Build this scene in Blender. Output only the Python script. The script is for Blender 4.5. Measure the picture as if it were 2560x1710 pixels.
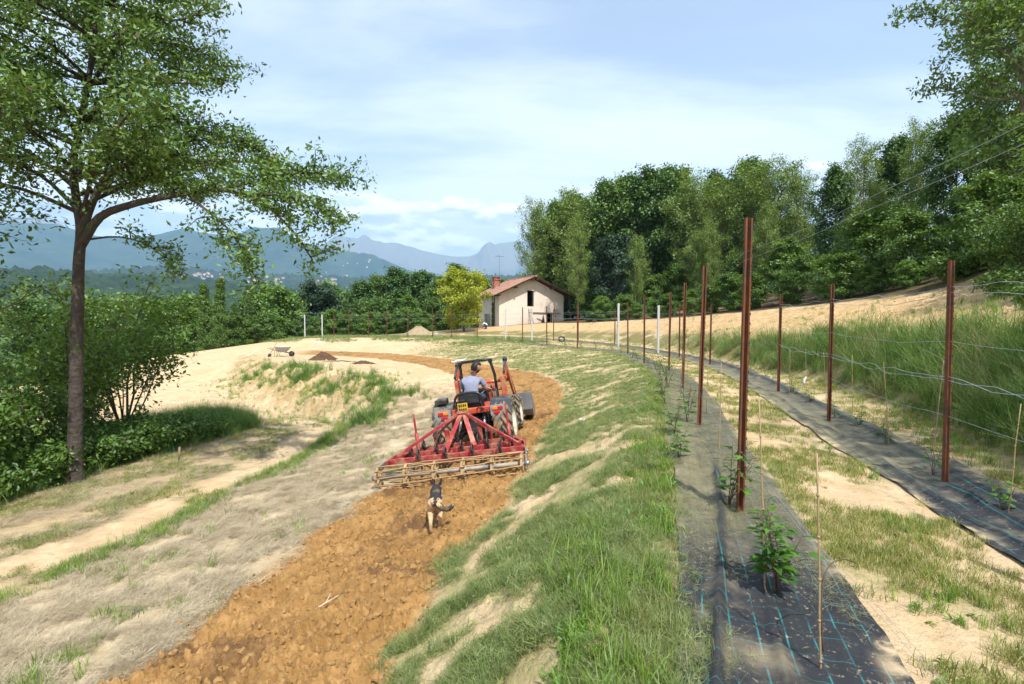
import bpy, bmesh, math, random
import numpy as np
from mathutils import Vector, Matrix, Euler
from mathutils.geometry import delaunay_2d_cdt
R = math.radians
random.seed(7)
rng = np.random.default_rng(11)
scene = bpy.context.scene
for o in list(bpy.data.objects):
    bpy.data.objects.remove(o)
col = scene.collection

# ------------------------------------------------------------------ camera
EYE = 1.65
cam_d = bpy.data.cameras.new('camera')
cam_d.lens = 18.0
cam_d.sensor_width = 36.0
cam_d.clip_start = 0.05
cam_d.clip_end = 40000
cam = bpy.data.objects.new('camera', cam_d)
cam.location = (0, 0, EYE)
cam.rotation_euler = (R(90 - 2.46), 0, 0)
col.objects.link(cam)
scene.camera = cam

# ------------------------------------------------------------------ light
SUN_EL, SUN_AZ = 57.0, 158.0          # azimuth clockwise from +Y
sun_d = bpy.data.lights.new('sun', 'SUN')
sun_d.energy = 5.0
sun_d.angle = R(0.55)
sun_d.color = (1.0, 0.965, 0.905)
sun = bpy.data.objects.new('sun', sun_d)
sv = Vector((math.sin(R(SUN_AZ)) * math.cos(R(SUN_EL)), math.cos(R(SUN_AZ)) * math.cos(R(SUN_EL)), math.sin(R(SUN_EL))))
sun.rotation_euler = sv.to_track_quat('Z', 'Y').to_euler()
sun.location = sv * 60
col.objects.link(sun)

world = bpy.data.worlds.new('World')
scene.world = world
world.use_nodes = True
def build_world():
    nt = world.node_tree
    N, L = nt.nodes, nt.links
    for n in list(N): N.remove(n)
    out = N.new('ShaderNodeOutputWorld'); bg = N.new('ShaderNodeBackground')
    bg.inputs['Strength'].default_value = 0.138
    sky = N.new('ShaderNodeTexSky'); sky.sky_type = 'NISHITA'
    sky.sun_disc = False
    sky.sun_elevation = R(SUN_EL); sky.sun_rotation = R(SUN_AZ)
    sky.altitude = 400; sky.air_density = 1.0; sky.dust_density = 0.9; sky.ozone_density = 1.0
    tc = N.new('ShaderNodeTexCoord')
    sep = N.new('ShaderNodeSeparateXYZ'); L.new(tc.outputs['Generated'], sep.inputs[0])
    def math_(op, a, b=None, clamp=False):
        n = N.new('ShaderNodeMath'); n.operation = op; n.use_clamp = clamp
        for i, v in enumerate((a, b)):
            if v is None: continue
            if isinstance(v, (int, float)): n.inputs[i].default_value = v
            else: L.new(v, n.inputs[i])
        return n.outputs[0]
    def smooth(v, lo, hi, a=0.0, b=1.0):
        n = N.new('ShaderNodeMapRange'); n.interpolation_type = 'SMOOTHSTEP'
        L.new(v, n.inputs[0])
        for i, x in enumerate((lo, hi, a, b)): n.inputs[i + 1].default_value = x
        return n.outputs[0]
    z = sep.outputs[2]
    zc = math_('MAXIMUM', z, 0.0)
    den = math_('ADD', zc, 0.16)
    px, py = math_('DIVIDE', sep.outputs[0], den), math_('DIVIDE', sep.outputs[1], den)
    comb = N.new('ShaderNodeCombineXYZ'); L.new(px, comb.inputs[0]); L.new(py, comb.inputs[1])
    # thin veil of high cloud
    mp = N.new('ShaderNodeMapping'); L.new(comb.outputs[0], mp.inputs[0])
    mp.inputs['Rotation'].default_value = (0, 0, R(-24)); mp.inputs['Scale'].default_value = (0.42, 1.25, 1)
    n1 = N.new('ShaderNodeTexNoise'); L.new(mp.outputs[0], n1.inputs['Vector'])
    n1.inputs['Scale'].default_value = 1.1; n1.inputs['Detail'].default_value = 7; n1.inputs['Roughness'].default_value = 0.56
    n1.inputs['Distortion'].default_value = 0.35
    veil = smooth(n1.outputs[0], 0.34, 0.62, 0.34, 1.0)
    low = smooth(z, 0.05, 0.66, 1.0, 0.64)
    veil = math_('MULTIPLY', veil, low)
    # cumulus bank low over the mountains
    at = math_('ARCTAN2', sep.outputs[0], sep.outputs[1])
    cc = N.new('ShaderNodeCombineXYZ')
    L.new(math_('MULTIPLY', at, 3.3), cc.inputs[0]); L.new(math_('MULTIPLY', z, 9.5), cc.inputs[1])
    n2 = N.new('ShaderNodeTexNoise'); L.new(cc.outputs[0], n2.inputs['Vector'])
    n2.inputs['Scale'].default_value = 1.9; n2.inputs['Detail'].default_value = 7; n2.inputs['Roughness'].default_value = 0.56
    band_up = smooth(z, 0.20, 0.33, 1.0, 0.0)
    band_dn = smooth(z, 0.08, 0.14, 0.55, 1.0)
    lift = math_('ADD', n2.outputs[0], math_('MULTIPLY', math_('SUBTRACT', math_('MULTIPLY', band_up, band_dn), 1.0), 0.45))
    cum = smooth(lift, 0.43, 0.55)
    # lit tops, grey bases: the same noise a little higher up
    cc2 = N.new('ShaderNodeCombineXYZ')
    L.new(math_('ADD', math_('MULTIPLY', at, 3.3), 0.03), cc2.inputs[0]); L.new(math_('ADD', math_('MULTIPLY', z, 9.5), 0.16), cc2.inputs[1])
    n3 = N.new('ShaderNodeTexNoise'); L.new(cc2.outputs[0], n3.inputs['Vector'])
    n3.inputs['Scale'].default_value = 1.9; n3.inputs['Detail'].default_value = 4; n3.inputs['Roughness'].default_value = 0.5
    shade = smooth(math_('SUBTRACT', n2.outputs[0], n3.outputs[0]), -0.10, 0.09)
    cramp = N.new('ShaderNodeMix'); cramp.data_type = 'RGBA'
    L.new(shade, cramp.inputs[0])
    cramp.inputs[6].default_value = (4.7, 5.2, 5.8, 1); cramp.inputs[7].default_value = (9.6, 9.6, 9.5, 1)
    m1 = N.new('ShaderNodeMix'); m1.data_type = 'RGBA'
    L.new(veil, m1.inputs[0]); L.new(sky.outputs[0], m1.inputs[6]); m1.inputs[7].default_value = (7.0, 7.25, 7.45, 1)
    m2 = N.new('ShaderNodeMix'); m2.data_type = 'RGBA'
    L.new(math_('MULTIPLY', cum, 0.9), m2.inputs[0]); L.new(m1.outputs[2], m2.inputs[6]); L.new(cramp.outputs[2], m2.inputs[7])
    L.new(m2.outputs[2], bg.inputs['Color'])
    L.new(bg.outputs[0], out.inputs['Surface'])
build_world()

vs = scene.view_settings
vs.view_transform = 'Standard'; vs.look = 'None'; vs.gamma = 1.0; vs.use_curve_mapping = False
vs.exposure = 0.66
scene.render.engine = 'CYCLES'
scene.cycles.use_denoising = True
scene.cycles.max_bounces = 6
scene.cycles.diffuse_bounces = 2
scene.cycles.glossy_bounces = 2
scene.cycles.transmission_bounces = 3
scene.cycles.transparent_max_bounces = 6
scene.cycles.volume_bounces = 0
scene.cycles.use_adaptive_sampling = True
scene.cycles.adaptive_threshold = 0.02
scene.cycles.caustics_reflective = False
scene.cycles.caustics_refractive = False

# ------------------------------------------------------------------ helpers
def perlin(x, y, seed=0):
    x = np.asarray(x, float); y = np.asarray(y, float)
    xi = np.floor(x).astype(np.int64); yi = np.floor(y).astype(np.int64)
    xf = x - xi; yf = y - yi
    def g(ix, iy, dx, dy):
        h = (ix * 374761393 + iy * 668265263 + seed * 974711) & 0x7fffffff
        h = ((h ^ (h >> 13)) * 1274126177) & 0x7fffffff
        h = (h ^ (h >> 16)) & 1023
        a = h * (2 * math.pi / 1024)
        return np.cos(a) * dx + np.sin(a) * dy
    u = xf * xf * xf * (xf * (xf * 6 - 15) + 10); v = yf * yf * yf * (yf * (yf * 6 - 15) + 10)
    a = g(xi, yi, xf, yf) * (1 - u) + g(xi + 1, yi, xf - 1, yf) * u
    b = g(xi, yi + 1, xf, yf - 1) * (1 - u) + g(xi + 1, yi + 1, xf - 1, yf - 1) * u
    return (a * (1 - v) + b * v) * 1.5
def fbm(x, y, octaves=4, seed=0, gain=0.5):
    s = 0; a = 1.0
    for k in range(octaves):
        s = s + a * perlin(x * 2 ** k + 13.7 * k, y * 2 ** k - 7.1 * k, seed + k); a *= gain
    return s
def sstep(lo, hi, x):
    t = np.clip((x - lo) / (hi - lo), 0, 1); return t * t * (3 - 2 * t)

def catmull(pts, n=8):
    P = [np.array(p, float) for p in pts]
    P = [2 * P[0] - P[1]] + P + [2 * P[-1] - P[-2]]
    out = []
    for i in range(1, len(P) - 2):
        for k in range(n):
            t = k / n
            out.append(0.5 * ((2 * P[i]) + (P[i + 1] - P[i - 1]) * t + (2 * P[i - 1] - 5 * P[i] + 4 * P[i + 1] - P[i + 2]) * t * t
                              + (3 * P[i] - P[i - 1] - 3 * P[i + 1] + P[i + 2]) * t ** 3))
    out.append(P[-2])
    return np.array(out)

def poly_dist(px, py, line):
    """signed distance to a polyline (positive to the right of its direction) and arc length at the foot"""
    px = np.asarray(px); py = np.asarray(py)
    best = np.full(px.shape, 1e9); sgn = np.zeros(px.shape); arc = np.zeros(px.shape); s0 = 0.0
    for (ax, ay), (bx, by) in zip(line[:-1, :2], line[1:, :2]):
        dx, dy = bx - ax, by - ay; l2 = dx * dx + dy * dy + 1e-12
        t = np.clip(((px - ax) * dx + (py - ay) * dy) / l2, 0, 1)
        ex, ey = px - ax - t * dx, py - ay - t * dy
        d = ex * ex + ey * ey
        m = d < best
        best = np.where(m, d, best); sgn = np.where(m, np.sign(ex * dy - ey * dx), sgn)
        arc = np.where(m, s0 + t * math.sqrt(l2), arc); s0 += math.sqrt(l2)
    return np.sqrt(best) * sgn, arc

def tag(o, label=None, cat=None, group=None, kind=None):
    if label: o['label'] = label
    if cat: o['category'] = cat
    if group: o['group'] = group
    if kind: o['kind'] = kind
    return o
def empty(name, loc=(0, 0, 0), rot=(0, 0, 0), **kw):
    o = bpy.data.objects.new(name, None); col.objects.link(o)
    o.location = loc; o.rotation_euler = rot; o.empty_display_size = 0.2
    return tag(o, **kw)
def link_mesh(name, me, mat=None, parent=None, smooth=False):
    o = bpy.data.objects.new(name, me); col.objects.link(o)
    if mat is not None: me.materials.append(mat)
    if parent is not None: o.parent = parent
    if smooth: me.shade_smooth()
    return o
def np_mesh(name, verts, faces):
    """verts (n,3) array, faces (m,k) array of one face size"""
    me = bpy.data.meshes.new(name)
    verts = np.ascontiguousarray(verts, dtype=np.float32); faces = np.ascontiguousarray(faces, dtype=np.int32)
    k = faces.shape[1]
    me.vertices.add(len(verts)); me.vertices.foreach_set('co', verts.ravel())
    me.loops.add(faces.size); me.loops.foreach_set('vertex_index', faces.ravel())
    me.polygons.add(len(faces))
    me.polygons.foreach_set('loop_start', np.arange(0, faces.size, k, dtype=np.int32))
    me.polygons.foreach_set('loop_total', np.full(len(faces), k, dtype=np.int32))
    me.update(calc_edges=True)
    return me
def add_attr(me, name, data, domain='POINT', typ='FLOAT'):
    a = me.attributes.new(name, typ, domain)
    data = np.ascontiguousarray(data, dtype=np.float32)
    a.data.foreach_set({'FLOAT': 'value', 'FLOAT_VECTOR': 'vector', 'FLOAT_COLOR': 'color'}[typ], data.ravel())

class MB:
    """collects shapes, then links them as ONE mesh object"""
    def __init__(self): self.bm = bmesh.new()
    def box(self, c, s, rot=None, bevel=0.0):
        m = Matrix.Translation(Vector(c))
        if rot is not None: m = m @ (rot.to_4x4() if isinstance(rot, Matrix) else Euler(rot).to_matrix().to_4x4())
        m = m @ Matrix.Diagonal((s[0], s[1], s[2], 1))
        r = bmesh.ops.create_cube(self.bm, size=1.0, matrix=m)
        if bevel:
            es = list({e for v in r['verts'] for e in v.link_edges})
            bmesh.ops.bevel(self.bm, geom=es, offset=bevel, segments=2, affect='EDGES', profile=0.5)
        return self
    def bar(self, a, b, w, h, roll=0.0, bevel=0.0):
        a, b = Vector(a), Vector(b); d = b - a
        q = d.to_track_quat('Y', 'Z').to_matrix() @ Matrix.Rotation(roll, 3, 'Y')
        return self.box((a + b) / 2, (w, d.length, h), q, bevel)
    def tube(self, pts, r, n=8, cap=True):
        pts = [Vector(p) for p in pts]
        rr = r if isinstance(r, (list, tuple, np.ndarray)) else [r] * len(pts)
        rings = []; prev = None
        for i, p in enumerate(pts):
            d = (pts[min(i + 1, len(pts) - 1)] - pts[max(i - 1, 0)]).normalized()
            if prev is None:
                ref = Vector((0, 0, 1)) if abs(d.z) < 0.9 else Vector((1, 0, 0))
                x = d.cross(ref).normalized()
            else:
                x = (prev - d * prev.dot(d)).normalized()
            prev = x; y = d.cross(x)
            rings.append([self.bm.verts.new(p + (x * math.cos(t) + y * math.sin(t)) * rr[i]) for t in [2 * math.pi * k / n for k in range(n)]])
        for a, b in zip(rings[:-1], rings[1:]):
            for k in range(n):
                f = self.bm.faces.new((a[k], a[(k + 1) % n], b[(k + 1) % n], b[k])); f.smooth = True
        if cap:
            self.bm.faces.new(rings[0][::-1]); self.bm.faces.new(rings[-1])
        return self
    def lathe(self, prof, n=24, axis='X', c=(0, 0, 0)):
        """profile of (along axis, radius)"""
        rings = []
        c = Vector(c)
        for (a, r) in prof:
            ring = []
            for k in range(n):
                t = 2 * math.pi * k / n
                v = {'X': Vector((a, r * math.cos(t), r * math.sin(t))), 'Y': Vector((r * math.sin(t), a, r * math.cos(t))), 'Z': Vector((r * math.cos(t), r * math.sin(t), a))}[axis]
                ring.append(self.bm.verts.new(c + v))
            rings.append(ring)
        for a, b in zip(rings[:-1], rings[1:]):
            for k in range(n):
                f = self.bm.faces.new((a[k], a[(k + 1) % n], b[(k + 1) % n], b[k])); f.smooth = True
        return self
    def prism(self, poly, lo, hi, axis='X'):
        """polygon in the two other axes, extruded from lo to hi"""
        def mk(p, t): return {'X': (t, p[0], p[1]), 'Y': (p[0], t, p[1]), 'Z': (p[0], p[1], t)}[axis]
        a = [self.bm.verts.new(mk(p, lo)) for p in poly]; b = [self.bm.verts.new(mk(p, hi)) for p in poly]
        n = len(poly)
        for k in range(n): self.bm.faces.new((a[k], a[(k + 1) % n], b[(k + 1) % n], b[k]))
        self.bm.faces.new(a[::-1]); self.bm.faces.new(b)
        return self
    def mesh(self, name):
        bmesh.ops.recalc_face_normals(self.bm, faces=self.bm.faces)
        me = bpy.data.meshes.new(name); self.bm.to_mesh(me); self.bm.free()
        return me
    def build(self, name, mat, parent=None, smooth=False):
        return link_mesh(name, self.mesh(name), mat, parent, smooth)
def copy_tree(o, parent=None):
    c = o.copy(); col.objects.link(c)
    if parent is not None: c.parent = parent
    for ch in o.children: copy_tree(ch, c)
    return c

# ------------------------------------------------------------------ materials
def new_mat(name):
    m = bpy.data.materials.new(name); m.use_nodes = True
    return m, m.node_tree.nodes, m.node_tree.links
def plain(name, c, rough=0.6, metal=0.0, var=0.12, scale=6.0, bump=0.0, bscale=None, spec=0.3, dirt=None, dirt_amt=0.4, dirt_scale=3.0):
    """base colour with fine procedural variation, optional dirt layer and fine relief"""
    m, N, L = new_mat(name)
    b = N['Principled BSDF']
    b.inputs['Roughness'].default_value = rough; b.inputs['Metallic'].default_value = metal
    b.inputs['Specular IOR Level'].default_value = spec
    tc = N.new('ShaderNodeTexCoord')
    n = N.new('ShaderNodeTexNoise'); L.new(tc.outputs['Object'], n.inputs['Vector'])
    n.inputs['Scale'].default_value = scale; n.inputs['Detail'].default_value = 5
    mx = N.new('ShaderNodeMix'); mx.data_type = 'RGBA'
    L.new(n.outputs[0], mx.inputs[0])
    mx.inputs[6].default_value = (*[x * (1 - 2 * var) for x in c], 1); mx.inputs[7].default_value = (*[min(1, x * (1 + 2 * var)) for x in c], 1)
    src = mx.outputs[2]
    if dirt:
        n2 = N.new('ShaderNodeTexNoise'); L.new(tc.outputs['Object'], n2.inputs['Vector'])
        n2.inputs['Scale'].default_value = dirt_scale; n2.inputs['Detail'].default_value = 6; n2.inputs['Roughness'].default_value = 0.65
        mr = N.new('ShaderNodeMapRange'); mr.interpolation_type = 'SMOOTHSTEP'
        L.new(n2.outputs[0], mr.inputs[0]); mr.inputs[1].default_value = 0.62 - dirt_amt * 0.4; mr.inputs[2].default_value = 0.85 - dirt_amt * 0.4
        m2 = N.new('ShaderNodeMix'); m2.data_type = 'RGBA'
        L.new(mr.outputs[0], m2.inputs[0]); L.new(src, m2.inputs[6]); m2.inputs[7].default_value = (*dirt, 1)
        src = m2.outputs[2]
    L.new(src, b.inputs['Base Color'])
    if bump:
        n3 = N.new('ShaderNodeTexNoise'); L.new(tc.outputs['Object'], n3.inputs['Vector'])
        n3.inputs['Scale'].default_value = bscale or scale * 5; n3.inputs['Detail'].default_value = 5
        bp = N.new('ShaderNodeBump'); bp.inputs['Strength'].default_value = 0.6; bp.inputs['Distance'].default_value = bump
        L.new(n3.outputs[0], bp.inputs['Height']); L.new(bp.outputs[0], b.inputs['Normal'])
    return m
def leaf_mat(name, dark, light, attr=None, trans=0.35, rough=0.5, tip=None):
    """thin leaf: diffuse + translucent + a little gloss; shade varies from leaf to leaf (attr) or from tuft to tuft"""
    m, N, L = new_mat(name)
    out = N['Material Output']; N.remove(N['Principled BSDF'])
    if attr:
        a = N.new('ShaderNodeAttribute'); a.attribute_name = attr; f = a.outputs['Fac']
    else:
        a = N.new('ShaderNodeObjectInfo'); f = a.outputs['Random']
    rp = N.new('ShaderNodeValToRGB'); L.new(f, rp.inputs[0])
    rp.color_ramp.elements[0].color = (*dark, 1); rp.color_ramp.elements[1].color = (*light, 1)
    if tip:
        e = rp.color_ramp.elements.new(0.93); e.color = (*light, 1)
        rp.color_ramp.elements[-1].color = (*tip, 1)
    d = N.new('ShaderNodeBsdfDiffuse'); t = N.new('ShaderNodeBsdfTranslucent'); g = N.new('ShaderNodeBsdfGlossy')
    g.inputs['Roughness'].default_value = rough; g.inputs['Color'].default_value = (0.8, 0.85, 0.9, 1)
    L.new(rp.outputs[0], d.inputs[0])
    hs = N.new('ShaderNodeHueSaturation'); hs.inputs['Hue'].default_value = 0.485; hs.inputs['Value'].default_value = 1.5; hs.inputs['Saturation'].default_value = 1.1
    L.new(rp.outputs[0], hs.inputs['Color']); L.new(hs.outputs[0], t.inputs[0])
    m1 = N.new('ShaderNodeMixShader'); m1.inputs[0].default_value = trans; L.new(d.outputs[0], m1.inputs[1]); L.new(t.outputs[0], m1.inputs[2])
    m2 = N.new('ShaderNodeMixShader'); m2.inputs[0].default_value = 0.035; L.new(m1.outputs[0], m2.inputs[1]); L.new(g.outputs[0], m2.inputs[2])
    L.new(m2.outputs[0], out.inputs['Surface'])
    return m
# ------------------------------------------------------------------ the lie of the land: breaklines (x, y, z)
TRACK_L = [(-9.9, 2, -1.7), (-9.4, 9.4, -1.75), (-9.2, 10.6, -1.75), (-9.1, 12.2, -1.75), (-8.2, 15.5, -1.75), (-9.5, 18.1, -1.78), (-12, 19.6, -1.8), (-15, 20.6, -1.9)]
TRACK_R = [(-6.0, 1, -1.6), (-5.8, 5.8, -1.6), (-5.4, 7.25, -1.6), (-5.2, 9.4, -1.6), (-4.9, 11.7, -1.62), (-4.95, 14.9, -1.65), (-5.9, 17.3, -1.9), (-9, 19.9, -2.0), (-12.5, 23.5, -1.95), (-16.2, 29, -1.7), (-19.5, 36, -1.05)]
TILL_L = [(-3.2, 1, -1.05), (-3.05, 3.8, -1.05), (-2.8, 4.75, -1.05), (-2.5, 6.26, -1.05), (-2.07, 8, -1.03), (-1.6, 10.5, -1.0), (-1.1, 14, -0.98), (-1.1, 18, -0.86), (-3.0, 23.6, -0.76), (-6.4, 29.3, -0.75), (-11, 33.6, -0.75), (-16, 36.3, -0.78)]
CREST = [(-4.3, 17.2, -1.08), (-5.3, 19.9, -0.86), (-8, 22.6, -0.72), (-11, 25.2, -0.68), (-15, 30.4, -0.72), (-18, 36, -0.8)]
TILL_R = [(-0.9, 1, -0.77), (-0.82, 3.38, -0.76), (-0.66, 4.43, -0.75), (-0.27, 5.8, -0.71), (0.13, 7.18, -0.66), (0.75, 10.5, -0.62), (1.46, 14.2, -0.6), (1.5, 19.2, -0.52), (-0.8, 24.5, -0.55), (-4, 30, -0.6), (-9, 35, -0.6), (-15, 38.4, -0.62)]
BANK = [(0.25, -2, 0.0), (0.42, 2.5, 0.0), (0.8, 4.4, 0.0), (1.25, 5.8, 0.0), (1.7, 7.2, 0.0), (2.65, 10.5, 0.0), (3.6, 14.2, 0.0), (4.3, 19, 0.0), (4.7, 24, 0.0), (4.1, 27, 0.0), (2.8, 29, 0.02), (1.3, 31.8, 0.02), (-0.2, 36, 0.03), (-4, 42.2, 0.05), (-10, 45, 0.05), (-18, 48.5, -0.08), (-24, 54, -0.4)]
ROW_L = [(0.35, -1.5, 0.0), (0.88, 1.0, 0.0), (1.22, 2.2, 0.0), (1.92, 4.3, 0.0), (2.92, 7.97, 0.0), (4.1, 12.1, 0.0), (4.95, 16.5, 0.0), (5.2, 20, 0.0), (5.6, 24.5, 0.01), (5.2, 27.6, 0.02), (3.75, 29.8, 0.03), (2.2, 32.6, 0.04), (0.75, 37, 0.05), (-3.0, 43.3, 0.06), (-9.3, 46.6, 0.08), (-17.5, 50.5, -0.05), (-23.5, 55.5, -0.35)]
ROW_R = [(3.4, 0.5, -0.15), (4.05, 3, -0.15), (4.67, 5.46, -0.15), (5.56, 8.93, -0.15), (6.5, 12.45, -0.15), (7.5, 17, -0.15), (7.95, 21, -0.14), (7.8, 26, -0.1), (6.9, 33, -0.03), (5.1, 37.8, 0.02), (3.1, 41.9, 0.05), (-1.2, 47.5, 0.1), (-8, 50.5, 0.12), (-18, 55, 0.0)]
BANK2_B = [(4.9, 1, -0.1), (5.75, 5.4, -0.05), (6.9, 8.55, 0.0), (7.8, 11.9, 0.0), (8.7, 20, 0.02), (8.8, 27, 0.05), (8.0, 35, 0.1), (6, 40, 0.13), (3.6, 44.5, 0.15), (-1, 50, 0.15), (-9, 53, 0.12)]
BANK2_T = [(7.4, 1, 1.55), (8.3, 8.0, 1.5), (9.3, 13, 1.2), (9.6, 17, 1.0), (10.1, 23, 0.85), (10.2, 30, 0.8), (9.3, 37, 0.72), (6.8, 43, 0.62), (3.8, 48, 0.55), (-1, 53, 0.5), (-6, 56, 0.35)]
EDGE = [(10.5, 1, 2.6), (12.2, 9, 2.75), (14.6, 15, 2.85), (15.2, 19, 2.55), (14.6, 25, 2.32), (12, 36, 1.82), (9.2, 44, 1.55), (6.6, 50, 1.34), (3.2, 55.5, 1.3), (-0.5, 57.5, 1.0), (-4.5, 59, 0.75), (-10, 60, 0.3)]
WOOD = [(16, 3, 5.2), (16.5, 10, 5.0), (18.5, 18, 4.2), (19, 26, 3.2), (16, 38, 2.5), (13, 47, 2.0), (8, 58, 1.6), (3, 66, 1.35), (-4, 70, 0.6), (-14, 72, -0.5)]
SPOTS = [(-10.9, 8, -2.0), (-11.5, 14, -2.0), (-14, 18, -2.05), (-11, 2, -2.0), (-22, 18, -2.5), (-24, 30, -2.2), (-31, 22, -3), (-27, 38, -1.5), (-19, 41, -0.85), (-26, 46, -0.9), (-33, 46, -1.8), (-22, 33, -1.4),
         (-20, 4, -3.0), (-35, 4, -6), (-30, 60, -1.6), (-16, 62, -0.4), (-45, 40, -5), (-60, 70, -11), (-30, 90, -7), (0, 95, -3), (20, 80, 3), (30, 60, 4.5), (30, 30, 6), (28, 8, 7), (45, 30, 9), (50, 70, 8),
         (-90, 40, -18), (-80, 120, -22), (0, 150, -16), (60, 130, 5), (90, 60, 13), (80, -20, 12), (16, -8, 4.5), (8, -8, 1.6), (6.2, -8, -0.1), (3, -8, 0), (0, -8, 0), (-1.3, -8, -0.8), (-3.6, -8, -1.1), (-6.4, -8, -1.65), (-10, -8, -1.75),
         (-20, -10, -3.5), (-60, -20, -12), (-20, -60, -6), (20, -60, 4), (5, -30, 0.5), (60, -60, 10), (-120, -120, -25), (120, -120, 14), (-280, 0, -45), (-220, 200, -50), (0, 300, -40), (140, 220, -5), (260, 80, 20), (280, -100, 22), (0, -300, -5), (-220, -220, -40), (220, -250, 18), (-300, 300, -60), (300, 300, 0)]
LINES = [TRACK_L, TRACK_R, TILL_L, CREST, TILL_R, BANK, ROW_L, ROW_R, BANK2_B, BANK2_T, EDGE, WOOD]
SM = {}
def tin():
    V, E, Z = [], [], []
    for ln in LINES:
        p = catmull(ln, 3)
        s = len(V)
        for q in p: V.append(Vector((q[0], q[1]))); Z.append(q[2])
        for k in range(len(p) - 1): E.append((s + k, s + k + 1))
    for q in SPOTS: V.append(Vector((q[0], q[1]))); Z.append(q[2])
    ov, oe, of, ovm, oem, ofm = delaunay_2d_cdt(V, E, [], 0, 1e-4)
    zz = [np.mean([Z[i] for i in m]) if m else None for m in ovm]
    known = [(v, z) for v, z in zip(ov, zz) if z is not None]
    for i, z in enumerate(zz):
        if z is None:
            w = [(1 / ((ov[i] - v).length_squared + 1e-6), q) for v, q in known]
            w.sort(reverse=True); w = w[:3]
            zz[i] = sum(a * b for a, b in w) / sum(a for a, b in w)
    return np.array([[v.x, v.y] for v in ov]), np.array(zz, float), np.array(of)
TV, TZ, TF = tin()
def tin_z(px, py):
    z = np.full(px.shape, -60.0)
    for f in TF:
        a, b, c = TV[f]
        lo, hi = np.minimum(np.minimum(a, b), c) - 1e-6, np.maximum(np.maximum(a, b), c) + 1e-6
        m = np.nonzero((px >= lo[0]) & (px <= hi[0]) & (py >= lo[1]) & (py <= hi[1]))[0]
        if not len(m): continue
        x, y = px[m], py[m]
        den = (b[1] - c[1]) * (a[0] - c[0]) + (c[0] - b[0]) * (a[1] - c[1])
        if abs(den) < 1e-12: continue
        w0 = ((b[1] - c[1]) * (x - c[0]) + (c[0] - b[0]) * (y - c[1])) / den
        w1 = ((c[1] - a[1]) * (x - c[0]) + (a[0] - c[0]) * (y - c[1])) / den
        w2 = 1 - w0 - w1
        ok = (w0 > -1e-6) & (w1 > -1e-6) & (w2 > -1e-6)
        z[m[ok]] = (w0 * TZ[f[0]] + w1 * TZ[f[1]] + w2 * TZ[f[2]])[ok]
    return z

# polar grid, dense in front
ANG = np.radians(np.concatenate([np.arange(-180, -56, 4.0), np.arange(-56, 56, 0.22), np.arange(56, 180, 4.0)]))
RAD = 0.5 * 1.0105 ** np.arange(0, 606)
RAD = RAD[RAD < 268]
NA, NR = len(ANG), len(RAD)
GA, GR = np.meshgrid(ANG, RAD)                        # rows = radius
GX, GY = GR * np.sin(GA), GR * np.cos(GA)
z0 = tin_z(GX.ravel(), GY.ravel()).reshape(NR, NA)
for _ in range(5):                                    # soften the breaks a little
    zp = np.pad(z0, ((1, 1), (0, 0)), mode='edge'); zp = np.concatenate([zp[:, -1:], zp, zp[:, :1]], 1)
    z0 = (zp[1:-1, 1:-1] * 4 + zp[:-2, 1:-1] + zp[2:, 1:-1] + zp[1:-1, :-2] + zp[1:-1, 2:]) / 8

# signed distances to the breaklines give the zones
def sd(name, line):
    p = catmull(line, 4); SM[name] = p
    return poly_dist(GX, GY, p)[0]
D = {k: sd(k, v) for k, v in dict(track_l=TRACK_L, track_r=TRACK_R, till_l=TILL_L, till_r=TILL_R, bank=BANK, row_l=ROW_L, row_r=ROW_R, b2b=BANK2_B, b2t=BANK2_T, edge=EDGE, crest=CREST).items()}
wob = fbm(GX * 0.9, GY * 0.9, 3, 5) * 0.22
nearf = sstep(34, 26, GY) 
W = {}
inhill = (GY > -10) & (GY < 60)
W['till'] = sstep(-0.12, 0.14, D['till_l'] + wob) * sstep(0.06, -0.14, D['till_r'] + wob * 0.5) * sstep(-16.5, -14, GX) * sstep(45, 38, GY)
W['dry'] = sstep(-0.3, 0.2, D['track_r'] + wob) * sstep(0.2, -0.2, D['till_l'] + wob) * sstep(21, 15, GY + wob * 4)
W['track'] = sstep(0.3, -0.1, D['track_r'] + wob) * sstep(-0.4, 0.2, D['track_l'] + wob) * sstep(21, 17, GY)
W['bank'] = sstep(-0.15, 0.15, D['till_r'] + wob) * sstep(0.75, 0.2, D['bank']) * sstep(-8, -3, GX + wob * 6)
W['alley'] = sstep(0.0, 0.3, D['bank']) * sstep(0.3, 0.0, D['b2b'])
W['tall'] = sstep(-0.25, 0.2, D['b2b'] + wob) * sstep(0.5, -0.3, D['b2t'] + wob * 2)
W['upper'] = sstep(-0.2, 0.3, D['b2t'] + wob) * sstep(0.2, -0.3, D['edge'])
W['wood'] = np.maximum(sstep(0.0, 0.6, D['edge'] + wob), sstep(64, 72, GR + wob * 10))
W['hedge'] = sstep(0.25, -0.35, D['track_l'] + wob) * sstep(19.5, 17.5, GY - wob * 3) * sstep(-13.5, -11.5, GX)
W['rut'] = W['track'] * np.maximum(sstep(0.62, 0.3, np.abs(D['track_r'] + 0.85 + wob)), 0.45 * sstep(0.40, 0.15, np.abs(D['track_r'] + 2.4 + wob)))
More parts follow.
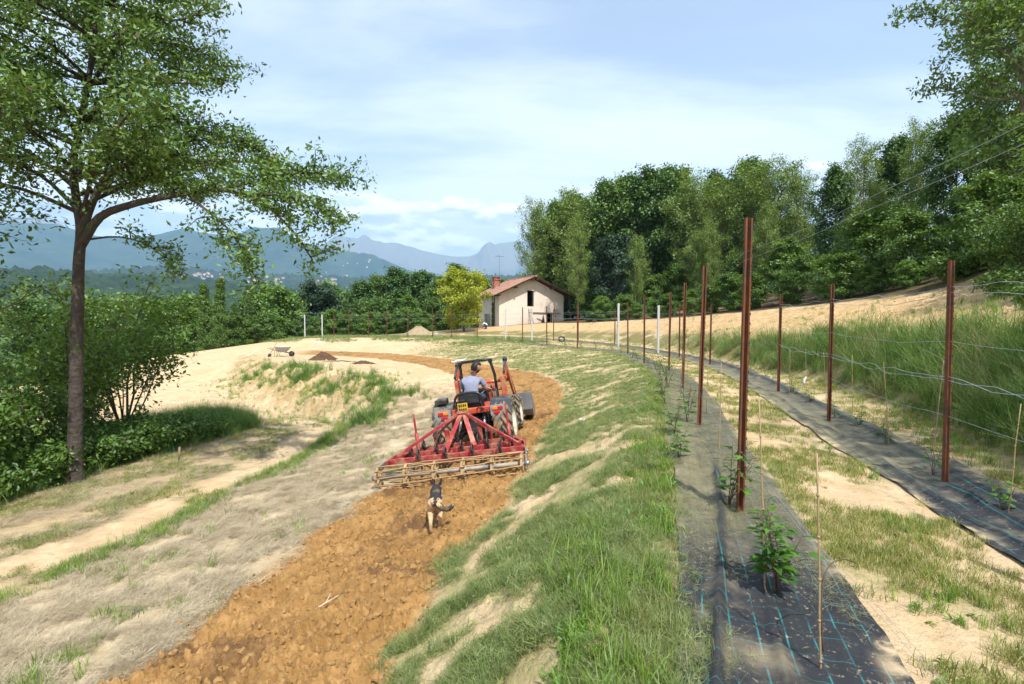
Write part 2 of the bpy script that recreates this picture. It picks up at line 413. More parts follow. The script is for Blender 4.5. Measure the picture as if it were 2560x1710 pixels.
# relief
zr = z0.copy()
fine = sstep(60, 20, GR)
clod = np.abs(fbm(GX * 5.5, GY * 5.5, 4, 21, 0.62)); clod2 = fbm(GX * 1.6, GY * 1.6, 3, 31)
zr += W['till'] * fine * (0.060 * clod + 0.055 * np.abs(fbm(GX * 12, GY * 12, 2, 23)) + 0.022 * fbm(GX * 27, GY * 27, 1, 24) - 0.035 + 0.045 * clod2 + 0.016 * np.sin(D['till_l'] * 26 + 2 * clod2))
rut = np.abs(fbm(GX * 2.6, GY * 2.6, 4, 41, 0.6))
zr += (W['dry'] * 0.06 + W['upper'] * 0.10 + W['bank'] * 0.05 + W['tall'] * 0.06) * fine * (rut - 0.25)
zr += (1 - W['till']) * fine * 0.025 * fbm(GX * 1.2, GY * 1.2, 4, 51)
zr += W['track'] * fine * 0.02 * fbm(GX * 4, GY * 4, 3, 55)
emb = sstep(16, 18, GY) * sstep(0.4, -0.2, D['till_l']) * (GX < -2) * sstep(46, 38, GY)
face = emb * sstep(0.5, -0.2, D['crest']) * sstep(-0.2, 0.6, D['track_r'])
W['emb'] = np.clip(face * sstep(0.0, 0.2, np.abs(D['crest']) * 0 + 0.2), 0, 1)
zr += emb * fine * 0.07 * (np.abs(fbm(GX * 0.9, GY * 0.9, 4, 61, 0.55)) - 0.2) + face * fine * 0.34 * (np.abs(fbm(GX * 1.1, GY * 1.1, 4, 63, 0.6)) - 0.25)
zr += sstep(60, 120, GR) * 2.0 * fbm(GX * 0.03, GY * 0.03, 3, 71)
GZ = zr
def ground_z(x, y):
    """height of the ground sheet, bilinear in the polar grid"""
    x = np.atleast_1d(np.asarray(x, float)); y = np.atleast_1d(np.asarray(y, float))
    r = np.clip(np.hypot(x, y), RAD[0], RAD[-1] * 0.999); a = np.arctan2(x, y)
    fi = np.log(r / RAD[0]) / math.log(1.0105); i = np.clip(fi.astype(int), 0, NR - 2); fr = fi - i
    j = np.clip(np.searchsorted(ANG, a) - 1, 0, NA - 2); fa = np.clip((a - ANG[j]) / (ANG[j + 1] - ANG[j]), 0, 1)
    return (GZ[i, j] * (1 - fa) + GZ[i, j + 1] * fa) * (1 - fr) + (GZ[i + 1, j] * (1 - fa) + GZ[i + 1, j + 1] * fa) * fr
def gz(x, y): return float(ground_z(x, y)[0])
def zone(name, x, y):
    r = np.clip(np.hypot(x, y), RAD[0], RAD[-1] * 0.999); a = np.arctan2(x, y)
    i = np.clip((np.log(r / RAD[0]) / math.log(1.0105)).astype(int), 0, NR - 2); j = np.clip(np.searchsorted(ANG, a) - 1, 0, NA - 2)
    return W[name][i, j]

def build_ground():
    idx = np.arange(NR * NA).reshape(NR, NA)
    nxt = np.roll(idx, -1, axis=1)
    F = np.stack([idx[:-1], nxt[:-1], nxt[1:], idx[1:]], -1).reshape(-1, 4)[:, ::-1]
    V = np.stack([GX, GY, GZ], -1).reshape(-1, 3)
    me = np_mesh('ground', V, F)
    # close the small disc under the viewpoint
    bm = bmesh.new(); bm.from_mesh(me); bm.verts.ensure_lookup_table()
    c = bm.verts.new((0, 0, float(GZ[0].mean())))
    bm.verts.ensure_lookup_table()
    for k in range(NA): bm.faces.new((bm.verts[k], bm.verts[(k + 1) % NA], c))
    bmesh.ops.recalc_face_normals(bm, faces=bm.faces)
    bm.to_mesh(me); bm.free()
    if me.polygons[NA * 100].normal.z < 0: me.flip_normals()
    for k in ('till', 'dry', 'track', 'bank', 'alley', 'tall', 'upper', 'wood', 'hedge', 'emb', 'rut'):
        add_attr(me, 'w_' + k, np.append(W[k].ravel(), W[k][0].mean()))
    me.shade_smooth()
    m, N, L = new_mat('ground_soil')
    b = N['Principled BSDF']; b.inputs['Roughness'].default_value = 0.95; b.inputs['Specular IOR Level'].default_value = 0.1
    tc = N.new('ShaderNodeTexCoord')
    def noise(s, d=5, r=0.55, dist=0.0):
        n = N.new('ShaderNodeTexNoise'); L.new(tc.outputs['Object'], n.inputs['Vector'])
        n.inputs['Scale'].default_value = s; n.inputs['Detail'].default_value = d; n.inputs['Roughness'].default_value = r; n.inputs['Distortion'].default_value = dist
        return n.outputs[0]
    def rng_(v, lo, hi, a=0.0, b_=1.0):
        n = N.new('ShaderNodeMapRange'); n.interpolation_type = 'SMOOTHSTEP'; L.new(v, n.inputs[0])
        for i, x in enumerate((lo, hi, a, b_)): n.inputs[i + 1].default_value = x
        return n.outputs[0]
    def mixc(f, a, c):
        n = N.new('ShaderNodeMix'); n.data_type = 'RGBA'
        L.new(f, n.inputs[0])
        for s, v in ((6, a), (7, c)):
            if isinstance(v, tuple): n.inputs[s].default_value = (*v, 1)
            else: L.new(v, n.inputs[s])
        return n.outputs[2]
    def mul(a, b_):
        n = N.new('ShaderNodeMath'); n.operation = 'MULTIPLY'; L.new(a, n.inputs[0])
        if isinstance(b_, (int, float)): n.inputs[1].default_value = b_
        else: L.new(b_, n.inputs[1])
        return n.outputs[0]
    def at(k):
        n = N.new('ShaderNodeAttribute'); n.attribute_name = 'w_' + k; return n.outputs['Fac']
    big, mid, fin, spk = noise(0.35, 4), noise(2.2, 6, 0.6), noise(14, 5, 0.6), noise(55, 3, 0.6)
    sand = mixc(rng_(mid, 0.3, 0.72), (0.48, 0.345, 0.20), (0.60, 0.455, 0.285))
    sand = mixc(rng_(big, 0.4, 0.75, 0, 0.55), sand, (0.49, 0.325, 0.165))
    sand = mixc(rng_(fin, 0.56, 0.72, 0, 0.45), sand, (0.38, 0.24, 0.11))
    sand = mixc(rng_(noise(0.9, 7, 0.7, 0.8), 0.56, 0.66, 0, 0.5), sand, (0.42, 0.275, 0.13))
    till = mixc(rng_(mid, 0.3, 0.7), (0.25, 0.134, 0.043), (0.38, 0.215, 0.078))
    till = mixc(rng_(fin, 0.5, 0.72, 0, 0.6), till, (0.48, 0.30, 0.135))
    till = mixc(rng_(noise(1.1, 5, 0.65, 0.6), 0.52, 0.66, 0, 0.85), till, (0.12, 0.062, 0.032))
    dry = mixc(rng_(mid, 0.35, 0.7), (0.42, 0.325, 0.205), (0.52, 0.42, 0.275))
    dry = mixc(rng_(noise(3.1, 6, 0.65, 0.4), 0.5, 0.62, 0, 0.8), dry, (0.38, 0.30, 0.17))
    dry = mixc(rng_(noise(5.5, 6, 0.6), 0.62, 0.72, 0, 0.8), dry, (0.36, 0.21, 0.09))
    dry = mixc(rng_(spk, 0.45, 0.7, 0, 0.4), dry, (0.64, 0.54, 0.35))
    grn = mixc(rng_(mid, 0.35, 0.65), (0.25, 0.235, 0.10), (0.40, 0.32, 0.165))
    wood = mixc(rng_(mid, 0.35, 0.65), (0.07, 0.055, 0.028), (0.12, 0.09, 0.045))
    c = mixc(mul(at('upper'), 0.75), sand, mixc(rng_(mid, 0.3, 0.7), (0.42, 0.265, 0.12), (0.55, 0.37, 0.18)))
    c = mixc(mul(at('track'), rng_(noise(0.8, 5, 0.6), 0.26, 0.46, 0.35, 0.95)), c, (0.37, 0.285, 0.16))
    c = mixc(mul(at('rut'), rng_(noise(1.5, 5, 0.6), 0.32, 0.5)), c, sand)
    c = mixc(mul(at('emb'), rng_(noise(1.0, 6, 0.65, 0.3), 0.40, 0.58, 0.0, 0.9)), c, (0.34, 0.245, 0.115))
    c = mixc(mul(at('emb'), rng_(noise(2.2, 6, 0.65, 0.3), 0.60, 0.7, 0.0, 0.8)), c, (0.26, 0.15, 0.065))
    c = mixc(at('dry'), c, dry)
    c = mixc(mul(at('bank'), rng_(noise(0.9, 5, 0.6), 0.40, 0.56)), c, grn)
    c = mixc(mul(at('alley'), rng_(noise(1.3, 5, 0.6), 0.47, 0.62, 0, 0.8)), c, grn)
    c = mixc(mul(at('tall'), rng_(noise(0.7, 5, 0.6), 0.3, 0.5)), c, (0.20, 0.17, 0.07))
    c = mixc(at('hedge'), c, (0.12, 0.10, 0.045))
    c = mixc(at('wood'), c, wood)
    c = mixc(at('till'), c, till)
    L.new(c, b.inputs['Base Color'])
    bp = N.new('ShaderNodeBump'); bp.inputs['Strength'].default_value = 0.8; bp.inputs['Distance'].default_value = 0.03
    nb = noise(20, 6, 0.7); L.new(nb, bp.inputs['Height'])
    bp2 = N.new('ShaderNodeBump'); bp2.inputs['Strength'].default_value = 0.6; bp2.inputs['Distance'].default_value = 0.10
    L.new(noise(4.5, 6, 0.6), bp2.inputs['Height']); L.new(bp.outputs[0], bp2.inputs['Normal'])
    L.new(bp2.outputs[0], b.inputs['Normal'])
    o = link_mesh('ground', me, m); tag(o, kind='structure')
build_ground()

# ------------------------------------------------------------------ hills and mountains: one relief each, in real kilometres
def U2A(u): return math.atan((u - 1280) / 1280.0)
def range_mesh(name, prof, r0, depth, rows, base, rough_amp, rough_f, mat, seed, da=0.16, back=1.0, bumps=0.0):
    us, vs_ = zip(*prof)
    a_k = np.array([U2A(u) for u in us]); el = np.array([(800 - v) / 1280.0 * math.cos(a) for v, a in zip(vs_, a_k)])
    A = np.radians(np.arange(-62, 62.01, da))
    E = np.interp(A, a_k, el)
    T = np.linspace(-1, back, rows)
    AA, TT = np.meshgrid(A, T)
    RR = r0 + TT * depth
    crest = E[None, :] * r0
    X, Y = RR * np.sin(AA), RR * np.cos(AA)
    f = rough_f
    spur = fbm(X * f, Y * f * 0.6, 5, seed, 0.55)
    shape = np.where(TT < 0, sstep(-1, 0, TT) ** 0.8 * 0.55 + (1 + TT) * 0.45, sstep(1.2, 0, TT))
    flank = np.clip(1 - TT * TT, 0, 1)
    Z = base + (crest - base) * shape + rough_amp * spur * (0.15 + flank) * (0.10 + 0.9 * sstep(0.0, 0.4, np.abs(TT)))
    if bumps: Z += bumps * np.abs(fbm(X / 30.0, Y / 30.0, 3, seed + 9)) 
    n, k = AA.shape
    idx = np.arange(n * k).reshape(n, k)
    F = np.stack([idx[:-1, :-1], idx[:-1, 1:], idx[1:, 1:], idx[1:, :-1]], -1).reshape(-1, 4)
    me = np_mesh(name, np.stack([X, Y, Z], -1).reshape(-1, 3), F); me.shade_smooth()
    o = link_mesh(name, me, mat); tag(o, kind='structure')
    return o, (A, T, Z, r0, depth)
def hill_mat(name, c0, c1, c2, s, rock=0.0):
    m, N, L = new_mat(name)
    b = N['Principled BSDF']; b.inputs['Roughness'].default_value = 1.0; b.inputs['Specular IOR Level'].default_value = 0.0
    tc = N.new('ShaderNodeTexCoord')
    def noise(sc, d):
        n = N.new('ShaderNodeTexNoise'); L.new(tc.outputs['Object'], n.inputs['Vector']); n.inputs['Scale'].default_value = sc; n.inputs['Detail'].default_value = d; n.inputs['Roughness'].default_value = 0.6
        return n.outputs[0]
    def mixc(f, lo, hi, a, c):
        r = N.new('ShaderNodeMapRange'); r.interpolation_type = 'SMOOTHSTEP'; L.new(f, r.inputs[0]); r.inputs[1].default_value = lo; r.inputs[2].default_value = hi
        n = N.new('ShaderNodeMix'); n.data_type = 'RGBA'; L.new(r.outputs[0], n.inputs[0])
        for sl, v in ((6, a), (7, c)):
            if isinstance(v, tuple): n.inputs[sl].default_value = (*v, 1)
            else: L.new(v, n.inputs[sl])
        return n.outputs[2]
    c = mixc(noise(s, 8), 0.35, 0.65, c0, c1)
    c = mixc(noise(s * 0.22, 6), 0.55, 0.7, c, c2)
    if rock:
        g = N.new('ShaderNodeNewGeometry'); sp = N.new('ShaderNodeSeparateXYZ'); L.new(g.outputs['Position'], sp.inputs[0])
        ad = N.new('ShaderNodeMath'); ad.operation = 'MULTIPLY_ADD'; L.new(noise(s * 0.5, 6), ad.inputs[0]); ad.inputs[1].default_value = rock * 0.9; L.new(sp.outputs[2], ad.inputs[2])
        c = mixc(ad.outputs[0], rock, rock * 1.5, c, (0.20, 0.19, 0.17))
    L.new(c, b.inputs['Base Color'])
    return m
M_hill = hill_mat('far_woodland', (0.014, 0.026, 0.010), (0.032, 0.052, 0.018), (0.05, 0.07, 0.026), 0.05)
M_mt = hill_mat('mountain_woodland', (0.018, 0.036, 0.016), (0.038, 0.062, 0.026), (0.06, 0.08, 0.036), 0.004)
M_rock = hill_mat('mountain_rock', (0.035, 0.055, 0.028), (0.07, 0.085, 0.05), (0.10, 0.10, 0.07), 0.004, rock=900.0)
range_mesh('wooded_hill', [(-900, 665), (-300, 676), (0, 684), (120, 679), (260, 692), (400, 700), (520, 706), (640, 722), (760, 735), (900, 745), (1100, 740), (1250, 722), (1330, 702), (1420, 690), (1700, 680), (2200, 690), (3200, 690)], 1500, 1050, 170, -60, 16, 1 / 300.0, M_hill, 3, da=0.25, bumps=17)
range_mesh('foothill', [(-900, 690), (0, 690), (200, 690), (330, 676), (420, 668), (520, 680), (600, 692), (700, 688), (800, 690), (900, 700), (1000, 700), (1200, 694), (1500, 690), (3200, 690)], 3400, 1400, 50, 20, 40, 1 / 520.0, M_hill, 17, bumps=30)
range_mesh('front_mountain', [(-900, 610), (-300, 590), (60, 556), (150, 560), (250, 588), (340, 596), (400, 586), (440, 574), (468, 569), (500, 577), (560, 588), (640, 600), (690, 600), (740, 622), (800, 634), (850, 637), (930, 640), (965, 648), (1000, 664), (1060, 690), (1150, 712), (1300, 716), (1700, 700), (2400, 690), (3200, 680)], 6400, 2100, 110, 150, 260, 1 / 1500.0, M_mt, 29)
range_mesh('back_mountain', [(-900, 580), (0, 560), (90, 556), (200, 585), (400, 625), (700, 640), (800, 622), (860, 613), (900, 618), (950, 616), (990, 612), (1030, 618), (1080, 632), (1140, 640), (1175, 641), (1205, 628), (1250, 612), (1300, 602), (1400, 592), (1600, 600), (2400, 590), (3200, 580)], 9800, 2600, 110, 200, 420, 1 / 1900.0, M_rock, 43, da=0.14)

# ------------------------------------------------------------------ the air between
hz = MB().box((0, 6000, 850), (30000, 14200, 1960))
m, N, L = new_mat('haze_air')
N.remove(N['Principled BSDF'])
pv = N.new('ShaderNodeVolumePrincipled')
pv.inputs['Color'].default_value = (0.40, 0.68, 1.0, 1); pv.inputs['Density'].default_value = 1.2e-4; pv.inputs['Anisotropy'].default_value = 0.0
L.new(pv.outputs[0], N['Material Output'].inputs['Volume'])
haze = hz.build('haze', m); tag(haze, kind='stuff')
# ------------------------------------------------------------------ weed-control cloth along the two rows
def cloth_mat():
    m, N, L = new_mat('weed_cloth')
    b = N['Principled BSDF']; b.inputs['Roughness'].default_value = 0.68; b.inputs['Specular IOR Level'].default_value = 0.25
    uv = N.new('ShaderNodeAttribute'); uv.attribute_name = 'st'; uv.attribute_type = 'GEOMETRY'
    sp = N.new('ShaderNodeSeparateXYZ'); L.new(uv.outputs['Vector'], sp.inputs[0])
    def mth(op, a, c=None):
        n = N.new('ShaderNodeMath'); n.operation = op
        for i, v in enumerate((a, c)):
            if v is None: continue
            if isinstance(v, (int, float)): n.inputs[i].default_value = v
            else: L.new(v, n.inputs[i])
        return n.outputs[0]
    tc = N.new('ShaderNodeTexCoord')
    def noise(sc, d=5, r=0.6):
        n = N.new('ShaderNodeTexNoise'); L.new(tc.outputs['Object'], n.inputs['Vector']); n.inputs['Scale'].default_value = sc; n.inputs['Detail'].default_value = d; n.inputs['Roughness'].default_value = r
        return n.outputs[0]
    def ss(v, lo, hi, a=0.0, c=1.0):
        n = N.new('ShaderNodeMapRange'); n.interpolation_type = 'SMOOTHSTEP'; L.new(v, n.inputs[0])
        for i, x in enumerate((lo, hi, a, c)): n.inputs[i + 1].default_value = x
        return n.outputs[0]
    def mix(f, a, c):
        n = N.new('ShaderNodeMix'); n.data_type = 'RGBA'; L.new(f, n.inputs[0])
        for sl, v in ((6, a), (7, c)):
            if isinstance(v, tuple): n.inputs[sl].default_value = (*v, 1)
            else: L.new(v, n.inputs[sl])
        return n.outputs[2]
    def line(co, period, w):
        return ss(mth('ABSOLUTE', mth('SUBTRACT', mth('FRACT', mth('DIVIDE', co, period)), 0.5)), w / period * 0.5, w / period * 0.9, 1.0, 0.0)
    ln = mth('MAXIMUM', line(sp.outputs[1], 0.135, 0.0062), mth('MULTIPLY', line(sp.outputs[0], 0.20, 0.0055), 0.7))
    base = mix(noise(9), (0.014, 0.015, 0.018), (0.030, 0.032, 0.037))
    wv = N.new('ShaderNodeTexChecker'); L.new(uv.outputs['Vector'], wv.inputs['Vector']); wv.inputs['Scale'].default_value = 170
    base = mix(ss(wv.outputs['Fac'], 0, 1, 0.0, 0.25), base, (0.05, 0.052, 0.056))
    cl = mix(mth('MULTIPLY', ln, ss(noise(5), 0.42, 0.62, 0.05, 0.65)), base, (0.025, 0.22, 0.22))
    # blown sand and dust lying on it
    dust = mth('MAXIMUM', ss(noise(1.3, 7, 0.62), 0.52, 0.74, 0.0, 0.55), ss(noise(26, 4, 0.75), 0.57, 0.70, 0.0, 0.6))
    cl = mix(dust, cl, (0.43, 0.35, 0.22))
    cl = mix(mth('MULTIPLY', mth('MULTIPLY', ss(sp.outputs[0], 4.6, 6.2), ss(sp.outputs[1], 0.1, -0.25, 0.55, 1.0)), ss(noise(4, 6, 0.65), 0.32, 0.55, 0.35, 0.85)), cl, (0.215, 0.19, 0.115))
    edge = ss(mth('ABSOLUTE', sp.outputs[1]), 0.40, 0.56, 0.0, 1.0)
    cl = mix(mth('MULTIPLY', edge, ss(noise(2.3, 6, 0.65), 0.48, 0.66, 0.0, 0.85)), cl, (0.60, 0.46, 0.27))
    fo = N.new('ShaderNodeAttribute'); fo.attribute_name = 'fold'
    cl = mix(mth('MULTIPLY', fo.outputs['Fac'], 0.85), cl, mix(mth('MULTIPLY', ln, 0.6), (0.022, 0.024, 0.028), (0.025, 0.20, 0.20)))
    L.new(cl, b.inputs['Base Color'])
    bp = N.new('ShaderNodeBump'); bp.inputs['Strength'].default_value = 0.35; bp.inputs['Distance'].default_value = 0.02
    L.new(noise(7, 4), bp.inputs['Height']); L.new(bp.outputs[0], b.inputs['Normal'])
    return m
M_cloth = cloth_mat()
def row_frame(line, n=14):
    p = catmull(line, n)
    d = np.gradient(p[:, :2], axis=0); d /= np.linalg.norm(d, axis=1)[:, None]
    s = np.concatenate([[0], np.cumsum(np.linalg.norm(np.diff(p[:, :2], axis=0), axis=1))])
    return p, d, s
def cloth(name, line, half, folds, seed, label, s_end=None):
    p, d, s = row_frame(line, 30)
    S = [0.0]
    while S[-1] < min(s[-1], s_end or 1e9):
        pos = np.array([np.interp(S[-1], s, p[:, 0]), np.interp(S[-1], s, p[:, 1])])
        S.append(S[-1] + max(0.03, 0.010 * np.hypot(*pos)))
    S = np.array(S)
    cx, cy = np.interp(S, s, p[:, 0]), np.interp(S, s, p[:, 1])
    dx, dy = np.interp(S, s, d[:, 0]), np.interp(S, s, d[:, 1])
    T = np.linspace(-1, 1, 57)
    SS, TT = np.meshgrid(S, T, indexing='ij')
    hw = half * (1 + 0.07 * fbm(SS * 0.55, np.sign(TT) * 3.3, 3, seed))
    off = TT * hw + 0.05 * np.interp(SS, S, fbm(S * 0.3, S * 0 + 2.2, 2, seed + 5))
    X = cx[:, None] + dy[:, None] * off; Y = cy[:, None] - dx[:, None] * off
    Z = ground_z(X.ravel(), Y.ravel()).reshape(X.shape)
    Zs = Z.copy()
    for _ in range(3): Zs[1:-1] = (Zs[:-2] + 2 * Zs[1:-1] + Zs[2:]) / 4; Zs[:, 1:-1] = (Zs[:, :-2] + 2 * Zs[:, 1:-1] + Zs[:, 2:]) / 4
    Z = np.maximum(Z, Zs) + 0.022
    fold = SS * 0
    for (t0, w, h, amp, fr, lo, hi) in folds:
        c0 = t0 + (0.075 * (SS - 5.2) if amp < 0 else 0) + amp * fbm(SS * fr, SS * 0 + t0 * 9, 3, seed + 7)
        on = sstep(lo - 0.6, lo + 0.6, SS) * sstep(hi + 0.8, hi - 0.8, SS)
        fold = np.maximum(fold, on * sstep(0.03, 0.07, h) * np.exp(-((off - c0) / (w * 1.15)) ** 2))
        Z += on * h * np.exp(-((off - c0) / w) ** 2) * (0.8 + 0.35 * fbm(SS * 0.9, SS * 0 + 1, 2, seed + 3))
    Z += 0.022 * fbm(SS * 1.6 + off, off * 5 - SS * 0.5, 4, seed + 20) + 0.010 * np.clip(fbm(SS * 6, off * 3, 2, seed + 21), 0, 1)
    n, k = X.shape
    idx = np.arange(n * k).reshape(n, k)
    F = np.stack([idx[:-1, :-1], idx[:-1, 1:], idx[1:, 1:], idx[1:, :-1]], -1).reshape(-1, 4)
    me = np_mesh(name, np.stack([X, Y, Z], -1).reshape(-1, 3), F)
    if me.polygons[0].normal.z < 0: me.flip_normals()
    me.shade_smooth()
    add_attr(me, 'st', np.stack([SS, off, SS * 0], -1).reshape(-1, 3), typ='FLOAT_VECTOR')
    add_attr(me, 'fold', fold.ravel())
    o = link_mesh(name, me, M_cloth)
    tag(o, label, 'ground cloth')
    return (p, s)
cloth('weed_cloth', ROW_L, 0.51, [(-0.18, 0.032, 0.075, -0.02, 0.25, 0, 7.5), (0.0, 0.03, 0.035, 0.04, 0.4, 0, 4.6), (-0.36, 0.02, 0.018, 0.06, 0.4, 3, 60)], 3, 'black woven ground cloth with teal lines along the edge of the grassy bank')
cloth('weed_cloth', ROW_R, 0.55, [(0.02, 0.05, 0.10, 0.10, 0.35, 0, 5.2), (-0.3, 0.05, 0.05, 0.12, 0.4, 3, 14), (0.3, 0.06, 0.06, 0.1, 0.5, 0, 30)], 9, 'rumpled black ground cloth below the tall grass bank')

# ------------------------------------------------------------------ trellis posts
M_rust = plain('rusty_steel', (0.17, 0.062, 0.026), 0.75, 0.25, 0.28, 9, 0.002, 60, 0.35, dirt=(0.075, 0.05, 0.042), dirt_amt=0.45, dirt_scale=4)
M_white = plain('pale_concrete', (0.46, 0.46, 0.44), 0.8, 0, 0.08, 8, 0.002, 50)
def profile_mesh(name, poly, h, teeth=0):
    b = MB(); b.prism(poly, -0.3, h, 'Z')
    for k in range(teeth):
        z = 0.25 + k * (h - 0.4) / teeth
        for sx in (-1, 1): b.box((sx * 0.0345, -0.0215, z), (0.006, 0.012, 0.02))
    return b.mesh(name)
t = 0.005
U = [(-0.034, -0.022), (-0.019, -0.022), (-0.019, -0.022 + t), (-0.012, 0.012), (0.012, 0.012), (0.019, -0.022 + t), (0.019, -0.022), (0.034, -0.022), (0.034, -0.022 + 2 * t), (0.023, -0.022 + 2 * t), (0.016, 0.02), (-0.016, 0.02), (-0.023, -0.022 + 2 * t), (-0.034, -0.022 + 2 * t)]
ME_rust = profile_mesh('rusty_post', U, 2.55, 26); ME_rust.materials.append(M_rust)
ME_white = MB().prism([(-0.05, -0.04), (0.05, -0.04), (0.05, 0.04), (-0.05, 0.04)], -0.3, 2.35, 'Z').mesh('white_post'); ME_white.materials.append(M_white)
def post(name, me, x, y, h, rz, lx, ly, label, group):
    o = bpy.data.objects.new(name, me); col.objects.link(o)
    o.location = (x, y, gz(x, y) + 0.0); o.rotation_euler = (lx, ly, rz); o.scale = (1, 1, h / (2.55 if me is ME_rust else 2.35))
    return tag(o, label, 'post', group)
LP = [(1.1, 0.15), (1.94, 4.31), (2.93, 7.97), (4.05, 12.1), (5.06, 16.5), (4.96, 19.2), (5.66, 25.0), (3.70, 29.0), (2.22, 32.6), (0.76, 37.0), (-2.95, 43.4), (-5.2, 43.8), (-7.0, 45.2), (-9.4, 46.2), (-11.6, 47.5), (-13.5, 48.2), (-15.8, 49.6), (-17.6, 50.6)]
RP = [(3.9, 2.2), (4.67, 5.46), (5.56, 8.93), (6.5, 12.45), (7.9, 20.4), (7.75, 23.7), (6.7, 33.4), (4.7, 36.4), (3.2, 39.4)]
names_l = {0: 'rusty steel post at the near end of the bank-edge row', 1: 'tallest rusty channel post rising from the bank-edge cloth, beside a leafy berry bush',
           2: 'rusty channel post with berry leaves round its foot, second of the bank-edge row', 3: 'rusty post behind the leafy clump, third of the bank-edge row', 4: 'rusty post where the bank-edge row starts to bend', 5: 'rusty post just past the bend of the bank-edge row'}
for i, (x, y) in enumerate(LP):
    lean = {1: (0.0, 0.012), 2: (0.01, 0.016), 3: (0, 0.008)}.get(i, (random.uniform(-.012, .012), random.uniform(-.012, .012)))
    post('trellis_post', ME_rust, x, y, 2.55 + random.uniform(-.05, .05), R(14 + random.uniform(-8, 8)), lean[0], lean[1], names_l.get(i, 'distant rusty trellis post of the row curving round the terrace'), 'rusty trellis posts')
names_r = {0: 'rusty steel post at the near end of the row under the tall grass bank', 1: 'rusty channel post carrying wires beside the rumpled cloth', 2: 'rusty post at the foot of the grass bank, one past the thick wires',
           3: 'slim rusty post standing by curled cloth under the grass bank', 4: 'slim rusty post in front of the overgrown grass bank', 5: 'slim rusty post beside the white post in the row under the bank'}
for i, (x, y) in enumerate(RP):
    post('trellis_post', ME_rust, x, y, 2.45 + random.uniform(-.05, .05), R(18 + random.uniform(-8, 8)), random.uniform(-.008, .008), random.uniform(-.006, .01), names_r.get(i, 'far rusty post in front of the bare sand bank'), 'rusty trellis posts')
for i, (x, y, h, lb) in enumerate([(5.75, 27.7, 2.55, 'white concrete post at the corner of the bank-edge row'), (7.6, 26.6, 2.5, 'white concrete post below the grass bank, beside rusty posts'), (1.45, 37.4, 2.4, 'white concrete post standing before the house doorway'),
                          (-0.5, 39.6, 2.45, "white concrete post standing before the house's lit corner"), (-18.9, 51.0, 2.3, 'white post at the end of the far fence, nearer the rusty posts'), (-21.6, 53.4, 2.45, 'last white post of the far fence, by the sandy ramp')]):
    post('concrete_post', ME_white, x, y, h, R(10), 0, 0, lb, 'white end posts')

# ------------------------------------------------------------------ canes
M_cane = plain('bamboo', (0.34, 0.235, 0.125), 0.6, 0, 0.2, 30, 0.001, 80)
def cane(x, y, top, h, label):
    z = gz(x, y)
    b = MB(); n = max(4, int(h / 0.16))
    pts = [Vector((x, y, z - 0.15)).lerp(Vector(top) if top else Vector((x, y, z + h)), k / n) for k in range(n + 1)]
    j = [p + Vector((random.uniform(-.004, .004), random.uniform(-.004, .004), 0)) for p in pts]
    b.tube(j, [0.0056 * (1 - 0.35 * k / n) for k in range(n + 1)], 6)
    for p in j[1:-1]: b.tube([p - Vector((0, 0, .006)), p + Vector((0, 0, .006))], 0.0070, 6)
    o = b.build('bamboo_cane', M_cane)
    return tag(o, label, 'cane', 'bamboo canes')
cane(1.45, 2.33, (1.42, 2.36, 1.03), 1, 'bare bamboo cane in the bank-edge cloth with a dry tendril round it')
cane(1.55, 3.05, (1.50, 3.08, 1.17), 1, 'bamboo cane propping the leafy berry bush in the bank-edge cloth')
for (u0, v0, u1, v1, zz) in [(1803, 1135, 1805, 907, 0), (1770, 1035, 1770, 867, 0), (1729, 1010, 1716, 864, 0), (1713, 982, 1710, 877, 0)]:
    d = (EYE - zz) * 1280 / (v0 - 800)
    cane((u0 - 1280) / 1280 * d, d, ((u1 - 1280) / 1280 * d, d, EYE - (v1 - 800) * d / 1280), 1, 'thin bamboo cane between the rusty posts of the bank-edge row')
for (u0, v0, u1, v1) in [(2073, 1010, 2060, 880), (2138, 1058, 2132, 887), (2234, 1123, 2212, 906), (2342, 1166, 2362, 902), (2537, 1296, 2560, 1010), (2021, 997, 2015, 871), (1978, 993, 1976, 874), (1915, 941, 1917, 880)]:
    d = 1.8 * 1280 / (v0 - 800)
    cane((u0 - 1280) / 1280 * d, d, ((u1 - 1280) / 1280 * d, d, EYE - (v1 - 800) * d / 1280), 1, 'thin bamboo cane in the row in front of the tall grass bank')

# ------------------------------------------------------------------ trellis wires
M_wire = plain('galvanised_wire', (0.38, 0.41, 0.45), 0.45, 0.4, 0.1)
def wire(pts, h, sag, r, wav, label, group):
    P = []
    for (ax, ay), (bx, by) in zip(pts[:-1], pts[1:]):
        za, zb = gz(ax, ay) + h, gz(bx, by) + h
        n = 14
        for k in range(n):
            t = k / n
            w = wav * (math.sin(t * 11 + ax * 3) + 0.6 * math.sin(t * 23 + h * 7)) * 4 * t * (1 - t)
            P.append(Vector((ax + (bx - ax) * t + w * 0.6, ay + (by - ay) * t, za + (zb - za) * t - sag * 4 * t * (1 - t) + w)))
    bx, by = pts[-1]; P.append(Vector((bx, by, gz(bx, by) + h)))
    o = MB().tube(P, r, 5).build('trellis_wire', M_wire)
    return tag(o, label, 'wire', group)
for k, (h, sag, wv, r) in enumerate([(1.16, 0.03, 0.035, 0.0032), (1.20, 0.06, -0.03, 0.0032), (2.16, 0.05, 0.03, 0.003), (2.10, 0.09, 0.02, 0.003)]):
    wire(RP[0:4], h, sag, r, wv, ['slack thick pair of wires waist high before the tall grass', 'slack thick pair of wires waist high before the tall grass', 'thin wire slung high between the posts under the bank', 'thin wire slung high between the posts under the bank'][k], 'wires of the row under the bank')
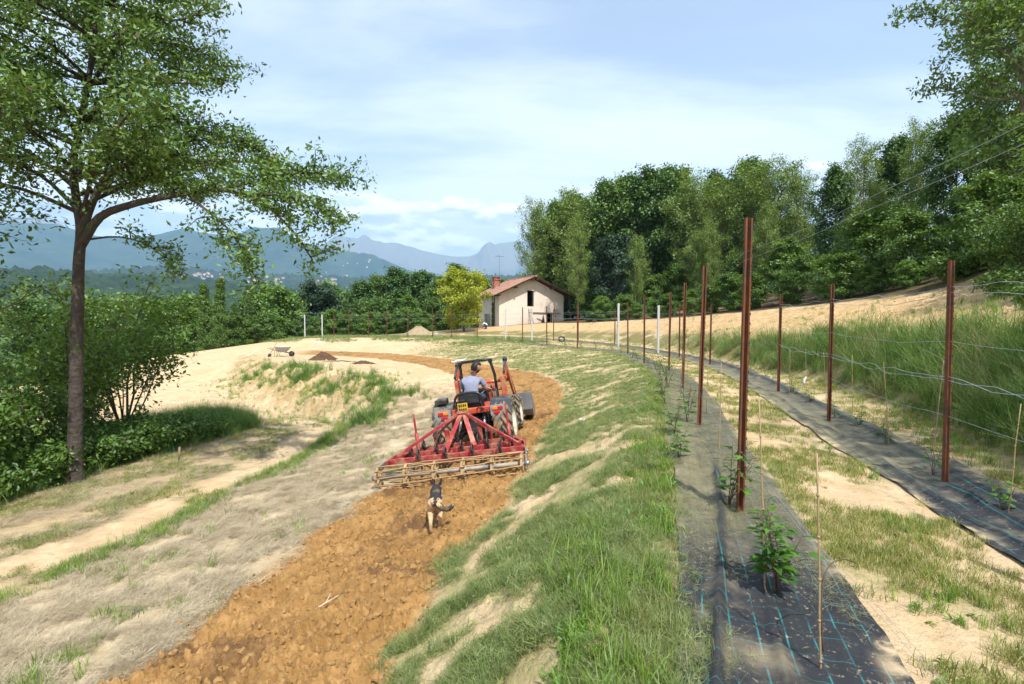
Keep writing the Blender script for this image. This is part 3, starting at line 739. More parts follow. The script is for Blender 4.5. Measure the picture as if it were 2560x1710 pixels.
wire(RP[0:4], 1.58, 0.06, 0.0018, 0.01, 'thin single wire at chest height before the tall grass', 'wires of the row under the bank')
wire(RP[0:3], 0.78, 0.04, 0.0018, 0.01, 'thin low wire before the tall grass', 'wires of the row under the bank')
for k, (h, sag) in enumerate([(0.50, 0.03), (0.55, 0.05), (2.15, 0.02), (2.22, 0.04)]):
    wire(LP[0:3], h, sag, 0.0009, 0.006, (['low wire running past the berry bush over the mown strip'] * 2 + ['high wire running off over the mown strip'] * 2)[k], 'wires of the bank-edge row')
for h in (1.75, 2.1):
    wire(LP[6:], h, 0.05, 0.004, 0.01, 'long wire along the far rusty posts', 'wires of the far posts')
    wire(RP[4:], h, 0.05, 0.004, 0.01, 'long wire along the far posts by the sand bank', 'wires of the far posts')

# ------------------------------------------------------------------ berry plants
M_bleaf = leaf_mat('berry_leaf', (0.040, 0.105, 0.018), (0.125, 0.25, 0.035), 'lv', 0.35, 0.4)
M_bleaf1 = leaf_mat('berry_leaf_bright', (0.035, 0.10, 0.015), (0.125, 0.26, 0.035), None, 0.35, 0.4)
M_bstem = plain('berry_stem', (0.10, 0.065, 0.04), 0.6)
def berry_leaf_mesh(name):
    # serrated oval blade, folded along the midrib and curved down
    out = [(0, 0.0), (.14, .08), (.22, .22), (.28, .34), (.23, .42), (.27, .52), (.20, .60), (.20, .72), (.12, .80), (.08, .92), (0, 1.05)]
    V, F = [], []
    for x, y in out:
        for sx in (-1, 0, 1):
            xx = sx * x
            V.append((xx, y, 0.20 * abs(xx) - 0.30 * y * y))
    for k in range(len(out) - 1):
        for s in (0, 1):
            a = 3 * k + s
            F.append((a, a + 1, a + 4, a + 3))
    me = np_mesh(name, np.array(V), np.array(F)); me.shade_smooth()
    return me
ME_leaf = berry_leaf_mesh('leaf'); ME_leaf.materials.append(M_bleaf1)
LV = np.empty(len(ME_leaf.vertices) * 3, np.float32); ME_leaf.vertices.foreach_get('co', LV); LV = LV.reshape(-1, 3)
LF = np.array([p.vertices[:] for p in ME_leaf.polygons])
def rot_z_to(d, roll):
    q = Vector(d).to_track_quat('Y', 'Z').to_matrix()
    return q @ Matrix.Rotation(roll, 3, 'Y')
def plant_parts(rn, h, stems, nl, size):
    S, Lv = [], []
    for k in range(stems):
        a = rn.uniform(0, 6.28); sp = rn.uniform(0.08, 0.34) * h
        hh = h * rn.uniform(0.6, 1.0)
        n = 6
        pts = [Vector((math.cos(a) * sp * (t / n) ** 1.3 + rn.uniform(-.01, .01), math.sin(a) * sp * (t / n) ** 1.3 + rn.uniform(-.01, .01), hh * t / n)) for t in range(n + 1)]
        S.append(pts)
        m = nl // stems
        for q in range(m):
            t = (0.22 + 0.78 * (q + rn.random()) / m); f = t * n; i = min(n - 1, int(f)); p = pts[i].lerp(pts[i + 1], f - i)
            b = q * 2.4 + rn.uniform(-.5, .5)
            d = Vector((math.cos(b), math.sin(b), rn.uniform(-0.05, 0.55)))
            stalk = rn.uniform(0.02, 0.07) * (h / 0.5)
            sz = size * rn.uniform(0.65, 1.2) * (1.1 - 0.35 * t)
            Lv.append((p, p + d.normalized() * stalk, d, rn.uniform(-.5, .5), sz))
    return S, Lv
def berry_plant(x, y, h, stems, nl, size, label, seed, separate):
    rn = random.Random(seed)
    S, Lv = plant_parts(rn, h, stems, nl, size)
    root = empty('berry_plant', (x, y, gz(x, y) + 0.015), (0, 0, 0), label=label, cat='plant', group='young berry plants')
    b = MB()
    for pts in S: b.tube(pts, [0.0042 * (h / 0.5) ** 0.5 * (1 - 0.6 * k / 6) for k in range(7)], 5)
    for (p, e, d, ro, sz) in Lv: b.tube([p, e], 0.0016, 4, False)
    b.build('stem', M_bstem, root)
    if separate:
        for (p, e, d, ro, sz) in Lv:
            o = bpy.data.objects.new('leaf', ME_leaf); col.objects.link(o); o.parent = root
            o.matrix_local = Matrix.Translation(e) @ rot_z_to(d, ro).to_4x4() @ Matrix.Diagonal((sz, sz, sz, 1))
    else:
        VV, FF = [], []
        for (p, e, d, ro, sz) in Lv:
            M = np.array(rot_z_to(d, ro)) * sz
            FF.append(LF + len(VV) * len(LV)); VV.append(LV @ M.T + np.array(e))
        me = np_mesh('foliage', np.concatenate(VV), np.concatenate(FF))
        add_attr(me, 'lv', np.repeat([rn.random() for _ in Lv], len(LF)), 'FACE')
        me.shade_smooth()
        o = link_mesh('foliage', me, M_bleaf, root); o['kind'] = 'stuff'
    return root
berry_plant(1.60, 3.03, 0.57, 7, 120, 0.092, 'leafiest berry bush, growing through the bank-edge cloth round a cane', 5, True)
berry_plant(1.90, 4.42, 0.72, 5, 70, 0.09, 'berry bush half hidden by the tallest rusty post', 6, True)
berry_plant(1.96, 5.95, 0.42, 4, 40, 0.10, 'small berry plant alone between the first two rusty posts', 8, True)
berry_plant(2.30, 7.2, 0.62, 4, 56, 0.09, 'berry plant just before the second rusty post of the bank edge', 9, True)
berry_plant(2.82, 8.2, 0.8, 5, 70, 0.09, 'berry plant wrapped round the foot of the second rusty post', 10, True)
yy = [(2.95, 9.8, 0.6), (3.25, 11.0, 0.95), (3.75, 12.3, 1.15), (4.1, 13.6, 0.9), (4.35, 15.0, 0.6), (4.75, 16.9, .5), (4.85, 18.2, .45), (5.0, 20.3, .5), (5.2, 22.0, .55), (5.35, 23.6, .6), (5.4, 25.2, .6), (5.2, 26.6, .6), (4.6, 28.2, .6), (3.9, 29.0, .6), (3.1, 30.4, .6), (2.3, 31.8, .55), (1.5, 33.8, .6), (0.7, 36.2, .6), (-.2, 38.0, .6), (-1.2, 40.0, .6), (-3, 42.6, .6), (-5, 43.8, .5), (-7, 45, .6), (-9.5, 46.4, .6)]
for i, (x, y, h) in enumerate(yy):
    berry_plant(x, y, h, 4, 36, 0.10, 'leafy berry clump round the third rusty post' if i in (1, 2, 3) else 'small berry plant just past the second rusty post' if i == 0 else 'small berry plant of the bank-edge row, before the white corner post' if i < 10 else 'small berry plant round the white corner post of the bank edge' if i < 14 else 'tiny berry plant of the far curve of the bank-edge row', 40 + i, False)
for i, (u, v) in enumerate([(2346, 1197), (2221, 1119), (2156, 1075), (2030, 1012), (1978, 990), (2525, 1292), (2094, 1052)]):
    d = 1.8 * 1280 / (v - 800)
    berry_plant((u - 1280) / 1280 * d, d, [.42, .40, .34, .30, .5, .4, .3][i], 4, 30, 0.085, 'small berry plant in the rumpled cloth below the tall grass', 70 + i, d < 9)

# ------------------------------------------------------------------ grasses: tufts set out over the ground
def tuft_mesh(name, mat, n, h0, h1, w, spread, droop, seed, segs=3):
    rn = random.Random(seed); V, F = [], []
    for _ in range(n):
        a = rn.uniform(0, 6.283); r = spread * math.sqrt(rn.random()); bx, by = r * math.cos(a), r * math.sin(a)
        h = rn.uniform(h0, h1); la = rn.uniform(0, 6.283); dr = droop * rn.uniform(0.3, 1.3)
        wa = la + 1.57 + rn.uniform(-.5, .5); ww = w * rn.uniform(0.7, 1.3)
        s = len(V)
        for k in range(segs + 1):
            t = k / segs
            o = dr * h * t * t; z = h * (t - 0.35 * dr * t * t)
            cx, cy = bx + math.cos(la) * o, by + math.sin(la) * o
            q = ww * (1 - 0.93 * t) * (1.0 if k else 0.7)
            V.append((cx - math.cos(wa) * q, cy - math.sin(wa) * q, z)); V.append((cx + math.cos(wa) * q, cy + math.sin(wa) * q, z))
        for k in range(segs): F.append((s + 2 * k, s + 2 * k + 1, s + 2 * k + 3, s + 2 * k + 2))
    me = np_mesh(name, np.array(V), np.array(F)); me.materials.append(mat)
    return me
def straw_mesh(name, mat, n, l0, l1, w, spread, seed, lift=0.03):
    rn = random.Random(seed); V, F = [], []
    for _ in range(n):
        a = rn.uniform(0, 6.283); r = spread * math.sqrt(rn.random()); l = rn.uniform(l0, l1); d = rn.gauss(0, 0.9)
        x, y, z = r * math.cos(a), r * math.sin(a), rn.uniform(0.004, lift); dz = rn.uniform(-.25, .35) * l; bend = rn.uniform(-.3, .3) * l
        s = len(V)
        for k in range(3):
            t = k / 2; px = x + math.cos(d) * l * t - math.sin(d) * bend * t * t; py = y + math.sin(d) * l * t + math.cos(d) * bend * t * t
            q = w * (1 - 0.6 * t)
            V.append((px + math.sin(d) * q, py - math.cos(d) * q, z + dz * t)); V.append((px - math.sin(d) * q, py + math.cos(d) * q, z + dz * t + w * 0.4))
        for k in range(2): F.append((s + 2 * k, s + 2 * k + 1, s + 2 * k + 3, s + 2 * k + 2))
    me = np_mesh(name, np.array(V), np.array(F)); me.materials.append(mat)
    return me
def weed_mesh(name, mat, n, size, seed):
    rn = random.Random(seed); VV, FF = [], []
    for k in range(n):
        d = Vector((rn.gauss(0, 1), rn.gauss(0, 1), rn.uniform(0.3, 1.8)))
        M = np.array(rot_z_to(d, rn.uniform(-.6, .6))) * size * rn.uniform(0.6, 1.3); M = M @ np.diag([0.5, 1, 1])
        FF.append(LF + len(VV) * len(LV)); VV.append(LV @ M.T + np.array((rn.gauss(0, size * .5), rn.gauss(0, size * .5), rn.uniform(0, size * .5))))
    me = np_mesh(name, np.concatenate(VV), np.concatenate(FF)); me.materials.append(mat)
    return me
def clod_mesh(name, mat, seed):
    rn = random.Random(seed); bm = bmesh.new()
    bmesh.ops.create_icosphere(bm, subdivisions=2, radius=1.0)
    for v in bm.verts:
        n_ = v.co.normalized()
        k = 1 + 0.32 * math.sin(3.1 * n_.x + seed) * math.cos(2.7 * n_.y - seed) + rn.uniform(-.16, .16)
        v.co = Vector((n_.x * k, n_.y * k * 0.8, n_.z * k * 0.62))
    me = bpy.data.meshes.new(name); bm.to_mesh(me); bm.free(); me.materials.append(mat)
    return me
def scatter(name, pts, rots, scls, protos, label=None):
    """one object of kind stuff: every point carries one of the tufts"""
    cl = bpy.data.collections.new(name + '_kinds')
    for i, me in enumerate(protos):
        cl.objects.link(bpy.data.objects.new('%s_%d' % (name, i), me))
    me = bpy.data.meshes.new(name); me.vertices.add(len(pts)); me.vertices.foreach_set('co', np.ascontiguousarray(pts, np.float32).ravel())
    add_attr(me, 'rot', rots, typ='FLOAT_VECTOR'); add_attr(me, 'scl', scls)
    iv = me.attributes.new('var', 'INT', 'POINT'); iv.data.foreach_set('value', rng.integers(0, len(protos), len(pts)).astype(np.int32))
    o = bpy.data.objects.new(name, me); col.objects.link(o)
    g = bpy.data.node_groups.new(name, 'GeometryNodeTree')
    g.interface.new_socket('Geometry', in_out='INPUT', socket_type='NodeSocketGeometry'); g.interface.new_socket('Geometry', in_out='OUTPUT', socket_type='NodeSocketGeometry')
    N, L = g.nodes, g.links
    gi, go = N.new('NodeGroupInput'), N.new('NodeGroupOutput')
    ci = N.new('GeometryNodeCollectionInfo'); ci.inputs['Collection'].default_value = cl; ci.inputs['Separate Children'].default_value = True; ci.inputs['Reset Children'].default_value = True
    ip = N.new('GeometryNodeInstanceOnPoints'); ip.inputs['Pick Instance'].default_value = True
    def na(n_, t):
        a = N.new('GeometryNodeInputNamedAttribute'); a.data_type = t; a.inputs['Name'].default_value = n_; return a.outputs['Attribute']
    L.new(gi.outputs[0], ip.inputs['Points']); L.new(ci.outputs[0], ip.inputs['Instance'])
    L.new(na('var', 'INT'), ip.inputs['Instance Index'])
    er = N.new('FunctionNodeEulerToRotation'); L.new(na('rot', 'FLOAT_VECTOR'), er.inputs[0]); L.new(er.outputs[0], ip.inputs['Rotation'])
    L.new(na('scl', 'FLOAT'), ip.inputs['Scale'])
    L.new(ip.outputs[0], go.inputs[0])
    md = o.modifiers.new('scatter', 'NODES'); md.node_group = g
    tag(o, label, None, None, 'stuff')
    return o
def polar_pts(n, r0, r1, a0=-50, a1=50, p=1.0):
    """points over a sector, denser near the viewpoint (density falls as r**-p)"""
    e = 2 - p
    u = rng.random(n)
    r = np.exp(np.log(r0) + u * (np.log(r1) - np.log(r0))) if abs(e) < 1e-6 else (r0 ** e + u * (r1 ** e - r0 ** e)) ** (1 / e)
    a = np.radians(rng.uniform(a0, a1, n))
    return r * np.sin(a), r * np.cos(a)
def set_out(name, x, y, keep, protos, s0, s1, tilt=0.15, sink=0.0, heading=None, label=None):
    k = rng.random(len(x)) < keep
    x, y = x[k], y[k]; z = ground_z(x, y) - sink
    n = len(x)
    rz = rng.uniform(0, 6.283, n) if heading is None else heading + rng.normal(0, 0.5, n)
    rots = np.stack([rng.normal(0, tilt, n), rng.normal(0, tilt, n), rz], -1)
    return scatter(name, np.stack([x, y, z], -1), rots, rng.uniform(s0, s1, n), protos, label)
def dist_to(key, x, y): return poly_dist(x, y, SM[key])[0]
G_short = leaf_mat('short_grass', (0.15, 0.18, 0.035), (0.33, 0.33, 0.085), None, 0.3)
G_bank = leaf_mat('bank_grass', (0.095, 0.155, 0.032), (0.29, 0.33, 0.115), None, 0.3)
G_bright = leaf_mat('lush_grass', (0.10, 0.19, 0.025), (0.25, 0.36, 0.055), None, 0.35)
G_tall = leaf_mat('tall_grass_blade', (0.045, 0.125, 0.018), (0.195, 0.29, 0.06), None, 0.3)
G_dry = leaf_mat('dry_straw', (0.30, 0.235, 0.14), (0.55, 0.47, 0.32), None, 0.15)
G_clip = leaf_mat('grass_clipping', (0.13, 0.14, 0.06), (0.33, 0.30, 0.16), None, 0.15)
G_weed = leaf_mat('weed_leaf', (0.060, 0.14, 0.018), (0.16, 0.29, 0.035), None, 0.35)
M_clod = plain('soil_clod', (0.37, 0.215, 0.082), 0.95, 0, 0.22, 1.5, 0.05, 4, 0.1)
P_short = [tuft_mesh('short_tuft', G_short, 16, .03, .09, .0028, .06, .6, k, 2) for k in range(3)]
P_bank = [tuft_mesh('bank_tuft', G_bank, 18, .05, .16, .0028, .07, 1.0, 10 + k, 3) for k in range(3)]
P_lush = [tuft_mesh('lush_tuft', G_bright, 18, .08, .26, .0040, .06, .55, 20 + k, 3) for k in range(3)]
P_tall = [tuft_mesh('tall_tuft', G_tall, 22, .35, .85, .0050, .12, .75, 30 + k, 4) for k in range(4)]
G_talld = leaf_mat('seeding_grass_blade', (0.16, 0.17, 0.05), (0.40, 0.36, 0.16), None, 0.25)
P_talld = [tuft_mesh('seeding_tuft', G_talld, 24, .30, .80, .0040, .14, .9, 36 + k, 4) for k in range(2)]
P_straw = [straw_mesh('straw_wisp', G_dry, 22, .05, .20, .0018, .12, 40 + k) for k in range(3)]
P_clip = [straw_mesh('clipping_wisp', G_clip, 12, .04, .17, .0013, .13, 50 + k, 0.012) for k in range(3)]
P_bclip = [straw_mesh('mown_wisp', G_bank, 22, .03, .12, .0022, .10, 55 + k, 0.04) for k in range(2)] 
P_weed = [weed_mesh('weed_rosette', G_weed, 16, .06, 60 + k) for k in range(3)]
P_clod = [clod_mesh('clod', M_clod, k) for k in range(4)]

# mown strip between the rows and margins
x, y = polar_pts(150000, 1.2, 48, -30, 52, 1.25)
keep = zone('alley', x, y) * sstep(-0.12, 0.32, fbm(x * 0.9, y * 0.9, 4, 81) + 0.2 * sstep(5, 8, y)) * (np.abs(dist_to('row_l', x, y) - 0.0) > 0.5) * (np.abs(dist_to('row_r', x, y)) > 0.55)
set_out('mown_grass', x, y, np.minimum(1, keep * 1.1), P_short + P_short[:2], .55, 1.2)
x, y = polar_pts(26000, 1.2, 20, -30, 50, 1.2)
keep = zone('alley', x, y) * sstep(0.1, 0.45, fbm(x * 1.3, y * 1.3, 3, 88)) * (np.abs(dist_to('row_l', x, y)) > 0.55) * (np.abs(dist_to('row_r', x, y)) > 0.62)
set_out('lush_grass', x, y, keep * 0.5, P_lush + P_weed[:1], .35, .75)
# the bank beside the tilled strip
x, y = polar_pts(230000, 1.2, 44, -42, 30, 1.2)
fl = fbm(x * 0.55 + y * 0.25, y * 1.15 - x * 0.55, 4, 83, 0.6)
d_b = dist_to('bank', x, y)
keep = zone('bank', x, y) * sstep(-0.34, 0.06, fl + 0.02 * sstep(7, 5, y) + 0.04 * sstep(-0.4, -1.2, d_b) + 0.14 * sstep(9, 16, y))
keep = keep * (1 - 0.7 * np.exp(-((d_b + 0.25) / 0.28) ** 2) * sstep(2.6, 3.4, y) * sstep(9, 6.5, y) * sstep(-0.25, 0.1, fbm(x * 0.8, y * 0.8, 3, 119)))
set_out('bank_grass', x, y, keep, P_bank * 2 + P_bclip * 2, .45, 0.95, 0.25)
# lush weeds along the cloth at the top of the bank
x, y = polar_pts(30000, 1.3, 24, -30, 34, 1.3)
d_l = dist_to('row_l', x, y)
keep = sstep(-1.15, -0.75, d_l) * sstep(-0.46, -0.56, d_l) * sstep(-0.05, 0.25, fbm(x * 0.9, y * 0.9, 3, 86)) + 0.7 * sstep(-1.5, -1.1, d_l) * sstep(-0.8, -1.1, d_l) * sstep(0.15, 0.4, fbm(x * 0.9 + 5, y * 0.9, 3, 87)) * (y < 4.2)
set_out('edge_weeds', x, y, np.clip(keep, 0, 1) * 0.62, P_lush * 2 + P_weed * 2, .45, 1.15, 0.25)
# tall grass on the upper bank and its foot
x, y = polar_pts(85000, 3.5, 46, 0, 54, 0.9)
d2, d3 = dist_to('b2b', x, y), dist_to('b2t', x, y)
keep = sstep(-0.05, 0.4, d2) * sstep(0.45, -0.35, d3 + 0.5 * fbm(x * .6, y * .6, 3, 92)) * sstep(-0.42, -0.05, fbm(x * 0.55, y * 0.55, 3, 91) + 0.45 * sstep(24, 12, y))
hue = sstep(0.02, 0.22, fbm(x * 0.8 + 7, y * 0.8, 3, 121))
set_out('tall_dry_grass', x, y, keep * sstep(32, 17, y) * 0.55 * hue, P_talld, .5, 1.0, 0.25, 0.02)
set_out('tall_grass', x, y, keep * sstep(32, 17, y) * 0.95 * (1 - 0.45 * hue), P_tall + P_lush[:1] + P_weed[:2], .6, 1.3, 0.25, 0.02)
x, y = polar_pts(30000, 3.0, 40, 0, 54, 1.0)
d2 = dist_to('b2b', x, y)
keep = sstep(-0.75, -0.2, d2) * sstep(0.7, 0.2, d2)
set_out('margin_grass', x, y, keep * 0.8 * (np.abs(dist_to('row_r', x, y)) > 0.6), P_lush + P_short, .5, 1.0, 0.2)
x, y = polar_pts(16000, 8, 50, -5, 54, 0.8)
keep = zone('upper', x, y) * sstep(0.12, 0.4, fbm(x * 0.6, y * 0.6, 3, 95))
set_out('sand_bank_grass', x, y, keep * 0.7, P_bank + P_lush[:1], .8, 1.6, 0.2)
# hay left on the mown slope, and thin green on the track
x, y = polar_pts(220000, 2.2, 30, -52, 2, 1.25)
keep = np.maximum(zone('dry', x, y), 0.55 * zone('track', x, y) * (1 - zone('rut', x, y))) * sstep(-0.5, 0.12, fbm(x * 1.3, y * 1.3, 4, 97))
set_out('mown_hay', x, y, keep, P_straw, .38, .85, 0.2)
x, y = polar_pts(60000, 3, 34, -52, -4, 1.2)
dt = dist_to('track_r', x, y)
keep = np.maximum(sstep(0.34, 0.12, np.abs(dt + 0.05)) * sstep(-0.55, -0.1, fbm(x * 1.1, y * 1.1, 3, 99)), zone('dry', x, y) * sstep(0.28, 0.5, fbm(x * 1.2, y * 1.2, 3, 101)) * 0.22)
set_out('verge_grass', x, y, np.clip(keep, 0, 1) * (y < 17), P_bank + P_lush, .5, 1.1, 0.2)
x, y = polar_pts(70000, 5, 30, -56, -8, 1.0)
keep = zone('track', x, y) * sstep(0.0, 0.4, fbm(x * 0.7, y * 0.7, 4, 103) + 0.3 - 0.9 * zone('rut', x, y))
set_out('track_grass', x, y, keep * 0.6, P_short + P_bclip[:1], .8, 1.5, 0.2)
x, y = polar_pts(50000, 5, 24, -60, -18, 0.8)
keep = zone('hedge', x, y) * 0.9
set_out('hedge_bottom_grass', x, y, keep, P_lush + P_tall[:2], .55, 1.1, 0.2)
x, y = polar_pts(60000, 14, 52, -50, 0, 0.6)
cr = dist_to('crest', x, y); tl = dist_to('till_l', x, y)
n_ = fbm(x * 0.33, y * 0.33, 3, 107)
keep = (sstep(-3.2, -1.0, cr) * sstep(0.6, -0.1, cr) * sstep(0.0, 0.22, n_) + 0.30 * sstep(-4.5, -2.0, cr) * sstep(0.2, -0.4, cr) * sstep(-0.1, 0.3, fbm(x * .8, y * .8, 3, 109))) * (tl < -0.6) * (x > -17) * (y > 16)
set_out('embankment_grass', x, y, np.clip(keep, 0, 1) * 0.9, P_lush + P_bank, .6, 1.4, 0.2)
cx_ = np.array([(-10.6, 24.6, 1.2), (-9.4, 23.2, 1.0), (-6.9, 21.2, 1.5), (-5.6, 19.8, 1.1), (-4.3, 17.6, 1.1), (-4.4, 15.6, 0.55), (-13.2, 26.4, 1.0), (-4.9, 13.6, .3)])
q = np.concatenate([np.stack([c[0] + rng.normal(0, c[2] * .5, int(420 * c[2])), c[1] + rng.normal(0, c[2] * .5, int(420 * c[2]))], -1) for c in cx_])
set_out('embankment_clumps', q[:, 0], q[:, 1], sstep(-0.35, 0.1, fbm(q[:, 0] * 1.3, q[:, 1] * 1.3, 3, 115)), P_lush * 2 + P_tall[:1], .6, 1.15, 0.2)
x, y = polar_pts(26000, 36, 62, -34, 4, 0.3)
db = dist_to('bank', x, y)
keep = sstep(-3.4, -1.5, db) * sstep(1.5, 0.4, db) * sstep(-0.1, 0.25, fbm(x * .25 + 3, y * .25, 3, 111)) + 0.8 * sstep(0.2, 0.8, db) * sstep(4.5, 3, db)
set_out('terrace_grass', x, y, np.clip(keep, 0, 1) * 0.8, P_bank, 1.2, 2.6, 0.2)
# clippings on the cloth
def on_cloth(key, n, half, s_max):
    p, d, s = row_frame({'row_l': ROW_L, 'row_r': ROW_R}[key], 20)
    S = s_max * rng.random(n) ** 1.5; off = rng.uniform(-half, half, n)
    dx, dy = np.interp(S, s, d[:, 0]), np.interp(S, s, d[:, 1])
    return np.interp(S, s, p[:, 0]) + dy * off, np.interp(S, s, p[:, 1]) - dx * off
x, y = on_cloth('row_l', 9000, 0.5, 26)
keep = sstep(-0.35, 0.3, fbm(x * 0.9, y * 0.9, 3, 113) - 0.32 + 0.9 * sstep(3.4, 5.0, y) + 0.25 * (dist_to('row_l', x, y) < -0.1)) * sstep(22, 10, y) 
set_out('grass_clippings', x, y, keep, P_clip, .30, .75, 0.05, -0.038)
# clods of the tilled strip
x, y = polar_pts(60000, 2.6, 26, -50, 16, 1.15)
keep = zone('till', x, y) * 0.85
k = rng.random(len(x)) < keep; x, y = x[k], y[k]
sz = 0.004 + 0.034 * rng.random(len(x)) ** 6
scatter('soil_clods', np.stack([x, y, ground_z(x, y) + sz * 0.15], -1), rng.uniform(0, 6.28, (len(x), 3)), sz, P_clod)
x, y = polar_pts(9000, 8, 50, -45, 52, 0.8)
keep = np.maximum(zone('upper', x, y) * 0.8, 0.25 * (dist_to('till_l', x, y) < -0.3) * (y > 16)) * (x > -18)
k = rng.random(len(x)) < keep; x, y = x[k], y[k]
M_sclod = plain('sand_clod', (0.62, 0.44, 0.235), 0.95, 0, 0.2, 1.5, 0.05, 4, 0.1)
P_sclod = [clod_mesh('sand_clod', M_sclod, 20 + k) for k in range(3)]
sz = 0.02 + 0.06 * rng.random(len(x)) ** 3
scatter('sand_clods', np.stack([x, y, ground_z(x, y)], -1), rng.uniform(0, 6.28, (len(x), 3)), sz, P_sclod)
# ------------------------------------------------------------------ trees
M_bark = plain('bark_grey', (0.115, 0.092, 0.070), 0.9, 0, 0.3, 5, 0.03, 14, 0.1)
M_bark2 = plain('bark_pale', (0.22, 0.18, 0.125), 0.9, 0, 0.25, 5, 0.03, 12, 0.1)
L_oak = leaf_mat('oak_leaf', (0.024, 0.070, 0.012), (0.105, 0.190, 0.034), 'lv', 0.18)
L_loc = leaf_mat('locust_leaf', (0.060, 0.125, 0.015), (0.225, 0.305, 0.05), 'lv', 0.25)
L_mid = leaf_mat('hazel_leaf', (0.032, 0.088, 0.011), (0.140, 0.230, 0.036), 'lv', 0.2)
L_haz = leaf_mat('young_hazel_leaf', (0.045, 0.115, 0.014), (0.18, 0.285, 0.042), 'lv', 0.22)
L_air = leaf_mat('airy_locust_leaf', (0.050, 0.115, 0.015), (0.21, 0.31, 0.05), 'lv', 0.28)
L_blue = leaf_mat('yew_leaf', (0.018, 0.045, 0.020), (0.052, 0.095, 0.042), 'lv', 0.2)
L_yel = leaf_mat('golden_leaf', (0.15, 0.20, 0.010), (0.42, 0.46, 0.03), 'lv', 0.35)
L_che = leaf_mat('cherry_leaf', (0.040, 0.105, 0.016), (0.160, 0.25, 0.045), 'lv', 0.2, tip=(0.22, 0.13, 0.04))
def leaves_mesh(name, C, lv, size, aspect, up, seed, out=None):
    """one diamond blade for every centre, slightly folded by its own tilt"""
    g = np.random.default_rng(seed); n = len(C)
    nrm = g.normal(0, 1, (n, 3)); nrm[:, 2] = np.abs(nrm[:, 2]) * 0.7 + up
    if out is not None: nrm += out * 0.5
    nrm /= np.linalg.norm(nrm, axis=1)[:, None]
    a = g.normal(0, 1, (n, 3)); a -= nrm * (a * nrm).sum(1)[:, None]; a /= np.linalg.norm(a, axis=1)[:, None]
    b = np.cross(nrm, a)
    s = size * g.uniform(0.6, 1.35, n)[:, None]
    V = np.stack([C - a * s, C + b * s * aspect - a * s * 0.15 - nrm * s * 0.12, C + a * s, C - b * s * aspect - a * s * 0.15 - nrm * s * 0.12], 1).reshape(-1, 3)
    F = np.arange(4 * n).reshape(n, 4)
    me = np_mesh(name, V, F); add_attr(me, 'lv', lv, 'FACE')
    return me
def grow_sub(rn, pts, length, r, n, spread, branches, tips, start=0.3, lift=0.25, tipstep=0.25):
    """side shoots of one limb; tips gets (point, reach)"""
    P = [Vector(p) for p in pts]
    seg = [0.0]
    for a, b in zip(P[:-1], P[1:]): seg.append(seg[-1] + (b - a).length)
    tot = seg[-1]
    def at(s):
        for k in range(len(P) - 1):
            if seg[k + 1] >= s: return P[k].lerp(P[k + 1], (s - seg[k]) / max(1e-6, seg[k + 1] - seg[k])), (P[k + 1] - P[k]).normalized()
        return P[-1], (P[-1] - P[-2]).normalized()
    for k in range(n):
        t = start + (1 - start) * (k + rn.random()) / n
        p, d = at(t * tot)
        side = Vector((rn.gauss(0, 1), rn.gauss(0, 1), rn.gauss(0, 0.6) + lift)).normalized()
        dd = (d * (1 - spread) + side * spread).normalized()
        l = length * rn.uniform(0.5, 1.15) * (1.15 - 0.55 * t)
        q = [p]
        for m in range(4):
            q.append(q[-1] + (dd + Vector((rn.gauss(0, .2), rn.gauss(0, .2), rn.gauss(0, .2) - 0.04 * m))).normalized() * l / 4)
        branches.append((q, [r * (1 - 0.2 * m) for m in range(5)]))
        s = tipstep
        for m in range(4):
            tips.append((q[m].lerp(q[m + 1], rn.uniform(0.3, 0.9)), (m + 1) / 4))
        tips.append((q[-1], 1.0))
def clusters(tips, k, sig, seed, flat=0.7):
    g = np.random.default_rng(seed)
    T = np.array([t[0][:] for t in tips])
    n = len(T)
    cl = g.random(n)
    C = np.repeat(T, k, 0) + g.normal(0, 1, (n * k, 3)) * np.array([sig, sig, sig * flat])
    lv = np.clip(np.repeat(cl, k) * 0.45 + g.random(n * k) * 0.55, 0, 1)
    return C, lv
def wood_mesh(name, branches, sides=7):
    b = MB()
    for q, r in branches: b.tube(q, r, sides if r[0] > 0.03 else 4, False)
    return b.mesh(name)
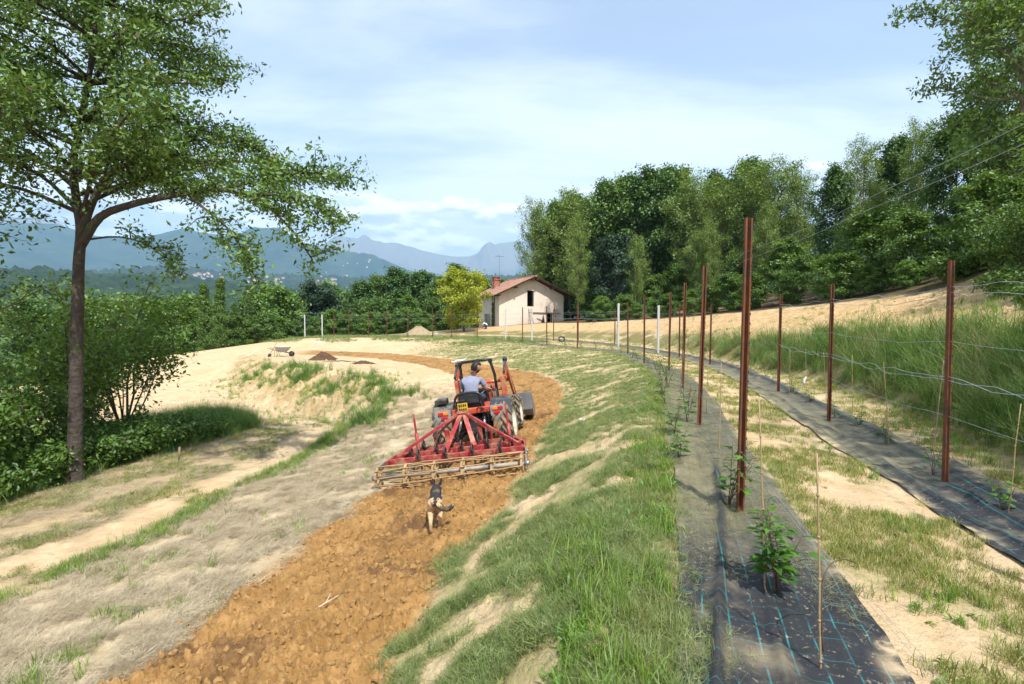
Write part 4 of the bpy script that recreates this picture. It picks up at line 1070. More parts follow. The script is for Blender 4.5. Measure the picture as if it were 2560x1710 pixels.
def make_tree_meshes(seed, H, tr, base, spread, limbs, sub, k, sig, leaf, aspect, shape, leafmat, bark, lean=0.03, up=0.3):
    """trunk and crown meshes of a broadleaf tree of height H"""
    rn = random.Random(seed)
    n = 9
    tp = [Vector((0, 0, -0.4))]
    dx, dy = rn.gauss(0, lean), rn.gauss(0, lean)
    for i in range(n):
        tp.append(tp[-1] + Vector((dx + rn.gauss(0, 0.03), dy + rn.gauss(0, 0.03), 1)) * (H * 0.97 / n))
    branches = [(tp, [tr * (1 - 0.9 * (i / n) ** 0.9) + 0.012 for i in range(n + 1)])]
    tips = []
    for i in range(limbs):
        t = base + (1 - base) * ((i + rn.random() * 0.6) / limbs) ** 0.95
        f = t * n; j = min(n - 1, int(f)); p = tp[j].lerp(tp[j + 1], f - j)
        az = i * 2.39996 + rn.uniform(-.5, .5)
        rel = (t - base) / (1 - base)
        prof = {'round': math.sqrt(max(0.03, 1 - (1.75 * rel - 0.75) ** 2)), 'up': 0.95 - 0.72 * rel, 'vase': 0.45 + 0.75 * math.sin(min(1, rel * 1.05) * 2.6)}[shape]
        l = spread * prof * rn.uniform(0.72, 1.12)
        el = 0.25 + 0.75 * rel + rn.uniform(-.15, .15)
        d = Vector((math.cos(az) * math.cos(el), math.sin(az) * math.cos(el), math.sin(el)))
        q = [p]
        for m in range(5):
            q.append(q[-1] + (d + Vector((rn.gauss(0, .13), rn.gauss(0, .13), rn.gauss(0, .10) + 0.05 * m * (1 - rel)))).normalized() * l / 5)
        r0 = tr * 0.42 * (1 - 0.6 * rel)
        branches.append((q, [r0 * (1 - 0.17 * m) for m in range(6)]))
        grow_sub(rn, q, l * 0.50, r0 * 0.28, sub, 0.62, branches, tips, 0.25)
    grow_sub(rn, tp[-4:], spread * 0.4, tr * 0.10, sub + 3, 0.7, branches, tips, 0.1)
    C, lv = clusters(tips, k, sig, seed + 1)
    ctr = np.array([0, 0, H * 0.6]); o = C - ctr; o /= np.linalg.norm(o, axis=1)[:, None] + 1e-6
    crown = leaves_mesh('crown', C, lv, leaf, aspect, up, seed + 2, o); crown.materials.append(leafmat)
    trunk = wood_mesh('trunk', branches); trunk.materials.append(bark)
    return trunk, crown
def plant_tree(name, meshes, x, y, s, rz, label, cat='tree', group=None, sxy=1.0, z=None):
    root = empty(name, (x, y, (gz(x, y) if z is None else z) - 0.05), (0, 0, rz), label=label, cat=cat, group=group)
    root.scale = (s * sxy, s * sxy, s)
    for nm, me in zip(('trunk', 'crown'), meshes):
        o = bpy.data.objects.new(nm, me); col.objects.link(o); o.parent = root
    return root
T_oak = [make_tree_meshes(100 + i, 16, 0.27, 0.16, 5.0, 30, 8, 15, 0.50, 0.20, 0.55, 'round', (L_oak, L_oak, L_mid)[i], M_bark) for i in range(3)]
T_loc = [make_tree_meshes(120 + i, 16, 0.20, 0.24, 4.2, 26, 7, 13, 0.46, 0.17, 0.36, 'vase', L_loc, M_bark2) for i in range(3)]
T_mid = [make_tree_meshes(140 + i, 8, 0.13, 0.08, 2.9, 26, 7, 14, 0.30, 0.15, 0.5, 'round', (L_mid, L_haz, L_mid)[i], M_bark) for i in range(3)]
T_blue = [make_tree_meshes(160, 11, 0.25, 0.06, 4.6, 32, 8, 16, 0.40, 0.16, 0.5, 'round', L_blue, M_bark)]
T_pop = [make_tree_meshes(170, 9, 0.12, 0.05, 1.9, 34, 6, 13, 0.22, 0.13, 0.4, 'up', L_mid, M_bark)]
T_yel = [make_tree_meshes(180, 6.2, 0.14, 0.16, 3.1, 24, 7, 16, 0.26, 0.125, 0.5, 'round', L_yel, M_bark)]
H_of = {'oak': 16, 'loc': 16, 'mid': 8, 'blue': 11, 'pop': 9, 'yel': 6.2}
PR = dict(oak=T_oak, loc=T_loc, mid=T_mid, blue=T_blue, pop=T_pop, yel=T_yel)
NM = dict(oak='oak_tree', loc='locust_tree', mid='hazel_tree', blue='yew_tree', pop='poplar_tree', yel='golden_tree')
cnt = 0
def wood_tree(kind, u, d, vtop, label, group, sxy=1.0):
    """a tree standing at bearing u and distance d whose top reaches vtop in the photograph's survey"""
    global cnt; cnt += 1
    x, y = (u - 1280) / 1280.0 * d, d
    h = EYE + (800 - vtop) * d / 1280.0 - gz(x, y)
    P = PR[kind]
    s = h / (H_of[kind] * 1.03)
    return plant_tree(NM[kind], P[cnt % len(P)], x, y, s, cnt * 2.1, label, 'tree', group, sxy)
G1, G2, G3 = 'trees of the wood on the slope', 'trees beyond the far fence', 'low trees along the wood edge'
for (k, u, d, v, lb, w) in [
    ('loc', 1338, 66, 520, 'loose pale locust at the end of the wood, leaning out beside the house', .62), ('oak', 1392, 69, 512, 'dark oak rising right behind the farmhouse', .9), ('loc', 1425, 64, 498, 'locust with pale upright trunk just past the house eaves', .8),
    ('oak', 1445, 70, 493, 'broad dark oak of the wood above the sand bank', .9), ('oak', 1512, 66, 462, 'broad dark oak of the wood above the sand bank', .85), ('oak', 1562, 68, 446, 'broad dark oak of the wood above the sand bank', .85), ('oak', 1630, 66, 433, 'broad dark oak of the wood above the sand bank', .9),
    ('oak', 1668, 68, 428, 'broad dark oak of the wood above the sand bank', .8), ('loc', 1724, 60, 455, 'light green locust among the dark oaks', .85), ('oak', 1790, 63, 442, 'broad dark oak of the wood above the sand bank', .85), ('loc', 1796, 57, 470, 'light green locust among the dark oaks', .8),
    ('oak', 1858, 62, 408, 'broad dark oak of the wood above the sand bank', .85), ('loc', 1880, 55, 430, 'light green locust among the dark oaks', .8), ('loc', 1945, 53, 418, 'light green locust among the dark oaks', .85), ('loc', 1990, 51, 450, 'light green locust among the dark oaks', .7),
    ('oak', 2082, 46, 424, 'oak standing apart past the gap in the wood', .75), ('loc', 2150, 41, 372, 'slender locust with a forked pale trunk past the gap', .6), ('oak', 2226, 42, 352, 'oak behind the slender forked locust', .75), ('loc', 2290, 36, 330, 'tall locust between the forked one and the big leaning one', .6), ('oak', 2370, 33, 300, 'oak under the big leaning locust', .8)]:
    wood_tree(k, u, d, v, lb, G1, w)
for i, u in enumerate(range(1350, 2420, 62)):
    d = 84 - (u - 1350) * 0.026
    wood_tree('oak' if i % 3 else 'loc', u + random.uniform(-20, 20), d, 560 + random.uniform(-25, 35) - 30 * (u > 1500), 'tree deep inside the wood, showing between the front trunks', G1, 1.0)
wood_tree('blue', 1535, 57, 598, 'blue-green dense round tree at the foot of the wood', G1, 1.05)
for i, (u, d, v, k) in enumerate([(1432, 66, 640, 'mid'), (1475, 60, 650, 'mid'), (1600, 56, 655, 'loc'), (1640, 55, 690, 'mid'), (1700, 53, 660, 'mid'), (1745, 51, 590, 'loc'), (1800, 50, 690, 'mid'), (1850, 47, 640, 'mid'), (1905, 45, 570, 'loc'), (1960, 43, 600, 'mid'), (2010, 41, 640, 'mid'), (2070, 37, 670, 'mid'), (2120, 35, 640, 'mid'), (2200, 33, 670, 'mid'), (2250, 30, 600, 'loc'), (2300, 28, 620, 'mid'), (2350, 26, 610, 'mid'), (2400, 25, 560, 'mid')]):
    wood_tree(k, u, d, v, 'leafy young tree beside the blue-green round tree' if u < 1620 else 'leafy young tree at the wood edge above the fallen logs' if u < 2030 else 'leafy young tree below the slender forked locust' if u < 2260 else 'leafy young tree on the slope under the big leaning locust', G3, 1.15 if k == 'mid' else 0.9)
for (k, u, d, v, lb) in [('oak', 1145, 80, 664, 'dark oak whose pointed crown tops the trees left of the golden tree'), ('oak', 1100, 84, 694, 'rounded dark oak beyond the far fence'), ('oak', 1048, 88, 680, 'rounded dark oak beyond the far fence'), ('oak', 998, 86, 674, 'rounded dark oak beyond the far fence'), ('oak', 945, 86, 692, 'rounded dark oak beyond the far fence'),
    ('oak', 900, 80, 704, 'rounded dark oak beyond the far fence'), ('oak', 1205, 82, 692, 'oak showing between the golden tree and the chimney'), ('oak', 1255, 86, 700, 'oak showing over the tiled roof beside the chimney'),
    ('mid', 862, 74, 722, 'mid green tree beyond the far fence'), ('mid', 822, 70, 718, 'mid green tree beyond the far fence'), ('blue', 790, 78, 716, 'blue-green pointed tree beyond the far fence'), ('mid', 752, 66, 738, 'mid green tree beyond the far fence'), ('mid', 705, 64, 730, 'mid green tree beyond the far fence'), ('mid', 664, 62, 725, 'mid green tree beyond the far fence'), ('mid', 622, 60, 716, 'mid green tree beyond the far fence'),
    ('pop', 548, 52, 684, 'tall narrow poplar-like tree rising above the wood edge'), ('pop', 520, 53, 700, 'second narrow upright tree beside the tallest poplar-like one'), ('mid', 585, 60, 728, 'mid green tree beyond the far fence'), ('mid', 478, 54, 745, 'mid green tree beyond the far fence'), ('mid', 430, 58, 742, 'mid green tree beyond the far fence'), ('mid', 370, 60, 745, 'mid green tree beyond the far fence'), ('mid', 300, 60, 750, 'mid green tree beyond the far fence'), ('oak', 230, 62, 748, 'mid green tree beyond the far fence'), ('mid', 160, 62, 756, 'mid green tree beyond the far fence'), ('oak', 90, 60, 752, 'mid green tree beyond the far fence'), ('mid', 20, 62, 750, 'mid green tree beyond the far fence'),
    ('mid', 960, 70, 745, 'light green tree in front of the dark oaks'), ('mid', 1020, 70, 740, 'light green tree in front of the dark oaks'), ('mid', 1085, 68, 745, 'light green tree in front of the dark oaks'), ('mid', 905, 68, 750, 'light green tree in front of the dark oaks')]:
    if lb.startswith('mid green'): lb = 'mid green tree far beyond the hedge, seen past the cherry trunk' if u < 470 else 'mid green tree beside the narrow upright poplar-like trees' if u < 600 else 'mid green tree behind the two white fence posts' if u < 780 else 'mid green tree between the blue-green pointed tree and the dark oaks'
    if k == 'mid' and u < 880: d, v = d * random.uniform(0.95, 1.5), v + random.uniform(-8, 22); k = random.choice(('mid', 'mid', 'loc', 'pop'))
    wood_tree(k, u, d, v, lb, G2, 1.05 if k != 'pop' else 0.8)
for i, u in enumerate(range(480, 1080, 38)):
    d = 60 - (u < 700) * (700 - u) * 0.02 + (u > 700) * 4
    wood_tree('mid', u + random.uniform(-12, 12), d + random.uniform(-1.5, 1.5), 790 + random.uniform(-16, 12), 'low bushy tree along the field edge behind the far fence posts', G2, 1.35)
for (u, d, v) in [(1445, 57, 560), (1588, 54, 600), (1752, 50, 610), (1775, 49, 560), (1912, 44, 520), (2176, 31.5, 470), (2192, 32, 500), (2105, 36, 560)]:
    wood_tree('loc', u, d, v, 'slim young locust with a pale pole-like trunk in front of the wood', G1, 0.55)
wood_tree('yel', 1160, 55.5, 680, 'golden yellow-green round tree beside the farmhouse', None, 0.98)
# the big trees on the near slope
T_big = make_tree_meshes(201, 17, 0.24, 0.20, 4.2, 40, 10, 13, 0.27, 0.120, 0.40, 'vase', L_air, M_bark2, 0.05, 0.2)
plant_tree('locust_tree', T_big, 22.2, 22.5, 1.0, 0.6, 'tall airy locust towering over the steep earth bank', group=G1)
plant_tree('locust_tree', T_big, 26.5, 26.5, 0.95, 3.6, 'second tall locust behind the one over the steep earth bank', group=G1)
T_big2 = make_tree_meshes(205, 13, 0.22, 0.10, 4.8, 36, 9, 15, 0.36, 0.13, 0.5, 'round', L_oak, M_bark)
plant_tree('oak_tree', T_big2, 28.5, 24.5, 0.80, 0.3, 'dark oak crowding in under the tall airy locust', group=G1)
plant_tree('oak_tree', T_big2, 21.0, 17.0, 0.5, 2.2, 'small dark oak on top of the steep earth bank', group=G1)
for i, (x, y, s) in enumerate([(17.2, 17.5, .34), (18.6, 20.2, .42), (17.4, 22.6, .40), (17.8, 25.5, .5), (17.0, 14.2, .33), (18.8, 15.0, .5)]):
    plant_tree('hazel_tree', T_mid[i % 3], x, y, s, i * 1.3, 'leafy shrub hanging over the steep earth bank', 'shrub', G3, 1.1)

# ------------------------------------------------------------------ the big cherry by the track
def cherry():
    rn = random.Random(77)
    x0, y0 = -9.12, 10.6
    root = empty('cherry_tree', (x0, y0, gz(x0, y0) - 0.05), label='big dark cherry tree with a sweeping limb, standing alone beside the track', cat='tree')
    br, tips = [], []
    def limb(pts, r0, r1, sub, ln, spread=0.62, start=0.2, lift=0.25):
        q = [Vector(p) for p in catmull(pts, 3)]
        n = len(q) - 1
        br.append((q, [r0 + (r1 - r0) * (i / n) ** 0.8 for i in range(n + 1)]))
        if sub: grow_sub(rn, q, ln, 0.016, sub, spread, br, tips, start, lift)
        return q
    limb([(0.0, 0, -0.3), (-0.02, 0, 0.5), (0.02, 0.02, 1.8), (0.12, 0, 3.3), (0.2, 0, 4.6), (0.27, 0, 5.3), (0.16, 0.05, 5.9), (0.08, 0.1, 6.7), (0.25, 0.1, 7.5), (0.5, 0.1, 8.6), (0.8, 0, 10.0), (1.0, 0, 11.6)], 0.16, 0.028, 14, 1.2, start=0.6)
    br[0] = (br[0][0], [0.19 if i < 2 else r for i, r in enumerate(br[0][1])])
    limb([(0.26, 0, 5.0), (0.75, -0.1, 5.55), (1.4, -0.15, 5.78), (2.0, -0.2, 5.9), (2.7, -0.2, 6.02), (3.4, -0.25, 6.05), (4.2, -0.35, 5.75), (4.8, -0.4, 5.2), (5.2, -0.4, 4.6)], 0.095, 0.014, 30, 0.85, start=0.34)
    limb([(2.6, -0.2, 6.0), (3.1, -0.5, 5.65), (3.6, -0.6, 5.25), (4.0, -0.7, 4.7), (4.25, -0.75, 4.15)], 0.035, 0.008, 18, 0.6, start=0.35)
    limb([(3.3, -0.25, 6.05), (4.1, 0.0, 6.35), (5.0, 0.1, 6.5), (5.75, 0.1, 6.35)], 0.04, 0.01, 26, 0.75)
    limb([(3.6, -0.25, 5.95), (4.5, -0.5, 5.9), (5.4, -0.6, 5.6), (5.7, -0.6, 5.3)], 0.03, 0.008, 22, 0.65)
    limb([(0.28, 0, 5.2), (0.5, 0.05, 5.9), (0.9, 0.1, 6.55), (1.6, 0.2, 6.75), (2.4, 0.3, 6.85), (3.2, 0.4, 6.6), (4.2, 0.5, 6.3)], 0.085, 0.012, 30, 0.9, start=0.3)
    limb([(1.2, 0.15, 6.7), (1.9, 0.5, 7.3), (2.8, 0.8, 7.5), (3.9, 0.9, 7.0)], 0.04, 0.01, 24, 0.85)
    limb([(0.12, 0.05, 6.2), (-0.6, 0.0, 6.8), (-1.4, -0.1, 7.15), (-2.5, -0.2, 7.2), (-3.4, -0.2, 6.9)], 0.05, 0.01, 26, 0.9)
    limb([(0.15, 0.0, 5.7), (-0.4, -0.5, 6.0), (-1.2, -0.9, 6.1), (-2.2, -1.2, 5.8), (-2.8, -1.3, 5.4)], 0.045, 0.01, 24, 0.85)
    limb([(0.14, 0, 5.8), (0.2, -0.8, 6.2), (0.1, -1.7, 6.3), (0.0, -2.5, 6.0)], 0.045, 0.01, 22, 0.85)
    limb([(0.14, 0, 6.0), (0.5, 1.0, 6.5), (0.8, 2.0, 6.8), (1.0, 3.0, 6.6)], 0.045, 0.01, 22, 0.9)
    limb([(0.3, 0, 5.6), (1.3, -0.8, 6.5), (2.5, -1.6, 7.0), (3.6, -2.2, 6.9)], 0.045, 0.01, 24, 0.85)
    limb([(0.3, 0, 5.8), (1.5, 0.9, 6.8), (2.9, 1.7, 7.2), (4.2, 2.2, 6.9)], 0.045, 0.01, 24, 0.85)
    limb([(0.3, 0, 5.1), (0.9, 0.2, 5.2), (1.5, 0.3, 5.0), (2.0, 0.3, 4.5)], 0.025, 0.006, 9, 0.5, start=0.4)
    k = 0
    for z, n, l in [(6.8, 6, 3.1), (7.4, 6, 3.0), (8.0, 6, 2.8), (8.7, 6, 2.6), (9.5, 6, 2.4), (10.3, 6, 2.1), (11.0, 5, 1.6)]:
        for i in range(n):
            az = k * 2.4 + rn.uniform(-.3, .3); k += 1
            b = Vector((0.1 + (z - 6.5) * 0.2, 0.1, z - 0.4)); ln = l * rn.uniform(0.85, 1.12)
            q = [b + Vector((math.cos(az) * ln * t, math.sin(az) * ln * t * 0.95, (0.9 * t - 0.75 * t * t) * ln * 0.55)) + Vector((rn.gauss(0, .08), rn.gauss(0, .08), rn.gauss(0, .08))) * t for t in (0, .25, .5, .75, 1)]
            limb([tuple(p) for p in q], 0.045, 0.009, 17, 0.95)
    C, lv = clusters(tips, 12, 0.13, 31)
    me = leaves_mesh('crown', C, lv, 0.054, 0.42, 0.25, 33); me.materials.append(L_che)
    link_mesh('crown', me, None, root)
    wm = wood_mesh('trunk', br, 10); wm.materials.append(M_cbark); link_mesh('trunk', wm, None, root)
    print('cherry leaves', len(C))
M_cbark = plain('cherry_bark', (0.075, 0.060, 0.050), 0.85, 0, 0.45, 6, 0.08, 11, 0.15, dirt=(0.055, 0.07, 0.03), dirt_amt=0.3)
cherry()
# hedge by the track
def shrub_meshes(seed, H, stems, spread, k, sig, leaf, mat, sub=9, bare=0.22):
    rn = random.Random(seed); br, tips = [], []
    for i in range(stems):
        az = i * 2.4 + rn.uniform(-.4, .4); sp = spread * rn.uniform(0.3, 1.0); h = H * rn.uniform(0.6, 1.0)
        q = [Vector((math.cos(az) * sp * t ** 1.3 + rn.gauss(0, .04), math.sin(az) * sp * t ** 1.3 + rn.gauss(0, .04), -0.15 + (h + 0.15) * t)) for t in (0, .2, .4, .6, .8, 1)]
        r = 0.028 * rn.uniform(0.7, 1.2)
        br.append((q, [r * (1 - 0.15 * j) for j in range(6)]))
        grow_sub(rn, q, H * 0.26, 0.008, sub, 0.7, br, tips, bare)
    C, lv = clusters(tips, k, sig, seed)
    C[:, 2] = np.maximum(C[:, 2], 0.03)
    cr = leaves_mesh('crown', C, lv, leaf, 0.5, 0.45, seed + 1); cr.materials.append(mat)
    tr = wood_mesh('trunk', br); tr.materials.append(M_bark)
    return tr, cr
S_a = shrub_meshes(301, 3.9, 9, 1.6, 10, 0.17, 0.055, L_haz, 12, 0.45)
S_b = shrub_meshes(302, 2.6, 9, 1.3, 9, 0.17, 0.060, L_mid, 10)
S_c = shrub_meshes(303, 0.9, 12, 0.9, 10, 0.12, 0.055, L_mid, 7)
for (x, y, m_, s, lb) in [(-11.9, 15.6, S_a, 1.28, 'many-stemmed hazel shrub with a domed crown behind the cherry trunk'), (-10.6, 9.6, S_b, 1.0, 'dense shrub on the hedge side of the cherry tree'), (-11.6, 9.3, S_a, 0.85, 'tall dark shrub filling the hedge before the cherry tree'),
                          (-12.6, 12.5, S_b, 0.9, 'shrub at the back of the hedge'), (-10.6, 11.4, S_b, 0.9, 'shrub right behind the cherry trunk'), (-11.2, 12.9, S_a, 1.05, 'tall shrub with bare stems between the cherry trunk and the domed hazel'), (-13, 15, S_b, 1.1, 'shrub at the back of the hedge'), (-11.3, 7.6, S_b, 1.0, 'dense shrub at the near end of the hedge'), (-12.6, 7.4, S_a, 1.0, 'dense shrub at the near end of the hedge')]:
    plant_tree('hedge_shrub', m_, x, y, s, x * 5 + y, lb, 'shrub', 'shrubs of the hedge by the track')
for i, (x, y, s) in enumerate([(-9.9, 8.5, 1.0), (-10.0, 9.4, 1.1), (-9.8, 10.2, .9), (-9.7, 11.3, 1.1), (-9.5, 12.1, 1.0), (-9.4, 13.0, 1.0), (-9.2, 13.9, .9), (-10.4, 13.6, 1.2), (-10.6, 11.0, 1.3), (-9.9, 14.8, .9), (-8.9, 14.9, .7), (-10.7, 8.3, 1.2), (-11.4, 10.4, 1.3)]):
    plant_tree('bramble_bush', S_c, x, y, s, i * 1.9, 'low dark bramble mound at the foot of the hedge', 'bush', 'low brambles of the hedge')
T_edge = make_tree_meshes(310, 7.5, 0.12, 0.25, 2.6, 24, 8, 9, 0.17, 0.062, 0.5, 'round', L_mid, M_bark)
plant_tree('hazel_tree', T_edge, -10.7, 9.2, 0.92, 0.4, 'bright leafed tree reaching in beside the cherry from the hedge', group=None)
for i, (x, y, s) in enumerate([(8.2, 7.3, .5), (10.2, 10.0, .55), (11.2, 10.8, .7), (9.8, 15.5, .35), (12.0, 12.5, .8), (10.9, 8.6, .8)]):
    plant_tree('bramble_bush', S_c, x, y, s, i * 1.1, 'light green bramble shoot on the tall grass bank', 'bush', 'brambles on the grass bank')

# scrub along the lip of the sand bank where the wood begins
pe = catmull(EDGE, 8); rn = random.Random(21)
se = np.concatenate([[0], np.cumsum(np.linalg.norm(np.diff(pe[:, :2], axis=0), axis=1))])
s = 9.0; i = 0
while s < se[-1] - 16:
    x, y = np.interp(s, se, pe[:, 0]) + rn.uniform(0.9, 2.2), np.interp(s, se, pe[:, 1]) + rn.uniform(-.3, .6)
    if y < 21: plant_tree('bramble_bush', S_c, x, y, rn.uniform(.8, 1.3), i * 1.7, 'low scrub clinging to the lip of the steep earth bank', 'bush', 'scrub along the wood edge')
    else: plant_tree('hazel_tree', T_mid[i % 3], x + 0.4, y, rn.uniform(.12, .30), i * 1.7, 'low bushy scrub at the lip of the sand bank under the wood', 'bush', 'scrub along the wood edge', 1.4)
    s += rn.uniform(1.0, 2.6); i += 1

T_air = make_tree_meshes(330, 10, 0.16, 0.28, 3.0, 22, 6, 6, 0.36, 0.10, 0.36, 'vase', L_loc, M_bark2)
plant_tree('locust_tree', T_air, 8.0, 1.4, 0.85, 0.4, 'airy locust standing over the near end of the tall grass bank', group=G1)

for i, (x, y, s, m_) in enumerate([(12.3, 9.8, .95, S_b), (13.1, 11.4, 1.1, S_b), (13.9, 12.6, .9, S_a), (14.4, 14.4, .85, S_b), (12.0, 8.4, 1.0, S_b), (13.4, 10.0, 1.0, S_a), (15.4, 16.2, .8, S_b)]):
    plant_tree('hazel_shrub', m_, x, y, s, i * 1.7, 'leafy shrub spilling down the steep earth bank above the tall grass', 'shrub', 'shrubs on the steep earth bank')
# ------------------------------------------------------------------ bodies grown over a skeleton
def skin_body(name, joints, bones, root, mats, levels=2, pre=None):
    """joints: key -> (pos, radius or (rx, ry)); bones: (a, b, material index); faces take the material of the nearest bone"""
    keys = list(joints); ix = {k: i for i, k in enumerate(keys)}
    me = bpy.data.meshes.new(name + '_skeleton')
    me.from_pydata([joints[k][0] for k in keys], [(ix[a], ix[b]) for a, b, _ in bones], [])
    tmp = bpy.data.objects.new(name + '_skeleton', me); col.objects.link(tmp)
    md = tmp.modifiers.new('skin', 'SKIN'); md.use_smooth_shade = True; md.branch_smoothing = 0.6
    ss = tmp.modifiers.new('sub', 'SUBSURF'); ss.levels = ss.render_levels = levels
    for i, k in enumerate(keys):
        r = joints[k][1]; r = r if isinstance(r, tuple) else (r, r)
        sv_ = me.skin_vertices[0].data[i]; sv_.radius = r; sv_.use_root = (k == root)
    dg = bpy.context.evaluated_depsgraph_get(); dg.update()
    out = bpy.data.meshes.new_from_object(tmp.evaluated_get(dg))
    bpy.data.objects.remove(tmp); bpy.data.meshes.remove(me)
    out.name = name
    out.materials.clear()
    for m_ in mats: out.materials.append(m_)
    A = np.array([joints[a][0] for a, b, _ in bones]); B = np.array([joints[b][0] for a, b, _ in bones]); mi = np.array([m_ for _, _, m_ in bones])
    for p in out.polygons:
        c = np.array(p.center); d = B - A
        t = np.clip(((c - A) * d).sum(1) / ((d * d).sum(1) + 1e-9), 0, 1)[:, None]
        p.material_index = int(mi[np.argmin(((A + d * t - c) ** 2).sum(1))])
        p.use_smooth = True
    if pre: pre(out)
    return out
def head_mesh(name, skin, hair, beard=None, hat=False):
    """head 0.24 high looking along +Y, chin at z 0: brow, nose, ears, hair and beard"""
    bm = bmesh.new(); bmesh.ops.create_icosphere(bm, subdivisions=4, radius=1.0)
    for v in bm.verts:
        n = v.co.copy(); x, y, z = n
        s = Vector((x * 0.076, y * 0.098, z * 0.118))
        if z < 0: s.x *= 1 + 0.28 * z; s.y += 0.012 * (-z) * (1 if y > 0 else -0.4); s.y *= (1 + 0.12 * z)
        nose = math.exp(-((x / 0.16) ** 2 + ((z + 0.18) / 0.22) ** 2)) if y > 0.5 else 0
        s.y += 0.024 * nose
        eye = sum(math.exp(-(((x - e) / 0.17) ** 2 + ((z - 0.06) / 0.12) ** 2)) for e in (-0.4, 0.4)) if y > 0.4 else 0
        s.y -= 0.010 * eye
        mouth = math.exp(-((x / 0.3) ** 2 + ((z + 0.52) / 0.06) ** 2)) if y > 0.4 else 0
        s.y -= 0.006 * mouth
        for e in (-1, 1):
            ear = math.exp(-(((y + 0.05) / 0.13) ** 2 + ((z + 0.05) / 0.2) ** 2)) if x * e > 0.7 else 0
            s.x += e * 0.020 * ear
        v.co = s + Vector((0, 0, 0.118))
    for f in bm.faces:
        c = f.calc_center_median(); x, y, z = c.x / 0.076, c.y / 0.098, (c.z - 0.118) / 0.118
        f.smooth = True; f.material_index = 0
        if z > 0.50 - 0.55 * (y < 0.25) - 0.35 * (y < -0.2) and not (abs(x) > 0.85 and abs(y + .05) < 0.2): f.material_index = 1
        elif y < -0.15 and z > -0.62: f.material_index = 1
        if beard and y > 0.05 and z < -0.30 and not (abs(x) < 0.25 and -0.60 < z < -0.46): f.material_index = 2
        if y > 0.4 and 0.0 < z < 0.11 and 0.26 < abs(x) < 0.55: f.material_index = 2 if beard else 1
    for v in bm.verts:
        ms = [f.material_index for f in v.link_faces]
        if all(m_ == 1 for m_ in ms): v.co += (v.co - Vector((0, 0, 0.118))).normalized() * (0.012 + 0.004 * math.sin(v.co.x * 300) * math.sin(v.co.z * 260))
    me = bpy.data.meshes.new(name); bm.to_mesh(me); bm.free()
    for m_ in (skin, hair, beard or hair): me.materials.append(m_)
    return me
def hand_mesh(name, mat, curl=0.6):
    """palm with four unequal bent fingers and a thumb, pointing along +Y"""
    b = MB(); b.box((0, 0.045, 0), (0.075, 0.09, 0.028), bevel=0.011)
    for k, (x, l) in enumerate([(-0.029, .066), (-0.010, .078), (0.010, .072), (0.029, .056)]):
        p = [Vector((x, 0.085, 0))]; a = 0.15
        for j in range(3):
            a += curl * 0.75; p.append(p[-1] + Vector((0, math.cos(a), -math.sin(a))) * l / 3)
        b.tube(p, [0.0095, 0.009, 0.008, 0.0065], 6)
    b.tube([(-0.034, 0.025, -0.004), (-0.055, 0.05, -0.014), (-0.052, 0.078, -0.028)], [0.012, 0.0105, 0.008], 6)
    me = b.mesh(name); me.materials.append(mat); me.shade_smooth()
    return me
M_skin = plain('skin', (0.46, 0.26, 0.18), 0.5, 0, 0.06)
M_hair = plain('dark_hair', (0.022, 0.014, 0.010), 0.55, 0, 0.3, 80)
M_shirt = plain('grey_blue_cotton', (0.215, 0.23, 0.31), 0.9, 0, 0.2, 7, 0.06, 9)
M_jean = plain('dark_denim', (0.055, 0.065, 0.095), 0.9, 0, 0.2, 8, 0.01, 20)
M_shoe = plain('shoe_leather', (0.03, 0.024, 0.02), 0.6)
M_glove = plain('blue_sleeve_band', (0.10, 0.22, 0.50), 0.7)

# ------------------------------------------------------------------ tractor
M_red = plain('tractor_red', (0.50, 0.060, 0.030), 0.38, 0, 0.10, 4, dirt=(0.42, 0.25, 0.13), dirt_amt=0.42, dirt_scale=5, spec=0.5)
M_fred = plain('harrow_red', (0.30, 0.018, 0.024), 0.55, 0, 0.15, 4, dirt=(0.36, 0.17, 0.10), dirt_amt=0.5, dirt_scale=6, spec=0.5)
M_blk = plain('black_paint', (0.012, 0.013, 0.015), 0.35, 0, 0.2, 6, spec=0.5, dirt=(0.15, 0.11, 0.07), dirt_amt=0.2)
M_blu = plain('blue_grey_plastic', (0.030, 0.035, 0.042), 0.5, 0, 0.2, 6, dirt=(0.20, 0.16, 0.11), dirt_amt=0.36, spec=0.4)
M_tyre = plain('dusty_rubber', (0.15, 0.135, 0.11), 0.9, 0, 0.25, 7, 0.01, 30, 0.2, dirt=(0.38, 0.22, 0.09), dirt_amt=0.45, dirt_scale=4)
M_rim = plain('cream_rim', (0.62, 0.60, 0.50), 0.5, 0, 0.08, 6, dirt=(0.40, 0.26, 0.13), dirt_amt=0.35)
M_steel = plain('bare_steel', (0.30, 0.30, 0.31), 0.4, 0.7, 0.2, 8, dirt=(0.22, 0.16, 0.10), dirt_amt=0.35)
M_iron = plain('dark_iron', (0.055, 0.055, 0.058), 0.5, 0.5, 0.25, 8, dirt=(0.24, 0.15, 0.08), dirt_amt=0.35)
M_mud = plain('mud_caked_bar', (0.36, 0.24, 0.125), 0.9, 0, 0.3, 8, 0.01, 40)
M_pipe = plain('worn_pipe', (0.40, 0.34, 0.26), 0.6, 0.2, 0.3, 5, dirt=(0.16, 0.16, 0.17), dirt_amt=0.5, dirt_scale=2.5)
M_lampo = plain('amber_lens', (0.75, 0.22, 0.02), 0.25, 0, 0.05, spec=0.6)
M_lampr = plain('red_lens', (0.50, 0.012, 0.02), 0.25, 0, 0.05, spec=0.6)
